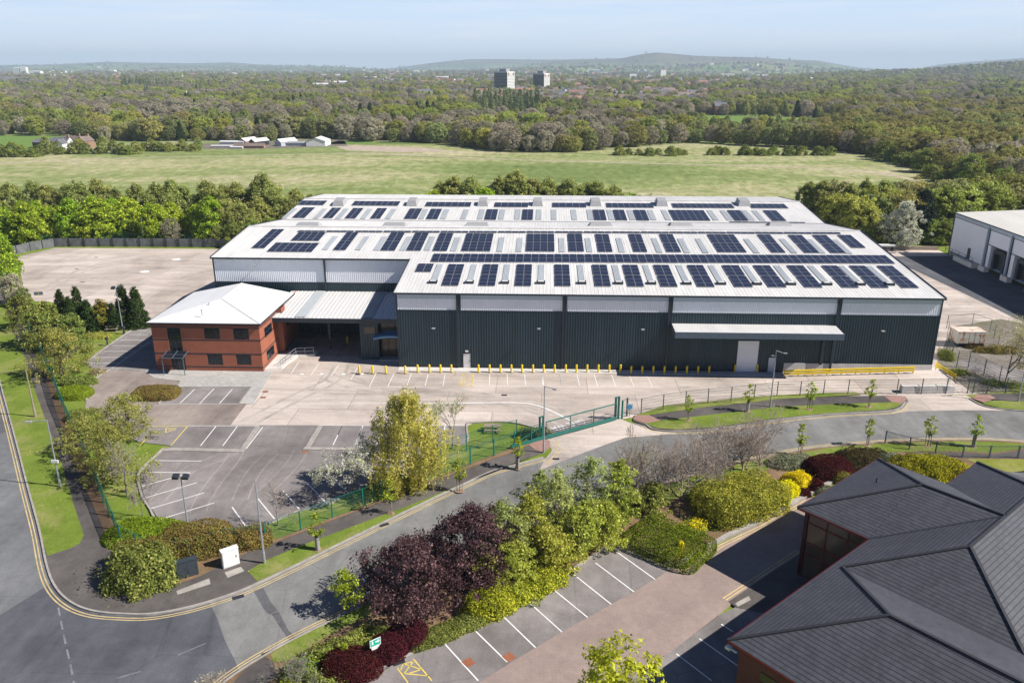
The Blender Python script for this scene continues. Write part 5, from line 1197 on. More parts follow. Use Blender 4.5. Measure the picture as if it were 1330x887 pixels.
mesh_fence('grey steel railing between the road verge and the slate-roofed office lawn', GL([(1149, 577), (1180, 585.5), (1214, 591), (1249, 596), (1284, 596.8), (1321, 597), (1400, 599)]), 1.45, M['greyfence'], M['greyfence'], .2, .12, .13, 2.9, name='railing', wire=.014, hs=1.25)
# palisade along the back yard
pal = empty('panel_fence', (0, 0, 0), 0, 'weathered grey panel fence along the far side of the rear concrete yard', 'fence')
pts = GL([(18, 332), (22.5, 330.7), (40, 326), (72, 320.8), (130, 320.6), (200, 321), (300, 321.8)]); pts.append((-40., pts[-1][1]+.6))
w = MB(); rng = random.Random(3)
for (x0, y0), (x1, y1) in zip(pts, pts[1:]):
    L = math.hypot(x1-x0, y1-y0); n = max(1, int(L/.16))
    for i in range(n):
        t0, t1 = i/n, (i+.88)/n; hh = 2.05+rng.uniform(-.05, .05)
        w.bar((x0+(x1-x0)*t0, y0+(y1-y0)*t0, hh/2), (x0+(x1-x0)*t1, y0+(y1-y0)*t1, hh/2), .03, hh)
    m = max(1, round(L/3))
    for i in range(m): p = MB(); x, y = x0+(x1-x0)*i/m, y0+(y1-y0)*i/m; p.box(x-.08, x+.08, y-.16, y-.02, 0, 2.3); p.build('post', M['dark'], pal)
w.build('panel', M['timber'], pal)
mesh_fence('green mesh fence in the trees behind the grey panel fence', [(x, y+2.5) for x, y in pts[2:]], 2.6, M['greenp'], M['greenp'], .05, .25, .1, 4.)
# sliding gate
gt = empty('sliding_gate', (0, 0, 0), 0, 'closed green sliding gate with mesh infill across the yard entrance', 'gate')
p0, p1 = G(709, 571.5), G(800, 546.5); d = ((p1[0]-p0[0]), (p1[1]-p0[1])); L = math.hypot(*d); d = (d[0]/L, d[1]/L)
def gp(t, z): return (p0[0]+d[0]*t, p0[1]+d[1]*t, z)
h = MB(); h.bar(gp(-4.6, .38), gp(L, .38), .22, .34); h.build('bottom_beam', M['greengate'], gt)
h = MB(); h.bar(gp(0, 2.25), gp(L, 2.25), .1, .1); h.build('top_rail', M['greengate'], gt)
h = MB(); h.bar(gp(0, .75), gp(L, .75), .06, .06); h.build('mid_rail', M['trim'], gt)
for i in range(4): h = MB(); t = L*i/3; h.bar(gp(t, .5), gp(t, 2.25), .1, .1); h.build('upright', M['greengate'], gt)
h = MB(); 
for i in range(int(L/.13)): t = i*.13; h.bar(gp(t, .55), gp(t, 2.22), .018)
h.build('infill_bars', M['hood'], gt)
h = MB(); h.bar(gp(-4.6, .5), gp(-.2, 1.9), .08); h.build('brace', M['greengate'], gt)
for t, lab in ((-.55, 'left'), (L+.2, 'right')):
    e = empty('gate_post', (0, 0, 0), 0, 'twin green steel gate post at the %s end of the sliding gate' % lab, 'gate post', 'posts of the sliding gate')
    for o in (-.18, .28): h = MB(); x, y, _ = gp(t+o, 0); x -= d[1]*.2; y += d[0]*.2; h.box(x-.12, x+.12, y-.12, y+.12, .05, 2.9); h.build('upright', M['greenp'], e)
    h = MB(); h.bar((gp(t-.3, 2.93)[0]-d[1]*.2, gp(t-.3, 0)[1]+d[0]*.2, 2.93), (gp(t+.4, 2.93)[0]-d[1]*.2, gp(t+.4, 0)[1]+d[0]*.2, 2.93), .26, .06); h.build('cap', M['greenp'], e)
mesh_fence('narrow pedestrian gate frame between the sliding gate and the blue sign', [gp(L+.9, 0)[:2], G(814, 541)], 2.3, M['greymesh'], M['greenp'], .1, .15, .16, 1.6, name='side_gate', cat='gate')
sg = empty('blue_notice', (*G(817.5, 541.5), 0), 0, 'small round blue notice fixed beside the pedestrian gate', 'sign')
h = MB(); h.tube((0, 0, 1.35), (0, -.03, 1.35), .3, n=14); h.tube((0, 0, .9), (0, -.02, .9), .01, n=4); h.build('disc', M['bluesign'], sg)
h = MB(); h.box(-.36, .36, 0, .02, .8, 1.75); h.build('board', M['white'], sg); h = MB(); h.box(-.03, .03, .02, .08, 0.05, 1.7); h.build('post', M['greenp'], sg)

# ------------------------------------------------------------------ lamp posts
def lamp(px, py, hgt, arm, label, group='street lamps along the road', box=False, r=.085, m='galv'):
    x, y = G(px, py); e = empty('street_lamp', (x, y, .1), 0, label, 'street lamp', group)
    h = MB(); h.tube((0, 0, 0), (0, 0, 1.2), r*1.3, r*1.3, 8); h.tube((0, 0, 1.2), (0, 0, hgt), r, r*.55, 8); h.build('pole', M[m], e)
    if arm:
        ax, ay, az = arm; h = MB(); h.tube((0, 0, hgt-.02), (ax*.75, ay*.75, hgt+az), r*.5, r*.4, 6); am = h.build('arm', M[m], e)
        h = MB(); h.add([(ax*.7+q*ax*.3-w_*ay/3, ay*.7+q*ay*.3+w_*ax/3*0+w_*.28, hgt+az+zz) for zz in (-.06, .07) for q, w_ in ((0, -.4), (1, -.4), (1, .4), (0, .4))], [[0, 3, 2, 1], [4, 5, 6, 7], [0, 1, 5, 4], [1, 2, 6, 5], [2, 3, 7, 6], [3, 0, 4, 7]]); h.build('lamp_head', M['hood'], e)
    if box: h = MB(); h.box(-.35, .35, -.14, -.02, 2.8, 3.1); h.build('sign_plate', M['white'], e)
    return e
lamp(79, 634, 7.4, (-2.1, -.2, -.15), 'grey street lamp with arm to the left on the wide left verge', box=True)
lamp(706, 589.6, 7.9, (1.3, -.5, -.15), 'grey street lamp at the left side of the sliding gate')
lamp(1000, 530, 7.5, (1.25, -.3, -.3), 'grey street lamp on the verge in front of the loading door')
lamp(1321.7, 523, 8.2, (1.5, .2, 0), 'grey street lamp at the right edge beside the side entrance')
lamp(344, 733.5, 8.0, None, 'plain pale pole with a small camera on the corner verge', 'tall plain poles', r=.095)
x, y = G(344, 733.5); 
lamp(46.5, 543, 6.2, None, 'brown wooden pole on the left verge beside the footpath', 'tall plain poles', m='post', r=.11)
def flood(px, py, hgt, label, rot=0):
    x, y = G(px, py); e = empty('floodlight_mast', (x, y, .1), rot, label, 'floodlight mast', 'twin floodlight masts')
    h = MB(); h.tube((0, 0, 0), (0, 0, hgt), .09, .05, 8); h.build('mast', M['galv'], e); h = MB(); h.bar((-.45, 0, hgt), (.45, 0, hgt), .07); h.build('crossbar', M['galv'], e)
    for s in (-.45, .45): h = MB(); h.add([(s-.28, -.2, hgt-.12), (s+.28, -.2, hgt-.12), (s+.28, .25, hgt+.08), (s-.28, .25, hgt+.08), (s-.28, -.28, hgt+.12), (s+.28, -.28, hgt+.12), (s+.28, .2, hgt+.3), (s-.28, .2, hgt+.3)], [[0, 3, 2, 1], [4, 5, 6, 7], [0, 1, 5, 4], [1, 2, 6, 5], [2, 3, 7, 6], [3, 0, 4, 7]]); h.build('floodlight', M['dark'], e)
flood(244.4, 684, 5., 'mast with two black floodlights in the front car park'); flood(160.5, 434, 7.4, 'mast with two black floodlights rising behind the dark conifers')
lamp(188, 319.5, 6.2, (.25, 0, 0), 'thin pole before the grey panel fence of the rear yard', 'tall plain poles')
def bollamp(px, py, label):
    x, y = G(px, py); e = empty('bollard_light', (x, y, .05), 0, label, 'bollard light', 'bollard lights on the office lawn')
    h = MB(); h.tube((0, 0, 0), (0, 0, 1.), .13, .1, 8); h.build('post', M['dark'], e); h = MB(); h.tube((0, 0, 1.), (0, 0, 1.3), .22, .26, 10); h.build('head', M['cabdark'], e)
bollamp(140, 449.5, 'dark bollard light on the side lawn, the nearer of two'); bollamp(162, 434.5, 'dark bollard light on the side lawn, the farther of two')
# ------------------------------------------------------------------ benches, cabinets, signs, container
def picnic(px, py, label, rz, pale=False):
    x, y = G(px, py); e = empty('picnic_bench', (x, y, .06), rz, label, 'picnic bench', 'picnic benches on the lawns'); mt = M['brown']
    h = MB(); [h.box(-1., 1., yy, yy+.13, .72, .77) for yy in (-.36, -.21, -.06, .09, .24)]; h.build('table_top', mt, e)
    for yy in (-.85, .6): h = MB(); h.box(-1., 1., yy, yy+.12, .42, .46); h.box(-1., 1., yy+.14, yy+.26, .42, .46); h.build('seat', mt, e)
    for xx in (-.75, .7): 
        h = MB(); h.bar((xx, -.2, .72), (xx, -.6, 0), .09); h.bar((xx, .2, .72), (xx, .6, 0), .09); h.bar((xx, -.8, .38), (xx, .8, .38), .08); h.build('leg', mt, e)
picnic(640, 560.5, 'brown picnic bench on the small lawn beside the gate', .05); picnic(147, 429.5, 'brown picnic bench on the lawn left of the office', .15)
def cabinet(p0, p1, hgt, m, label, doors):
    x0, y0 = G(*p0); x1, y1 = G(*p1); L = math.hypot(x1-x0, y1-y0); e = empty('utility_cabinet', (x0, y0, .2), math.atan2(y1-y0, x1-x0), label, 'utility cabinet')
    h = MB(); h.box(0, L, 0, .42, 0, hgt); h.build('body', m, e); h = MB(); h.add([(-.04, -.05, hgt), (L+.04, -.05, hgt), (L+.04, .46, hgt), (-.04, .46, hgt), (-.04, -.05, hgt+.05), (L+.04, -.05, hgt+.05), (L+.04, .46, hgt+.1), (-.04, .46, hgt+.1)], [[4, 5, 6, 7], [0, 1, 5, 4], [1, 2, 6, 5], [2, 3, 7, 6], [3, 0, 4, 7]]); h.build('lid', m, e)
    for i in range(doors): h = MB(); h.box(L*i/doors+.04, L*(i+1)/doors-.04, -.03, 0, .08, hgt-.06); dd = h.build('door', m, e); h = MB(); h.box(L*(i+.8)/doors, L*(i+.8)/doors+.06, -.06, -.03, hgt*.5, hgt*.62); h.build('handle', M['dark'], dd)
cabinet((231, 756), (259, 748), 1.5, M['cabdark'], 'dark grey two-door street cabinet on the corner pavement', 2); cabinet((291, 741.5), (312, 734), 1.55, M['white'], 'white street cabinet in front of the mesh fence', 1)
x, y = G(489, 863); e = empty('assembly_point_sign', (x, y, .2), math.radians(38), 'green and white assembly point sign on a grey post between dark red shrubs', 'sign')
h = MB(); h.tube((0, 0, 0), (0, 0, 1.95), .035, n=8); h.build('post', M['galv'], e); h = MB(); h.box(-.42, .42, -.06, -.03, 1.45, 2.05); h.box(-.32, .32, -.06, -.03, 1.2, 1.45); h.build('board', M['white'], e)
h = MB(); h.box(-.38, .38, -.066, -.06, 1.52, 2.0); h.build('panel', M['greensign'], e)
h = MB(); h.tube((-.22, -.068, 1.93), (-.22, -.072, 1.93), .05, n=8); h.box(-.28, -.16, -.072, -.067, 1.64, 1.87); h.add([(.0, -.07, 1.75), (.18, -.07, 1.75), (.18, -.07, 1.66), (.36, -.07, 1.81), (.18, -.07, 1.96), (.18, -.07, 1.87), (.0, -.07, 1.87)], [list(range(7))]); h.build('pictogram', M['white'], e)
p0, p1 = G(1242, 452), G(1277, 452); L = p1[0]-p0[0]; e = empty('rusty_container', (*p0, 0), .02, 'rusty white steel container on dark skids inside the fenced compound', 'container')
h = MB(); h.box(0, L, 0, 2.6, .7, 2.5); h.k = 1; h.box(-.05, L+.05, -.05, 2.65, 2.5, 2.58); h.build('body', [M['rust'], M['rustroof']], e)
for i in range(5): h = MB(); h.box(L*i/5+.05, L*(i+1)/5-.05, -.05, 0, .8, 2.4); h.build('door', M['rust'], e)
h = MB(); h.box(0, L, .2, .5, .25, .7); h.box(0, L, 2.0, 2.3, 0, .7); h.box(0, .2, 0, 2.5, 0, .7); h.box(L-.2, L, 0, 2.5, 0, .7); h.build('skid', M['trim'], e)
for q, lb in (((1226, 449), 'nearer'), ((1232, 436), 'farther')):
    pass
# bluish vehicle cover behind the left bushes: small road sign
x, y = G(54, 402); e = empty('road_sign', (x, y, 0), .3, 'small sign on a yellow-tipped post beyond the left bushes', 'sign'); h = MB(); h.tube((0, 0, 0), (0, 0, 3.2), .05); h.build('post', M['yellow'], e); h = MB(); h.box(-.7, .7, -.04, 0, 2.6, 3.2); h.build('board', M['greyfence'], e)

# ------------------------------------------------------------------ trees: one library per kind, real sizes
TL = {}
def lib(key, n, fn): TL[key] = [fn(s) for s in range(n)]
lib('maple', 4, lambda s: make_tree(10+s, 11, 8.5, .8, 'egg', 'maple', .2, 170, 70, .23, limbs=14, lump=.25))
lib('olive', 4, lambda s: make_tree(20+s, 12.5, 8.2, .8, 'egg', 'olive', .15, 230, 95, .25, limbs=18, lump=.18, bark='barkg', droop=.1))
lib('oak', 3, lambda s: make_tree(30+s, 11, 12, .6, 'round', 'oak', .22, 280, 50, .17, limbs=16, lump=.22, shell=.78))
lib('bush', 3, lambda s: make_tree(40+s, 3.6, 5.2, 0, 'dome', 'bush', .13, 90, 60, .24, limbs=8, lump=.2, multi=3))
lib('sap', 3, lambda s: make_tree(50+s, 3.5, 1.25, 1.35, 'egg', 'lime', .085, 34, 16, .42, limbs=9, tr=.16, lump=.3))
lib('blossom', 1, lambda s: make_tree(60+s, 11, 9.5, .6, 'egg', 'blossom', .19, 150, 60, .17, limbs=24, lump=.75, shell=.3))
lib('pine', 1, lambda s: make_tree(65+s, 12, 6.5, 2.5, 'round', 'pine', .2, 90, 70, .3, limbs=12, lump=.3))
lib('conifer', 2, lambda s: make_tree(70+s, 7, 4.1, .1, 'cone', 'conifer', .1, 300, 60, .2, limbs=4, lump=.1, shell=.75))
lib('yconifer', 1, lambda s: make_tree(74+s, 5, 3.4, .2, 'egg', 'yconifer', .11, 90, 70, .3, limbs=4, lump=.2))
lib('hazel', 3, lambda s: make_tree(80+s, 6, 6, .4, 'dome', 'bush', .12, 130, 60, .2, limbs=14, lump=.35, multi=3))
lib('spread', 2, lambda s: make_tree(90+s, 7.2, 8.8, .8, 'dome', 'spreadl', .1, 190, 50, .15, limbs=30, lump=.7, multi=3, bark='barkg', shell=.3))
lib('bare', 2, lambda s: make_bare(100+s, 6.5, 6., levels=6, r0=.12))
lib('farbare', 3, lambda s: make_tree(110+s, 12, 10.5, 1., 'round', 'woodb', .2, 260, 45, .17, limbs=18, lump=.22, shell=.78))
lib('fargreen', 3, lambda s: make_tree(120+s, 12, 10.5, .6, 'round', 'wood', .24, 260, 45, .18, limbs=12, lump=.22, shell=.78))
lib('farfresh', 2, lambda s: make_tree(130+s, 12, 10.5, .6, 'round', 'woody', .24, 260, 45, .18, limbs=12, lump=.22, shell=.78))
lib('poplar', 2, lambda s: make_tree(140+s, 18, 5, 1., 'col', 'poplar', .22, 130, 50, .3, limbs=8, lump=.12))
rg = random.Random(11)
def put(kind, x, y, s, label, cat='tree', name=None, group=None, sx=1., v=None):
    L = TL[kind]; return place(L[v if v is not None else rg.randrange(len(L))], name or cat, x, y, s, rg.uniform(0, 6.28), label, cat, group, sx=sx)
# street saplings with stakes and guards
saps = [((507.7, 669), 'first staked sapling from the left on the front verge after the corner'), ((597, 640), 'staked lime-green sapling on the front verge below the mesh fence, middle of the row'), ((672, 610.5), 'staked lime-green sapling on the front verge nearest the sliding gate'),
        ((413, 716), 'staked sapling in a pale mesh guard beside the plain pole'), ((893.5, 548), 'staked sapling on the verge just right of the sliding gate'), ((970.7, 536.5), 'narrow staked sapling left of the street lamp by the loading door'),
        ((1051, 533.5), 'staked sapling on the yard verge between the lamp and the crash barrier'), ((1128, 530.5), 'staked sapling on the yard verge nearest the side entrance'),
        ((1038.5, 593), 'leftmost staked sapling on the south side of the right-hand road'), ((1126, 581), 'second staked sapling from the left on the south side of the right-hand road'), ((1204, 581), 'third staked sapling from the left on the south side of the right-hand road'), ((1263.5, 582), 'rightmost staked sapling behind the grey railing')]
for i, ((px, py), lab) in enumerate(saps):
    x, y = G(px, py); e = put('sap', x, y, rg.uniform(.92, 1.08), lab, 'sapling', 'sapling', 'staked saplings along the road'); e.location.z = .2
    for s in (-.25, .25): h = MB(); h.bar((s, 0, 0), (s, 0, 1.35), .06); h.build('stake', M['stake'], e)
    if i in (3, 2, 5, 11): 
        h = MB(); h.tube((0, 0, 0), (0, 0, 1.3), .2, .2, 8, False); h.build('guard', M['sprwt'], e)
    sp_ = []; h = MB(); h.prism([(.42*math.cos(t)*(1+.2*math.sin(3*t)), .35*math.sin(t)) for t in np.linspace(0, 2*PI, 11)[:-1]], 0, .03); h.build('mulch', M['mulch'], e)
# single trees near the car park
x, y = G(533, 636); HH = HT(533, 636, 496)
T = make_tree(201, 10.8, 7.8, 1.5, 'egg', 'birch', .095, 340, 85, .15, bark='barkw', limbs=34, droop=1.2, tr=.2, lump=.28, shell=.35)
place(T, 'birch_tree', x, y, label='tall weeping birch with pale trunk on the car park edge', cat='tree')
x, y = G(457, 649); T = make_bare(202, 5.9, 6.4, 'blossom', .075, 6500, levels=6, r0=.1, bark='bark'); place(T, 'blossom_tree', x, y, label='small white-blossomed tree between the car park and the mesh fence', cat='tree')
x, y = G(361.7, 683); T = make_bare(203, 4.8, 3.6, 'twig', .025, 500, levels=6, r0=.07); place(T, 'bare_tree', x, y, label='small leafless tree at the lower edge of the front car park', cat='tree')
x, y = G(587.8, 583); T = make_bare(204, 6.4, 4.8, 'greywil', .06, 1500, levels=6, r0=.11, bark='barkg'); place(T, 'budding_tree', x, y, label='pale budding tree right of the weeping birch', cat='tree')
x, y = G(166, 646); T = make_bare(205, 6.8, 5.6, 'blossom', .035, 500, levels=6, r0=.11, bark='barkg'); place(T, 'bare_tree', x, y, label='pale grey leafless tree left of the car park bays', cat='tree')
x, y = G(186, 671); T = make_bare(206, 4.2, 2.2, None, levels=5, r0=.05, bark='barkg'); place(T, 'bare_tree', x, y, label='thin bare sapling at the lower left corner of the car park', cat='tree')
for px, py, s, sx, lab in [(150, 625, .86, .8, 'feathery yellow-green tree beside the left mesh fence'), (168, 566, .7, .72, 'feathery yellow-green tree behind the parking bays and lawn edge'), (112, 588, .55, .75, 'low spreading yellow-green tree leaning over the left mesh fence'), (82, 492, 1.0, .83, 'broad yellow-green tree beside the upper footpath')]:
    x, y = G(px, py); put('spread', x, y, s, lab, 'tree', 'spreading_tree', sx=sx/s)
for px, py, s, sx, kd, lab in [(64, 452, 1.15, 1.0, 'hazel', 'olive green tree in front of the dark conifers'), (98, 458, .95, .9, 'hazel', 'olive green bushy tree between the footpath and side lawn'), (30, 428, .9, .8, 'hazel', 'green bush at the upper end of the left footpath'), (8, 372, 1.2, .85, 'maple', 'bright green tree at the left edge beside the rear yard'), (20, 398, .6, .7, 'farbare', 'grey brown bush beside the rear yard corner'), (-14, 392, .6, .8, 'maple', 'green tree at the left picture edge'), (34, 402, .42, .6, 'fargreen', 'small green bush before the rear yard')]:
    x, y = G(px, py); put(kd, x, y, s*(1. if kd == 'hazel' else .8), lab, 'tree', 'bushy_tree', sx=sx)
for px, py, s, sx, kd, lab in [(165, 424, .94, 1.05, 'conifer', 'dark green conifer nearest the office, left of the pair'), (181, 425, .92, 1., 'conifer', 'dark green conifer nearest the office, right of the pair'), (106, 427, .95, .9, 'conifer', 'tall narrow dark conifer behind the olive trees'), (84, 424, .85, .9, 'conifer', 'dark conifer at the left of the conifer group'), (95, 430, .78, 1., 'conifer', 'small dark conifer in the middle of the group'), (135, 426, .92, 1.2, 'yconifer', 'golden conifer between the dark conifers'), (150, 428, .6, 1., 'conifer', 'low dark conifer beside the golden one'), (118, 430, .7, 1.1, 'conifer', 'dark conifer left of the golden one')]:
    x, y = G(px, py); put(kd, x, y, s, lab, 'tree', 'conifer', sx=sx)
# purple plums and the mixed belt south of the road
for sd, px, py, H_, W_, lab in [(211, 534, 790, 5.7, 8.8, 'dark purple-leaved plum tree, lower left of the pair'), (212, 612, 757, 6.7, 8.6, 'dark purple-leaved plum tree, upper right of the pair')]:
    x, y = G(px, py); T = make_tree(sd, H_, W_, .5, 'egg', 'plum', .085, 330, 62, .13, limbs=30, lump=.35, multi=3, shell=.4, flat=.1); place(T, 'purple_plum_tree', x, y, label=lab, cat='tree')
belt = [(655, 742, 5.6, 4.2, 'greywil', 'grey-green budding willow next to the upper purple plum'), (690, 728, 5.4, 4.4, 'willow', 'fresh green willow in the belt, third clump from the purple plums'), (665, 765, 3.4, 4., 'willow', 'low fresh green shrub above the parking kerb, left'), (712, 742, 3.4, 4.2, 'willow', 'low fresh green shrub above the parking kerb, middle'), (755, 718, 4.2, 4.4, 'willow', 'fresh green willow before the juniper hedge'), (725, 706, 6., 4.4, 'greywil', 'grey-green budding willow in the middle of the belt'),
        (762, 690, 6.2, 4.6, 'greywil', 'grey-green budding willow left of the bare trees'), (785, 706, 3.4, 3.8, 'willow', 'low fresh green shrub above the last parking bay'), (802, 680, 5.4, 3.6, 'willow', 'slim green willow above the juniper hedge'), (700, 690, 5., 3.6, 'greywil', 'budding willow at the road side of the belt'), (845, 662, 2.2, 3.6, 'bush', 'low green shrub beneath the bare trees'), (640, 768, 2.6, 2.8, 'willow', 'small light shrub right of the purple plums')]
for i, (px, py, H_, W_, lm, lab) in enumerate(belt):
    x, y = G(px, py); T = make_tree(230+i, H_*1.15, W_*1.1, .1, 'egg' if H_ > 4 else 'dome', lm, .09, 150, 50 if lm != 'greywil' else 36, .2, limbs=40, lump=.6, multi=5, shell=.25, bark='barkg'); place(T, 'willow_shrub', x, y, label=lab, cat='shrub', z=.15)
for i, (px, py, H_, W_, lab) in enumerate([(822, 665, 8.2, 5., 'leafless multi-stemmed tree above the juniper hedge, leftmost of the bare trees'), (884, 651, 7.2, 6.2, 'broad leafless tree behind the clipped yellow-green hedge'), (938, 614, 5.6, 5.8, 'leafless brown tree on the road side, second from the right'), (987, 605, 6., 6.6, 'leafless brown tree on the road side, rightmost of the bare trees'), (848, 640, 5.4, 5., 'low leafless tree at the road edge among the bare trees'), (905, 628, 5.2, 5., 'leafless tree between the broad one and the road'), (965, 612, 4.4, 5., 'small leafless tree between the two rightmost ones')]):
    x, y = G(px, py); T = make_bare(260+i, H_*1.12, W_*1.2, 'greywil' if i == 0 else 'twig', .045 if i == 0 else .03, 900 if i == 0 else 1500, levels=6, r0=.1, multi=3, leafspread=.25, twr=.012); place(T, 'bare_tree', x, y, label=lab, cat='tree', group='leafless trees beside the road', z=.15)
x, y = G(452, 800); T = make_tree(280, 3.9, 2.4, .9, 'egg', 'lime', .09, 60, 24, .3, limbs=10, tr=.18, lump=.35); place(T, 'lime_tree', x, y, label='small lime-green tree left of the lower purple plum', cat='tree', z=.15)
x, y = G(806, 955); T = make_tree(281, HT(806, 955, 853), 6., 1.5, 'round', 'lime', .12, 150, 34, .18, limbs=26, lump=.4, bark='barkg'); T = (T[0], T[1]); T[1].materials[0] = LM['yellowleaf']; place(T, 'yellow_green_tree', x, y, label='yellow-green tree top at the bottom edge in the block-paved car park', cat='tree', z=.2)
x, y = G(296, 925); T = make_bare(282, 3.4, 3.4, 'beige', .05, 500, levels=5, r0=.05, multi=3); place(T, 'twiggy_shrub', x, y, label='twiggy budding shrub at the bottom edge by the road', cat='shrub')
x, y = G(385, 893); T = make_bare(283, 2.6, 3.6, 'silverl', .05, 500, levels=5, r0=.04, multi=5, bark='barkg'); place(T, 'twiggy_shrub', x, y, label='bluish twiggy shrub at the bottom edge of the planting bed', cat='shrub')
x, y = G(1350, 498); x -= 4.5; T = make_bare(284, 9., 11.5, 'beige', .09, 5500, levels=6, r0=.16, leafspread=.35, bark='barkg'); place(T, 'catkin_tree', x, y, label='pale beige budding tree at the right edge above the side entrance', cat='tree')
# clipped hedges and shrubs
Rz = math.radians(42)
shrub('juniper_hedge', 868, 713, 3.6, 2.9, 1.4, 'juniper', 17000, .05, 'large clipped dark green hedge mound at the end of the parking bays', math.radians(-38), 6, .04, .03)
shrub('clipped_hedge', 960, 664, 4.3, 2.6, 2.9, 'hedge', 22000, .07, 'broad clipped yellow-green hedge block right of the bare trees', math.radians(28), 7., .12, .08)
shrub('clipped_hedge', 925, 655, 2.2, 1.8, 1.6, 'laurel', 6000, .08, 'loose yellow-green shrub behind the juniper mound', 0, 2.6, .12, .1)
shrub('flowering_shrub', 902, 690, 1.5, 1.0, 1.2, 'flower', 1500, .06, 'shrub with scattered yellow flowers between two clipped hedges', .6, 2.2, .2, .18)
shrub('flowering_shrub', 903, 689, 1.5, 1.1, 1.0, 'bush', 2500, .07, 'green leafy shrub around the yellow flowers', .6, 2.2, .15, .1)
shrub('flowering_shrub', 883, 724, .45, .35, 1.66, 'flower', 900, .05, 'small yellow-flowered shrub growing out of the clipped juniper mound', 0, 2.2, .05, .05)
shrub('flowering_shrub', 1019, 645, 1.3, 1.05, 1.7, 'flower', 7000, .06, 'bright yellow flowering shrub, lower left of the pair', 0, 2.2, .14, .06)
shrub('flowering_shrub', 1034, 633, 1.45, 1.15, 1.75, 'flower', 7500, .06, 'bright yellow flowering shrub, upper right of the pair', 0, 2.2, .14, .06)
shrub('low_shrub', 931, 684, 1.3, .8, .7, 'juniper', 2500, .05, 'small clipped dark green shrub near the yellow-lined kerb', .6, 2.8, .03, .03)
shrub('low_shrub', 955, 682, .9, .7, .6, 'silverl', 2200, .05, 'small grey-green shrub near the yellow-lined kerb', .3, 2.5, .05, .05)
shrub('low_shrub', 1010, 655, 1.2, .9, 1.1, 'laurel', 2600, .07, 'yellow-green shrub under the yellow flowering pair', .3, 2.5, .1, .08)
shrub('silver_shrub', 1028, 606, 2.8, 1.4, 1.3, 'silverl', 5000, .06, 'silvery grey shrub between the bare trees and dark red barberry', .1, 2.2, .12, .08)
shrub('barberry', 1075, 615, 2.5, 2.0, 1.75, 'berberis', 12000, .055, 'large dark red barberry beside the slate roof', .3, 3., .06, .04)
shrub('barberry', 1058, 636, .9, .8, 1.2, 'berberis', 3500, .055, 'small dark red barberry right of the yellow flowering shrubs', 0, 2.5, .06, .04)
shrub('barberry', 1052, 612, 1.1, .9, 1.3, 'berberis', 3500, .055, 'dark red barberry behind the large one', 0, 2.5, .06, .04)
shrub('barberry', 1044, 644, .7, .6, .8, 'berberis', 2000, .05, 'lowest dark red barberry beside the kerb', 0, 2.5, .06, .04)
shrub('low_shrub', 1072, 640, 1.2, .7, .7, 'silverl', 2400, .05, 'grey-green shrub at the foot of the large barberry', .5, 2.3, .08, .06)
shrub('clipped_shrub', 1116, 606, 2.4, 1.4, 1.6, 'dbrown', 8000, .06, 'clipped bronze-brown shrub right of the large barberry', .2, 3.2, .05, .04)
shrub('clipped_shrub', 1091, 625, 1.1, .9, 1.2, 'brown', 4000, .05, 'rounded olive-brown clipped ball in front of the barberry', 0, 2.2, .02, .03)
shrub('low_shrub', 1120, 593, 2.8, 1., .9, 'dbrown', 4500, .06, 'low brown shrub strip along the road verge', .0, 2.5, .1, .06)
shrub('low_shrub', 1160, 600, 1.8, .9, .9, 'silverl', 3500, .06, 'bluish green shrub left of the golden juniper', -.2, 2.3, .08, .06)
shrub('golden_juniper', 1207, 617, 4.3, 2.3, 1.9, 'gold', 16000, .07, 'wide golden juniper mound between the two slate roofs', -.1, 2.4, .16, .07)
shrub('laurel', 640, 792, 2.5, 1.5, 2., 'laurel', 9000, .075, 'glossy yellow-green laurel above the parking kerb', .7, 2.6, .14, .08)
shrub('laurel', 700, 765, 2.5, 1.2, 1.5, 'laurel', 7000, .07, 'yellow-flecked laurel along the parking kerb, middle', .62, 2.6, .14, .08)
shrub('laurel', 672, 780, 2., 1.1, 1.4, 'laurel', 5000, .07, 'yellow-flecked laurel along the parking kerb, left', .62, 2.6, .14, .08)
shrub('low_hedge', 585, 824, 3.4, .9, .9, 'bush', 9000, .055, 'low clipped green hedge between the parking kerb and purple plums', .62, 3.4, .04, .04)
shrub('barberry', 456, 872, 2.2, 1.6, 1.55, 'berberis', 11000, .05, 'rounded dark red barberry left of the assembly sign', .1, 2.5, .06, .04)
shrub('flowering_shrub', 449, 862, .35, .35, 1.75, 'laurel', 700, .05, 'yellow-green tuft growing through the left barberry', 0, 2.2, .04, .05)
shrub('barberry', 505, 852, 1.3, 1.2, 1.7, 'berberis', 7000, .05, 'dark red barberry right of the assembly sign', .5, 3., .06, .04)
shrub('barberry', 530, 836, 1.5, 1.2, 1.7, 'berberis', 8000, .05, 'dark red barberry between the low hedge and the sign', .5, 3., .06, .04)
shrub('ground_cover', 400, 872, 1.7, 1.2, .7, 'ghedge', 5000, .08, 'bright green ground cover at the left end of the planting bed', .4, 2.4, .12, .08)
shrub('ground_cover', 425, 885, 1.6, 1.3, .8, 'bush', 4500, .07, 'olive ground cover at the bottom of the planting bed', .4, 2.4, .12, .08)
shrub('ground_cover', 425, 850, 2.1, 1., .6, 'bush', 4500, .07, 'low olive shrub between the verge and the left barberry', .5, 2.4, .12, .08)
shrub('ground_cover', 470, 838, 2.4, 1.3, .8, 'woody', 5500, .07, 'yellow-green ground cover behind the assembly sign', .6, 2.4, .14, .08)
shrub('ground_cover', 385, 885, 1.2, 1., .6, 'laurel', 3000, .07, 'yellow-flecked low shrub at the lower left of the bed', .6, 2.4, .14, .08)
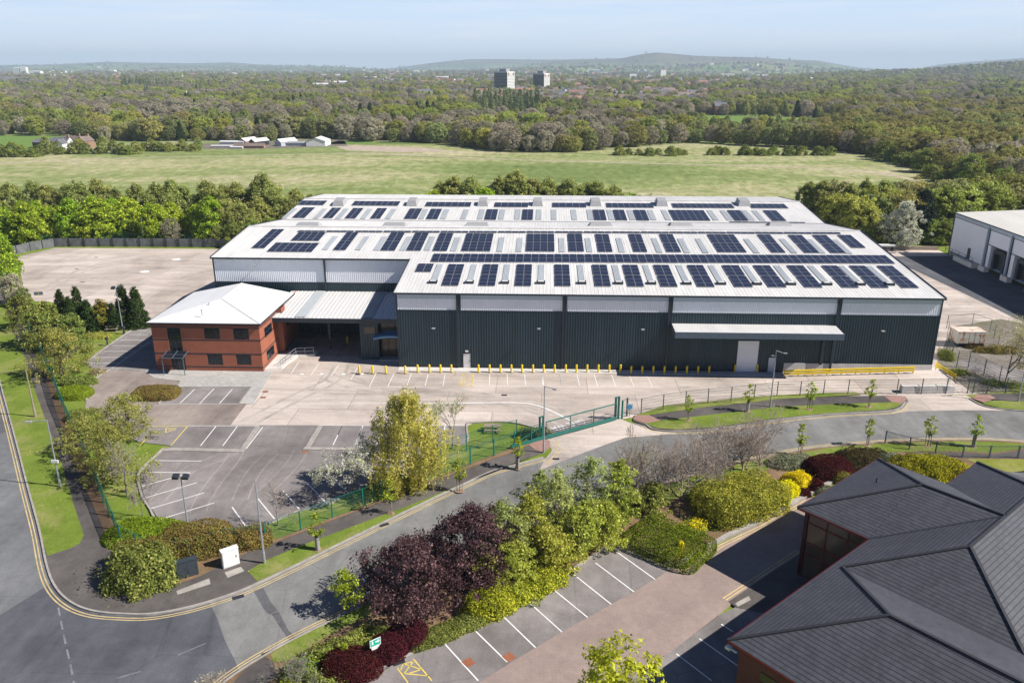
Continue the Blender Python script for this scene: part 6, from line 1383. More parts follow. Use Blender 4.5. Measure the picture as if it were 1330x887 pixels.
# left side hedges
shrub('corner_bush', 187, 757, 2.9, 2.2, 3.1, 'bush', 17000, .09, 'big loose green bush at the street corner pavement', .1, 2.1, .32, .2)
shrub('corner_bush', 172, 735, 1.5, 1.3, 2.4, 'brown', 5000, .07, 'brown-tinted bush behind the corner bush', .1, 2.1, .2, .12)
shrub('corner_bush', 206, 735, 1.6, 1.3, 2.7, 'brown', 5000, .07, 'bronze-topped bush right behind the corner bush', .1, 2.1, .2, .12)
shrub('clipped_hedge', 258, 716, 3.1, 1.8, 2.5, 'brown', 15000, .06, 'clipped bronze-green hedge block behind the dark cabinet', .25, 4., .08, .05)
shrub('clipped_hedge', 322, 708, 2.0, 1.3, 1.7, 'brown', 7000, .06, 'loose bronze-green hedge behind the white cabinet', .25, 3., .14, .1)
shrub('bright_hedge', 192, 698, 3.9, 2.6, 1.1, 'ghedge', 14000, .06, 'low bright green mound at the car park corner', -.1, 2.6, .05, .04)
shrub('box_hedge', 98, 515, 2.1, 1.6, 1.2, 'ghedge', 9000, .05, 'clipped bright green box hedge beside the curved lane', .0, 4., .03, .03)
shrub('low_hedge', 103, 499, 2.4, 1., 1.1, 'bush', 5000, .06, 'darker green low hedge behind the box hedge', .1, 3., .08, .06)
shrub('clipped_hedge', 203, 515, 2.9, 1.9, 1.15, 'brown', 12000, .055, 'clipped bronze hedge block before the office entrance', .06, 4.5, .03, .03)
shrub('low_shrub', 128, 486, 1., .6, .9, 'beige', 1500, .06, 'dry pale shrub beside the curved kerb', 0, 2.2, .15, .12)
shrub('low_hedge', 110, 545, 2., 1.5, 1.2, 'bush', 5000, .06, 'dark green shrub under the left feathery trees', .3, 2.6, .15, .08)
shrub('low_hedge', 127, 425+14, 2.2, 1., .8, 'woody', 3000, .07, 'yellow-green low shrub at the conifer feet', .1, 2.4, .1, .08)
shrub('weedy_bush', 1228, 466, 1., 1.6, 1.4, 'bush', 2600, .07, 'weedy green bush beside the corner of the warehouse', .2, 2.2, .2, .14)
shrub('weedy_bush', 1300, 458, 4., 1.2, 1.0, 'brown', 3600, .08, 'low brownish scrub behind the rusty container fence', .0, 2.2, .2, .14)
for i, (px, py) in enumerate([(1263, 452), (1290, 500), (1315, 503), (1245, 486)]): shrub('weedy_bush', px, py, 1.4, .8, .7, 'bush' if i else 'dbrown', 1500, .07, ['small brownish weed clump by the container', 'green weed clump inside the right-hand mesh fence', 'green weed clump at the right edge fence', 'weedy clump beside the short crash barrier'][i], 0, 2.2, .15, .1)
shrub('gate_bush', 693, 567, 2., .8, 1.1, 'bush', 3500, .07, 'dark green bush behind the left gate post', .2, 2.3, .15, .1)

# ------------------------------------------------------------------ tree belts behind the yard
def row(specs, tmpl, group):
    specs = sorted(specs, key=lambda s: s[1]); cnt = {}
    for kd, px, dep, s, sx in specs:
        i = cnt.get(kd, 0); cnt[kd] = i+1
        c = ((px-CX)/F_)*(dep*CP+CAMH*SP); x = c*CW-dep*SW; y = c*SW+dep*CW
        e = put(kd, x, y, s, tmpl.format(n=ordinal(i), k=KN[kd]), 'tree' if kd != 'bush' else 'bush', KNAME[kd], group, sx=sx)
        e.location.z = float(terrain(x, y))
KN = {'maple': 'bright green maple', 'olive': 'olive green birch', 'oak': 'golden-brown oak', 'bush': 'rounded green bush', 'farbare': 'brown leafless tree', 'fargreen': 'mid-green tree', 'farfresh': 'yellow-green tree', 'poplar': 'grey-green poplar', 'hazel': 'olive bushy tree', 'conifer': 'dark conifer'}
KNAME = {'maple': 'maple_tree', 'olive': 'birch_tree', 'oak': 'oak_tree', 'bush': 'hedgerow_bush', 'farbare': 'bare_tree', 'fargreen': 'broadleaf_tree', 'farfresh': 'broadleaf_tree', 'poplar': 'poplar_tree', 'hazel': 'bushy_tree', 'conifer': 'conifer'}
r = random.Random(5); sp = []
for i in range(15): sp.append(('maple', -5+i*20+r.uniform(-7, 7), 192+r.uniform(-3, 3)-(8 if i < 3 else 0), r.uniform(.72, .98), r.uniform(.9, 1.1)))
for i in range(17): sp.append(('olive', -20+i*22.5+r.uniform(-6, 6), 201+r.uniform(-3, 6), r.uniform(.9, 1.12), r.uniform(1., 1.2)))
for px, dep, s in [(318, 190, .75), (338, 196, .8), (362, 199, .9), (388, 202, .85), (352, 206, 1.0), (300, 191, .8), (405, 207, .7), (380, 193, .72), (420, 204, .6)]: sp.append(('olive', px, dep, s, 1.3))
sp += [('farbare', 20, 190, .62, .8), ('hazel', 305, 186, .9, 1.), ('hazel', 330, 187, 1., 1.), ('hazel', 285, 187, .8, 1.), ('hazel', 355, 190, 1., 1.1), ('farbare', 225, 188, .5, .8)]
row(sp, '{n} {k} from left in the belt behind the rear yard', 'trees in the belt behind the rear yard')
sp = []
for px, dep, s, kd in [(545, 206, .75, 'maple'), (565, 208, .85, 'maple'), (590, 211, 1.02, 'olive'), (575, 212, .9, 'olive'), (612, 210, 1., 'olive'), (628, 208, .95, 'maple'), (650, 212, 1.02, 'olive'), (672, 209, 1.02, 'olive'), (668, 213, 1.1, 'olive'), (692, 210, 1., 'olive'), (712, 211, .98, 'olive'), (736, 210, .98, 'olive'), (752, 210, .86, 'olive'), (775, 209, .95, 'olive'), (762, 212, .9, 'olive'), (797, 209, .86, 'olive'), (818, 209, .8, 'maple'), (836, 208, .7, 'farbare'), (603, 205, .8, 'hazel'), (478, 208, .6, 'maple'), (700, 206, .8, 'maple')]: sp.append((kd, px, dep, s, 1.25))
row(sp, '{n} {k} from left rising behind the warehouse roof', 'trees behind the warehouse')
sp = []
for px, dep, s, kd in [(1045, 214, .75, 'olive'), (1062, 210, .8, 'olive'), (1080, 212, .85, 'fargreen'), (1075, 204, .65, 'olive'), (1098, 205, .8, 'olive'), (1118, 208, .85, 'olive'), (1108, 198, .6, 'hazel'), (1130, 200, .75, 'fargreen'), (1142, 207, .85, 'olive'), (1158, 212, .8, 'fargreen'), (1150, 197, .7, 'hazel'), (1125, 192, .65, 'hazel'), (1178, 215, .85, 'oak'), (1212, 206, .75, 'olive'), (1228, 204, .95, 'fargreen'), (1246, 212, .88, 'oak'), (1262, 208, .85, 'oak'), (1285, 213, .9, 'oak'), (1300, 205, .85, 'fargreen'), (1318, 210, 1.05, 'oak'), (1340, 208, 1.0, 'oak'), (1205, 196, .5, 'fargreen'), (1238, 196, .6, 'fargreen'), (1222, 215, .85, 'oak'), (1168, 196, .5, 'fargreen'), (1048, 222, .5, 'hazel'), (1030, 225, .5, 'bush'), (1020, 228, .7, 'bush'), (1152, 190, .85, 'hazel'), (1208, 189.5, .8, 'hazel'), (1222, 188.5, .75, 'hazel'), (1232, 190, .8, 'hazel'), (1246, 189, .8, 'hazel'), (1216, 199, .8, 'farfresh'), (1240, 201, .85, 'farfresh'), (1272, 203, .9, 'farfresh'), (1112, 196, .7, 'farfresh'), (1090, 200, .7, 'farfresh'), (1136, 203, .8, 'farfresh'), (1160, 201, .8, 'oak')]: sp.append((kd, px, dep, s*1.18, 1.12))
row(sp, '{n} {k} from left in the belt beyond the service yard', 'trees beyond the service yard')
x, y = G(1181, 327); put('blossom', x, y+4, .97, 'tall white-blossomed tree at the far end of the service yard', 'tree', 'blossom_tree')
x, y = G(1196, 318); put('pine', x, y+2, 1.02, 'dark pine behind the white-blossomed tree', 'tree', 'pine_tree', sx=.8)
# hedgerows and bushes in and around the meadow
sp = []
for px, py in [(1210, 232), (1222, 236), (1238, 235), (1256, 238), (1275, 236), (1292, 238), (1310, 240), (1228, 228), (1250, 228), (1270, 229), (1200, 224), (1185, 216), (1172, 214), (1160, 210), (1148, 208), (1205, 215), (1230, 218), (1290, 228), (1320, 230), (1245, 212), (1132, 204), (1262, 250), (1300, 252)]:
    b = CAMH/math.tan(PITCH+math.atan((py-CY)/F_)); sp.append((r.choice(['bush', 'bush', 'hazel']), px, b, r.uniform(1., 1.7), r.uniform(1., 1.3)))
for px in [805, 817, 829, 842, 853, 870, 880, 889, 925, 932, 940, 962, 968, 975, 982, 990, 998, 1006, 1025, 1040, 1062, 1078]:
    b = CAMH/math.tan(PITCH+math.atan((202-CY)/F_)); sp.append(('bush', px+r.uniform(-2, 2), b+r.uniform(-3, 3), r.uniform(.7, 1.25), 1.))
row(sp, '{n} {k} from left in the hedge right of the meadow', 'hedge line on the right side of the meadow')
sp = []
for i in range(27):
    px = -10+i*10.4; b = CAMH/math.tan(PITCH+math.atan(((204 if px < 60 else 201 if px < 180 else 197)-CY)/F_)); sp.append((r.choice(['bush', 'bush', 'hazel', 'olive'] if i % 4 else ['hazel']), px+r.uniform(-3, 3), b+r.uniform(0, 6), r.uniform(.8, 1.35) if i % 4 else .9, 1.2))
sp = [(k_, a, b_, s if k_ != 'olive' else s*.5, x_) for k_, a, b_, s, x_ in sp]
row(sp, '{n} {k} from left in the hedge left of the meadow', 'hedge on the far left edge of the meadow')

# ------------------------------------------------------------------ wood: front rank as single trees, the rest as one mass per kind
edge = lambda px: interp(px, EDGE)
def inzone(px, py):
    for zs in ZONES.values():
        for q in zs:
            n = len(q); c = False
            for i in range(n):
                (x1, y1), (x2, y2) = q[i], q[i-1]
                if (y1 > py) != (y2 > py) and px < (x2-x1)*(py-y1)/(y2-y1)+x1: c = not c
            if c: return True
    return False
sp = []
i = 0; px = -15.
while px < 1350:
    far = -3 if px < 440 else -1.2
    if px < 100: py = 176.5
    elif px < 440: py = 184.5-1.5*(px > 300)+r.uniform(-2, 0)
    else: py = float(edge(px))-1.5
    if not (100 < px < 262) or True:
        for dd in (0, 14):
            b = CAMH/math.tan(PITCH+math.atan((py-CY)/F_))+dd+r.uniform(-3, 3)
            kd = r.choice(['farbare', 'farbare', 'fargreen', 'fargreen', 'farfresh', 'oak', 'fargreen'] if 0 < px < 1100 else ['farbare', 'oak', 'oak', 'fargreen'])
            sp.append((kd, px+r.uniform(-4, 4)+dd*.5, b, r.uniform(.6, 1.05), r.uniform(.9, 1.15)))
    px += 19.5
sp = [s for s in sp if not (inzone(s[1], YH+F_*CAMH/(s[2]*CP*CP) if False else proj(*(((s[1]-CX)/F_*(s[2]*CP+CAMH*SP))*CW-s[2]*SW, ((s[1]-CX)/F_*(s[2]*CP+CAMH*SP))*SW+s[2]*CW), 0)[1]))]
row(sp, '{n} {k} from left along the front of the far wood', 'trees along the front of the wood')

rng = np.random.default_rng(3)
pts = []
b = 285.
while b < 11800:
    s = max(10.2, .0093*b) if b < 2500 else .0093*b*(b/2500)**.35; half = .72*b+40
    n = int(2*half/s); a = -half+(np.arange(n)+rng.uniform(-.45, .45, n))*s; bb = b+rng.uniform(-.5, .5, n)*s
    pts.append(np.stack([a, bb, np.full(n, s)], 1)); b += s
PT = np.concatenate(pts); A, B = PT[:, 0], PT[:, 1]
X = A*CW-B*SW; Y = A*SW+B*CW; Zt = terrain(X, Y)
pxs = CX+F_*A/(B*CP+CAMH*SP); ang = np.arctan(CAMH/B); pys = CY+F_*np.tan(ang-PITCH)
ed = interp(pxs, EDGE); keep = pys < np.where(pxs < 445, 183.5, ed-2.5)
keep &= ~((pxs < 100) & (pys > 175))
iz = np.array([inzone(a, b) if k_ and b > 125 else False for a, b, k_ in zip(pxs, pys, keep)]); keep &= ~iz
# clearings further off, towns and open hills
def vn(x, y, s, seed):
    return np.sin(x/s+seed)*np.cos(y/s*1.3-seed*2)+.6*np.sin(x/s*2.3-y/s*1.1+seed*3)+.4*np.cos(x/s*4.1+y/s*3.3+seed)
town = vn(X, Y, 260, 2.)
dens = np.where(B < 1150, 1., np.where(B < 2600, np.where(town > .35, .5, .92), np.where(town > .0, .38, .7)))
dens = np.where(Zt > 70, .22, dens); dens = np.where(Zt > 130, .05, dens)
dens = np.where((pxs > 1000) & (B > 1200) & (B < 4200), .93, dens)
dens = np.where((pxs > 620) & (pxs < 930) & (pys > 117) & (pys < 139), .3, dens); dens = np.where((pxs > 500) & (pxs < 1000) & (pys > 99) & (pys < 117), dens*.55, dens); dens = np.where((pxs < 200) & (pys > 95) & (pys < 114), dens*.5, dens)
keep &= rng.uniform(size=len(X)) < dens
X, Y, Zt, B, S_, pxs, pys = X[keep], Y[keep], Zt[keep], B[keep], PT[keep, 2], pxs[keep], pys[keep]
n1 = vn(X, Y, 45, 1.)*1.3; n2 = vn(X, Y, 90, 5.)*1.2; u = rng.uniform(size=len(X))
S_ = np.where((pxs > 885) & (pxs < 1095) & (pys > 160) & (pys < 187), S_*.55, S_); u = np.where((pxs > 885) & (pxs < 1095) & (pys > 160) & (pys < 187) & (B < 1000), u, u)
clr_ = vn(X, Y, 130, 9.); keep2 = ~((clr_ > 1.12) & (Y > 560) & (Y < 3600)); X, Y, Zt, B, S_, pxs, pys, n1, n2, u = [q[keep2] for q in (X, Y, Zt, B, S_, pxs, pys, n1, n2, u)]
kind = np.where(n1+u*.8-.4 > .8, 2, np.where(n2+u*.9-.45 > .05, 0, 1))          # 0 brown, 1 green, 2 fresh
kind = np.where((pxs > 1050) & (B < 900) & (u > .35), 3, kind)
kind = np.where(u < .05, 3, kind); u2 = rng.uniform(size=len(X)); kind = np.where((kind == 1) & (u2 < .3), 6, kind); kind = np.where((kind == 0) & (u2 < .4), 7, kind); kind = np.where((kind == 1) & (u2 > .7), 8, kind); kind = np.where((u > .95) & (n1 < 0), 5, kind)
pop = ((pxs > 615) & (pxs < 705) & (pys > 140) & (pys < 156)) | ((pxs > 160) & (pxs < 225) & (pys > 116) & (pys < 121)); kind = np.where(pop, 4, kind)
MASS = [('bare_wood', TL['farbare'][0], 'brown leafless woodland filling the valley beyond the meadow', 12), ('green_wood', TL['fargreen'][0], 'mid-green woodland filling the valley beyond the meadow', 12), ('fresh_green_wood', TL['farfresh'][0], 'yellow-green patches of woodland in the valley', 12), ('oak_wood', TL['oak'][0], 'golden oaks in the woodland at the right', 11), ('poplar_wood', TL['poplar'][0], 'grey-green poplar plantation in the middle of the woodland', 18), ('conifer_wood', TL['conifer'][0], 'dark conifers scattered through the woodland', 7), ('birch_wood', TL['olive'][1], 'slender olive birches mixed through the woodland', 12), ('brown_thicket', TL['farbare'][1], 'looser brown twiggy trees mixed among the leafless woodland', 12), ('scrub_wood', TL['hazel'][0], 'low olive scrub between the taller woodland trees', 6)]
def joined(pair, name):
    tr_, cr = pair; n1_, n2_ = len(tr_.vertices), len(cr.vertices)
    v1 = np.zeros(n1_*3, 'f'); tr_.vertices.foreach_get('co', v1); v2 = np.zeros(n2_*3, 'f'); cr.vertices.foreach_get('co', v2)
    f1 = np.zeros(len(tr_.polygons)*4, 'i'); tr_.polygons.foreach_get('vertices', f1); f2 = np.zeros(len(cr.polygons)*4, 'i'); cr.polygons.foreach_get('vertices', f2)
    return npmesh(name, np.concatenate([v1, v2]).reshape(-1, 3), np.concatenate([f1, f2+n1_]).reshape(-1, 4), [tr_.materials[0], cr.materials[0]], np.r_[np.zeros(len(tr_.polygons)), np.ones(len(cr.polygons))])
for k_, (nm, pair, lab, h0) in enumerate(MASS):
    sel = kind == k_
    if not sel.any(): continue
    me = D.meshes.new(nm); P = np.stack([X[sel], Y[sel], Zt[sel]-.3], 1); me.vertices.add(len(P)); me.vertices.foreach_set('co', P.astype('f').ravel())
    at = me.attributes.new('size', 'FLOAT', 'POINT')
    sz = S_[sel]/10.2; sc = rng.uniform(.45, 1.15, len(P))*np.clip(sz, .35, 2.2)**.55*(1. if k_ != 5 else 1.7)
    at.data.foreach_set('value', sc.astype('f')); me.update()
    o = link(nm, me); tag(o, lab, 'woodland', None, 'stuff')
    src = D.objects.new(nm+'_tree', joined(pair, nm+'_tree'))
    ng = D.node_groups.new(nm, 'GeometryNodeTree'); ng.interface.new_socket('Geometry', in_out='INPUT', socket_type='NodeSocketGeometry'); ng.interface.new_socket('Geometry', in_out='OUTPUT', socket_type='NodeSocketGeometry')
    N_ = ng.nodes; gi = N_.new('NodeGroupInput'); go = N_.new('NodeGroupOutput'); ip = N_.new('GeometryNodeInstanceOnPoints'); oi = N_.new('GeometryNodeObjectInfo'); oi.inputs['Object'].default_value = src
    na = N_.new('GeometryNodeInputNamedAttribute'); na.data_type = 'FLOAT'; na.inputs[0].default_value = 'size'
    rv = N_.new('FunctionNodeRandomValue'); rv.data_type = 'FLOAT_VECTOR'; rv.inputs[0].default_value = (0, 0, 0); rv.inputs[1].default_value = (0, 0, 6.28)
    mp = N_.new('GeometryNodeMeshToPoints')
    l = ng.links.new; l(gi.outputs[0], mp.inputs[0]); l(mp.outputs[0], ip.inputs['Points']); l(oi.outputs['Geometry'], ip.inputs['Instance']); l(rv.outputs[0], ip.inputs['Rotation']); l(na.outputs[0], ip.inputs['Scale']); l(ip.outputs[0], go.inputs[0])
    md = o.modifiers.new('scatter', 'NODES'); md.node_group = ng

# ------------------------------------------------------------------ buildings in the distance
def at_px(px, py):
    b = CAMH/math.tan(PITCH+math.atan((py-CY)/F_)); c = ((px-CX)/F_)*(b*CP+CAMH*SP); x = c*CW-b*SW; y = c*SW+b*CW; return x, y, b
def house(name, x, y, z, w_, d_, h_, rh, rz, wall, rooft, label, cat='house', group=None, wins=0, gable=True, chim=False):
    e = empty(name, (x, y, z), rz, label, cat, group); h = MB(); h.box(-w_/2, w_/2, -d_/2, d_/2, -1, h_)
    if gable: h.add([(-w_/2, -d_/2, h_), (-w_/2, d_/2, h_), (-w_/2, 0, h_+rh)], [[0, 1, 2]]); h.add([(w_/2, -d_/2, h_), (w_/2, d_/2, h_), (w_/2, 0, h_+rh)], [[0, 1, 2]])
    h.build('wall', M[wall], e); h = MB(); o = .3
    h.quad((-w_/2-o, -d_/2-o, h_-.05), (w_/2+o, -d_/2-o, h_-.05), (w_/2+o, 0, h_+rh+.1), (-w_/2-o, 0, h_+rh+.1)); h.quad((w_/2+o, d_/2+o, h_-.05), (-w_/2-o, d_/2+o, h_-.05), (-w_/2-o, 0, h_+rh+.1), (w_/2+o, 0, h_+rh+.1)); rf = h.build('roof', M[rooft], e)
    if chim: h = MB(); h.box(w_/2-1.2, w_/2-.4, -.4, .4, h_+rh-.6, h_+rh+1.2); h.build('chimney', M['bricktown'], rf)
    for i in range(wins):
        h = MB(); u = -w_/2+(i+.5)*w_/wins; h.box(u-.5, u+.5, -d_/2-.05, -d_/2+.01, h_*.35, h_*.35+1.1); h.build('window', M['glass'], e)
    return e
x, y, b = at_px(83, 193); house('white_cottage', x, y, 0, 9, 5, 3.6, 2.1, -.15, 'render', 'slatefar', 'white rendered cottage behind the far left hedge', wins=4, chim=True)
x, y, b = at_px(88, 194); house('cottage_wing', x, y-5, 0, 5, 4, 3.4, 2.1, PI/2, 'render', 'slatefar', 'white gabled wing in front of the white cottage', 'house')
x, y, b = at_px(66, 192); house('dark_barn', x, y, 0, 15, 7, 3, 1.6, -.05, 'dark', 'slatefar', 'low dark barn left of the white cottage', 'barn')
x, y, b = at_px(97, 191); house('brown_roof_house', x, y, 0, 9, 5, 3.6, 2.2, -.1, 'render', 'tile', 'brown-roofed house behind the white cottage', chim=True)
x, y, b = at_px(112, 192); house('red_brick_house', x, y, 0, 6, 6, 3.6, 2.2, 1.2, 'bricktown', 'tile', 'red brick house right of the white cottage', chim=True)
for px, py, w_, d_, h_, rh, rz, wl, rt, lab, ct in [(303, 189.5, 18, 10, 5.5, .8, 0, 'render', 'roofw', 'white flat farm shed at the left of the farm', 'farm shed'), (293, 192, 20, 6, 2.5, .6, 0, 'render', 'roof', 'low pale shed in front of the farm', 'farm shed'), (321, 192.5, 17, 9, 3, 3, 0, 'bricktown', 'tile', 'brown-roofed farm building, left of the two', 'farm building'), (332, 192.5, 14, 9, 3, 3, 0, 'bricktown', 'tile', 'brown-roofed farm building, right of the two', 'farm building'),
    (323, 188.5, 16, 12, 5.5, 4, 1.3, 'bricktown', 'roof', 'red brick barn with pale roof behind the farm buildings', 'barn'), (337, 189, 16, 10, 5.5, 3.5, 1.2, 'dark', 'roof', 'dark open barn with pale roof at the farm', 'barn'), (372, 189, 18, 11, 5, 3.8, 1.15, 'tower_s', 'roofw', 'grey gabled shed at the left of the second farm', 'farm shed'), (386, 189.5, 30, 8, 4, 1.5, .0, 'tower_s', 'hood', 'long grey-roofed stable between two sheds', 'stable'), (414, 189, 17, 26, 6.5, 4, PI/2+.02, 'render', 'roofw', 'large pale gabled barn at the right of the farm', 'barn'), (308, 193, 9, 5, 2., .4, 0, 'roofw', 'roofw', 'small white trailer shed before the farm', 'farm shed')]:
    x, y, b = at_px(px, py); house('farm_building', x, y, 0, w_*.72, d_*.4, h_*.42, rh*.42, rz, wl, rt, lab, ct, 'farm buildings beyond the meadow')
# tower blocks
def tower(px, py, wl, wr, hgt, label):
    x, y, b = at_px(px, py); rz = math.radians(-33); e = empty('tower_block', (x, y, 0), rz, label, 'tower block', 'pair of tower blocks on the horizon'); h = MB(); h.box(-wl, 0, 0, wr, 0, hgt); h.build('body', M['tower_s'], e)
    for k_ in range(14):
        z = 2.2+k_*(hgt-4)/14; h = MB(); h.box(-wl+.6, -.8, -.12, 0, z, z+1.5); h.build('window_band', M['glass'], e)
        h = MB(); h.box(0, .12, .8, wr-.8, z, z+1.) ; h.build('window_band', M['hood'], e)
    h = MB(); h.box(0, .08, 0, wr, 0, hgt); h.box(-wl, 0, -.08, 0, hgt-.8, hgt); h.build('sunlit_face_and_parapet', M['tower_w'], e)  # right face painted white as sunlit, body grey as the shaded side
    h = MB(); h.box(.08, .3, 1.5, 5, hgt-5, hgt-1.5); h.box(.08, .3, wr-5, wr-1.5, hgt-5, hgt-1.5); h.build('dark_panel', M['tiler'], e)
    h = MB(); h.box(-wl*.7, -wl*.2, wr*.2, wr*.7, hgt, hgt+4); h.bar((-wl*.5, wr*.5, hgt+4), (-wl*.5, wr*.5, hgt+9), .4); h.build('roof_plant', M['hood'], e)
tower(659, 124, 25, 19, 34, 'pale tower block with glazed side toned as shade, left of the pair'); tower(706.5, 121.5, 22, 17, 31, 'pale tower block with glazed side toned as shade, right of the pair')
x, y, b = at_px(821, 106); house('white_block', x, y, float(terrain(x, y)), 22, 14, 24, .5, .3, 'render', 'roofw', 'small white tower block far right of the pair', 'tower block')
x, y, b = at_px(860, 104); house('white_block', x, y, float(terrain(x, y)), 20, 14, 36, .5, .3, 'render', 'roofw', 'slim white tower block at the foot of the green hill', 'tower block')
r = random.Random(21)
hs = []
spots = [(640, 900, 121, 138, 70), (560, 780, 118, 128, 34), (180, 300, 118, 130, 16), (0, 60, 118, 132, 10), (430, 560, 118, 135, 16), (900, 1010, 118, 135, 12), (20, 520, 106, 118, 34), (740, 1000, 104, 118, 26), (520, 760, 102, 112, 22), (930, 965, 146, 150, 3)]
for x0, x1, y0, y1, n in spots:
    for i in range(n): hs.append((r.uniform(x0, x1), r.uniform(y0, y1)))
hs.sort()
for i, (px, py) in enumerate(hs):
    x, y, b = at_px(px, py); sc = min(1.8, max(1., b/1500)); wl, rt = r.choice([('bricktown', 'tile'), ('bricktown', 'tiler'), ('render', 'slatefar'), ('bricktown', 'slatefar'), ('render', 'tile')])
    z = float(terrain(x, y)); house('distant_house', x, y, z+2., r.uniform(10, 24)*sc, 9*sc, 5.4*sc, 3.2*sc, r.uniform(-.6, .6), wl, rt, '%s small %s house from the left among the distant treetops' % (ordinal(i), 'white' if wl == 'render' else 'brick'), 'house', 'distant houses among the trees')
tm = MB(); MT = [M['bricktown'], M['render'], M['tile'], M['slatefar'], M['tiler']]
for i in range(2600):
    px = r.uniform(-40, 1370); b = 1900*(4.2**r.random()); c = ((px-CX)/F_)*(b*CP+CAMH*SP); x = c*CW-b*SW; y = c*SW+b*CW
    if float(vn(x, y, 260, 2.)) < .05 and r.random() < .8 or px > 1040 and r.random() < .8: continue
    z = float(terrain(x, y))+r.uniform(1, 4); a = r.uniform(-.7, .7); w_, d_, h_ = r.uniform(7, 22), 5, r.uniform(5, 8); ca, sa = math.cos(a), math.sin(a)
    T_ = lambda u, v, q: (x+u*ca-v*sa, y+u*sa+v*ca, z+q)
    v = [T_(u, v_, q) for q in (-5, h_) for u, v_ in ((-w_, -d_), (w_, -d_), (w_, d_), (-w_, d_))]+[T_(-w_, 0, h_+4), T_(w_, 0, h_+4)]
    tm.k = 0 if r.random() < .7 else 1; tm.add(v, [[0, 1, 5, 4], [1, 2, 6, 9, 5], [3, 0, 4, 8, 7], [2, 3, 7, 6]]); tm.k = r.choice([2, 3, 3, 4]); n_ = len(tm.v)-10
    for f_ in ([4, 5, 9, 8], [6, 7, 8, 9]): tm.f.append([n_+q for q in f_]); tm.m.append(tm.k)
tag(tm.build('distant_town', MT), 'hazy mass of tiny distant houses between the trees below the hills', 'town', None, 'stuff')
wu = [(66, 98, 40, 8, 'render'), (80, 98.5, 60, 7, 'render'), (48, 101, 40, 14, 'render'), (24, 99.5, 26, 22, 'render'), (33, 99.5, 22, 24, 'render'), (62, 104, 90, 7, 'roofw'), (146, 98, 40, 10, 'roofw'), (300, 101, 40, 9, 'roofw'), (372, 96, 60, 8, 'roofw'), (420, 119, 26, 7, 'roofw'), (570, 105, 50, 8, 'roofw'), (772, 97, 60, 10, 'roofw'), (436, 115, 40, 7, 'roofw'), (430, 103, 60, 9, 'render'), (488, 107, 50, 9, 'roofw'), (240, 97, 50, 9, 'roofw'), (945, 100, 60, 9, 'render'), (990, 102, 40, 9, 'roofw'), (1050, 108, 40, 8, 'render'), (545, 97, 60, 10, 'roofw')]
for i, (px, py, w_, h_, m__) in enumerate(sorted(wu)):
    x, y, b = at_px(px, py); z = float(terrain(x, y)); house('distant_works', x, y, z, w_*1.2, 25, h_*1.3+3, 2, r.uniform(-.2, .2), m__, 'roofw', '%s large white building from the left on the far plain' % ordinal(i), 'works building', 'large pale buildings on the far plain')

# ------------------------------------------------------------------ air, sky, sun, camera
hz = MB(); hz.box(-13500, 13500, -250, 15800, -20, 260); ho = hz.build('haze', None or []) if False else None
me = D.meshes.new('haze'); me.from_pydata(hz.v, [], hz.f); hm = D.materials.new('haze_air'); hm.use_nodes = True; t = hm.node_tree; t.nodes.clear()
out = t.nodes.new('ShaderNodeOutputMaterial'); pv = t.nodes.new('ShaderNodeVolumePrincipled'); pv.inputs['Color'].default_value = (.68, .86, 1., 1); pv.inputs['Density'].default_value = HAZE = 1.1e-4; pv.inputs['Anisotropy'].default_value = 0.
t.links.new(pv.outputs[0], out.inputs['Volume']); me.materials.append(hm); ho = link('haze', me); ho['kind'] = 'stuff'; ho['label'] = 'thin blue haze over the distant valley and hills'
AZ = math.radians(-10.5); EL = math.radians(42.5)       # direction to the sun: right and slightly in front of the warehouse wall
W = D.worlds.new('World'); scn.world = W; W.use_nodes = True; t = W.node_tree; t.nodes.clear()
sky = t.nodes.new('ShaderNodeTexSky'); sky.sky_type = 'NISHITA'; sky.sun_disc = False; sky.sun_elevation = EL; sky.sun_rotation = math.radians(90)-AZ; sky.altitude = 100; sky.air_density = 1.; sky.dust_density = .35; sky.ozone_density = 2.5
tc = t.nodes.new('ShaderNodeTexCoord'); mpn = t.nodes.new('ShaderNodeMapping'); mpn.inputs['Scale'].default_value = (2.2, 2.2, 42); nz = t.nodes.new('ShaderNodeTexNoise'); nz.inputs['Scale'].default_value = 2.2; nz.inputs['Detail'].default_value = 7; nz.inputs['Roughness'].default_value = .62
rp = t.nodes.new('ShaderNodeValToRGB'); rp.color_ramp.elements[0].position = .47; rp.color_ramp.elements[1].position = .7; rp.color_ramp.elements[1].color = (.6, .6, .6, 1)
mx = t.nodes.new('ShaderNodeMix'); mx.data_type = 'RGBA'; mx.inputs[7].default_value = (7.6, 8.2, 9.2, 1)
bg = t.nodes.new('ShaderNodeBackground'); bg.inputs[1].default_value = .05; wo = t.nodes.new('ShaderNodeOutputWorld'); l = t.links.new
l(tc.outputs['Generated'], mpn.inputs[0]); l(mpn.outputs[0], nz.inputs['Vector']); l(nz.outputs[0], rp.inputs[0]); sxyz = t.nodes.new('ShaderNodeSeparateXYZ'); l(tc.outputs['Generated'], sxyz.inputs[0]); r2 = t.nodes.new('ShaderNodeValToRGB'); r2.color_ramp.elements[0].color = (1, 1, 1, 1); r2.color_ramp.elements[1].color = (0, 0, 0, 1); r2.color_ramp.elements[0].position = .02; r2.color_ramp.elements[1].position = .35; l(sxyz.outputs[2], r2.inputs[0])
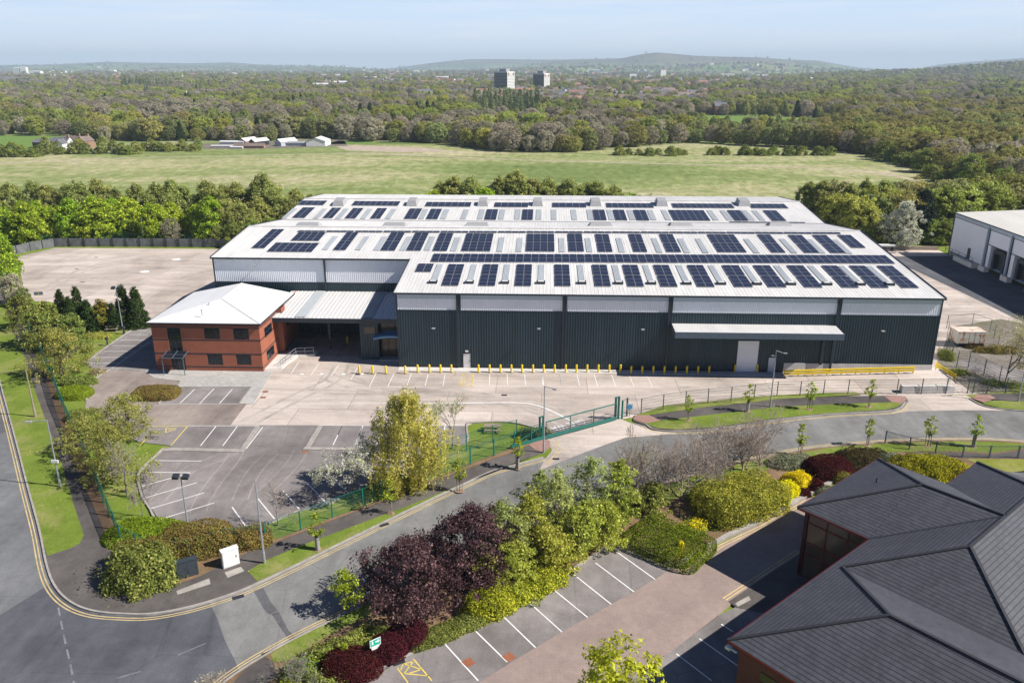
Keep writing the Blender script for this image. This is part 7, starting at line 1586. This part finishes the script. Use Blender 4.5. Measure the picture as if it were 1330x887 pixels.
mm = t.nodes.new('ShaderNodeMath'); mm.operation = 'MULTIPLY'; l(rp.outputs[0], mm.inputs[0]); l(r2.outputs[0], mm.inputs[1]); l(mm.outputs[0], mx.inputs[0]); l(sky.outputs[0], mx.inputs[6]); r3 = t.nodes.new('ShaderNodeValToRGB'); e3 = r3.color_ramp.elements; e3.new(.5)
for i_, (p_, c_) in enumerate([(.0, (10.6, 11.1, 12.2)), (.035, (9., 10.4, 12.3)), (.1, (6.7, 9.2, 12.3))]): e3[i_].position = p_; e3[i_].color = (c_[0]/13, c_[1]/13, c_[2]/13, 1)
l(sxyz.outputs[2], r3.inputs[0]); vm = t.nodes.new('ShaderNodeVectorMath'); vm.operation = 'SCALE'; vm.inputs['Scale'].default_value = 15.6; l(r3.outputs[0], vm.inputs[0])
m5 = t.nodes.new('ShaderNodeMix'); m5.data_type = 'RGBA'; l(mm.outputs[0], m5.inputs[0]); l(vm.outputs[0], m5.inputs[6]); m5.inputs[7].default_value = (13., 13.4, 14.6, 1)
lo = t.nodes.new('ShaderNodeValToRGB'); lo.color_ramp.elements[0].color = (1, 1, 1, 1); lo.color_ramp.elements[1].color = (0, 0, 0, 1); lo.color_ramp.elements[0].position = .1; lo.color_ramp.elements[1].position = .2; l(sxyz.outputs[2], lo.inputs[0])
dk = t.nodes.new('ShaderNodeMix'); dk.data_type = 'RGBA'; dk.blend_type = 'MULTIPLY'; dk.inputs[0].default_value = 1; l(sky.outputs[0], dk.inputs[6]); dk.inputs[7].default_value = (.6, .68, .95, 1)
m6 = t.nodes.new('ShaderNodeMix'); m6.data_type = 'RGBA'; l(lo.outputs[0], m6.inputs[0]); l(dk.outputs[2], m6.inputs[6]); l(m5.outputs[2], m6.inputs[7]); l(m6.outputs[2], bg.inputs[0]); l(bg.outputs[0], wo.inputs[0])
sl = D.lights.new('sun', 'SUN'); sl.energy = 5.; sl.angle = math.radians(.5); sl.color = (1., .955, .89); so_ = D.objects.new('sun', sl); COL.objects.link(so_)
so_.rotation_euler = Vector((math.cos(EL)*math.cos(AZ), math.cos(EL)*math.sin(AZ), math.sin(EL))).to_track_quat('Z', 'Y').to_euler()
cam = D.cameras.new('camera'); co = D.objects.new('camera', cam); COL.objects.link(co); co.location = (0, 0, CAMH); co.rotation_euler = (PI/2-PITCH, 0, YAW)
cam.sensor_width = 36; cam.lens = 36*F_/1330; cam.clip_start = .5; cam.clip_end = 60000; scn.camera = co
scn.view_settings.view_transform = 'Standard'; scn.view_settings.look = 'None'; scn.view_settings.exposure = .55; scn.view_settings.gamma = 1; scn.view_settings.use_curve_mapping = False
scn.cycles.max_bounces = 5; scn.cycles.diffuse_bounces = 1; scn.cycles.glossy_bounces = 2; scn.cycles.transmission_bounces = 2; scn.cycles.volume_bounces = 0; scn.cycles.transparent_max_bounces = 6
scn.cycles.use_denoising = True
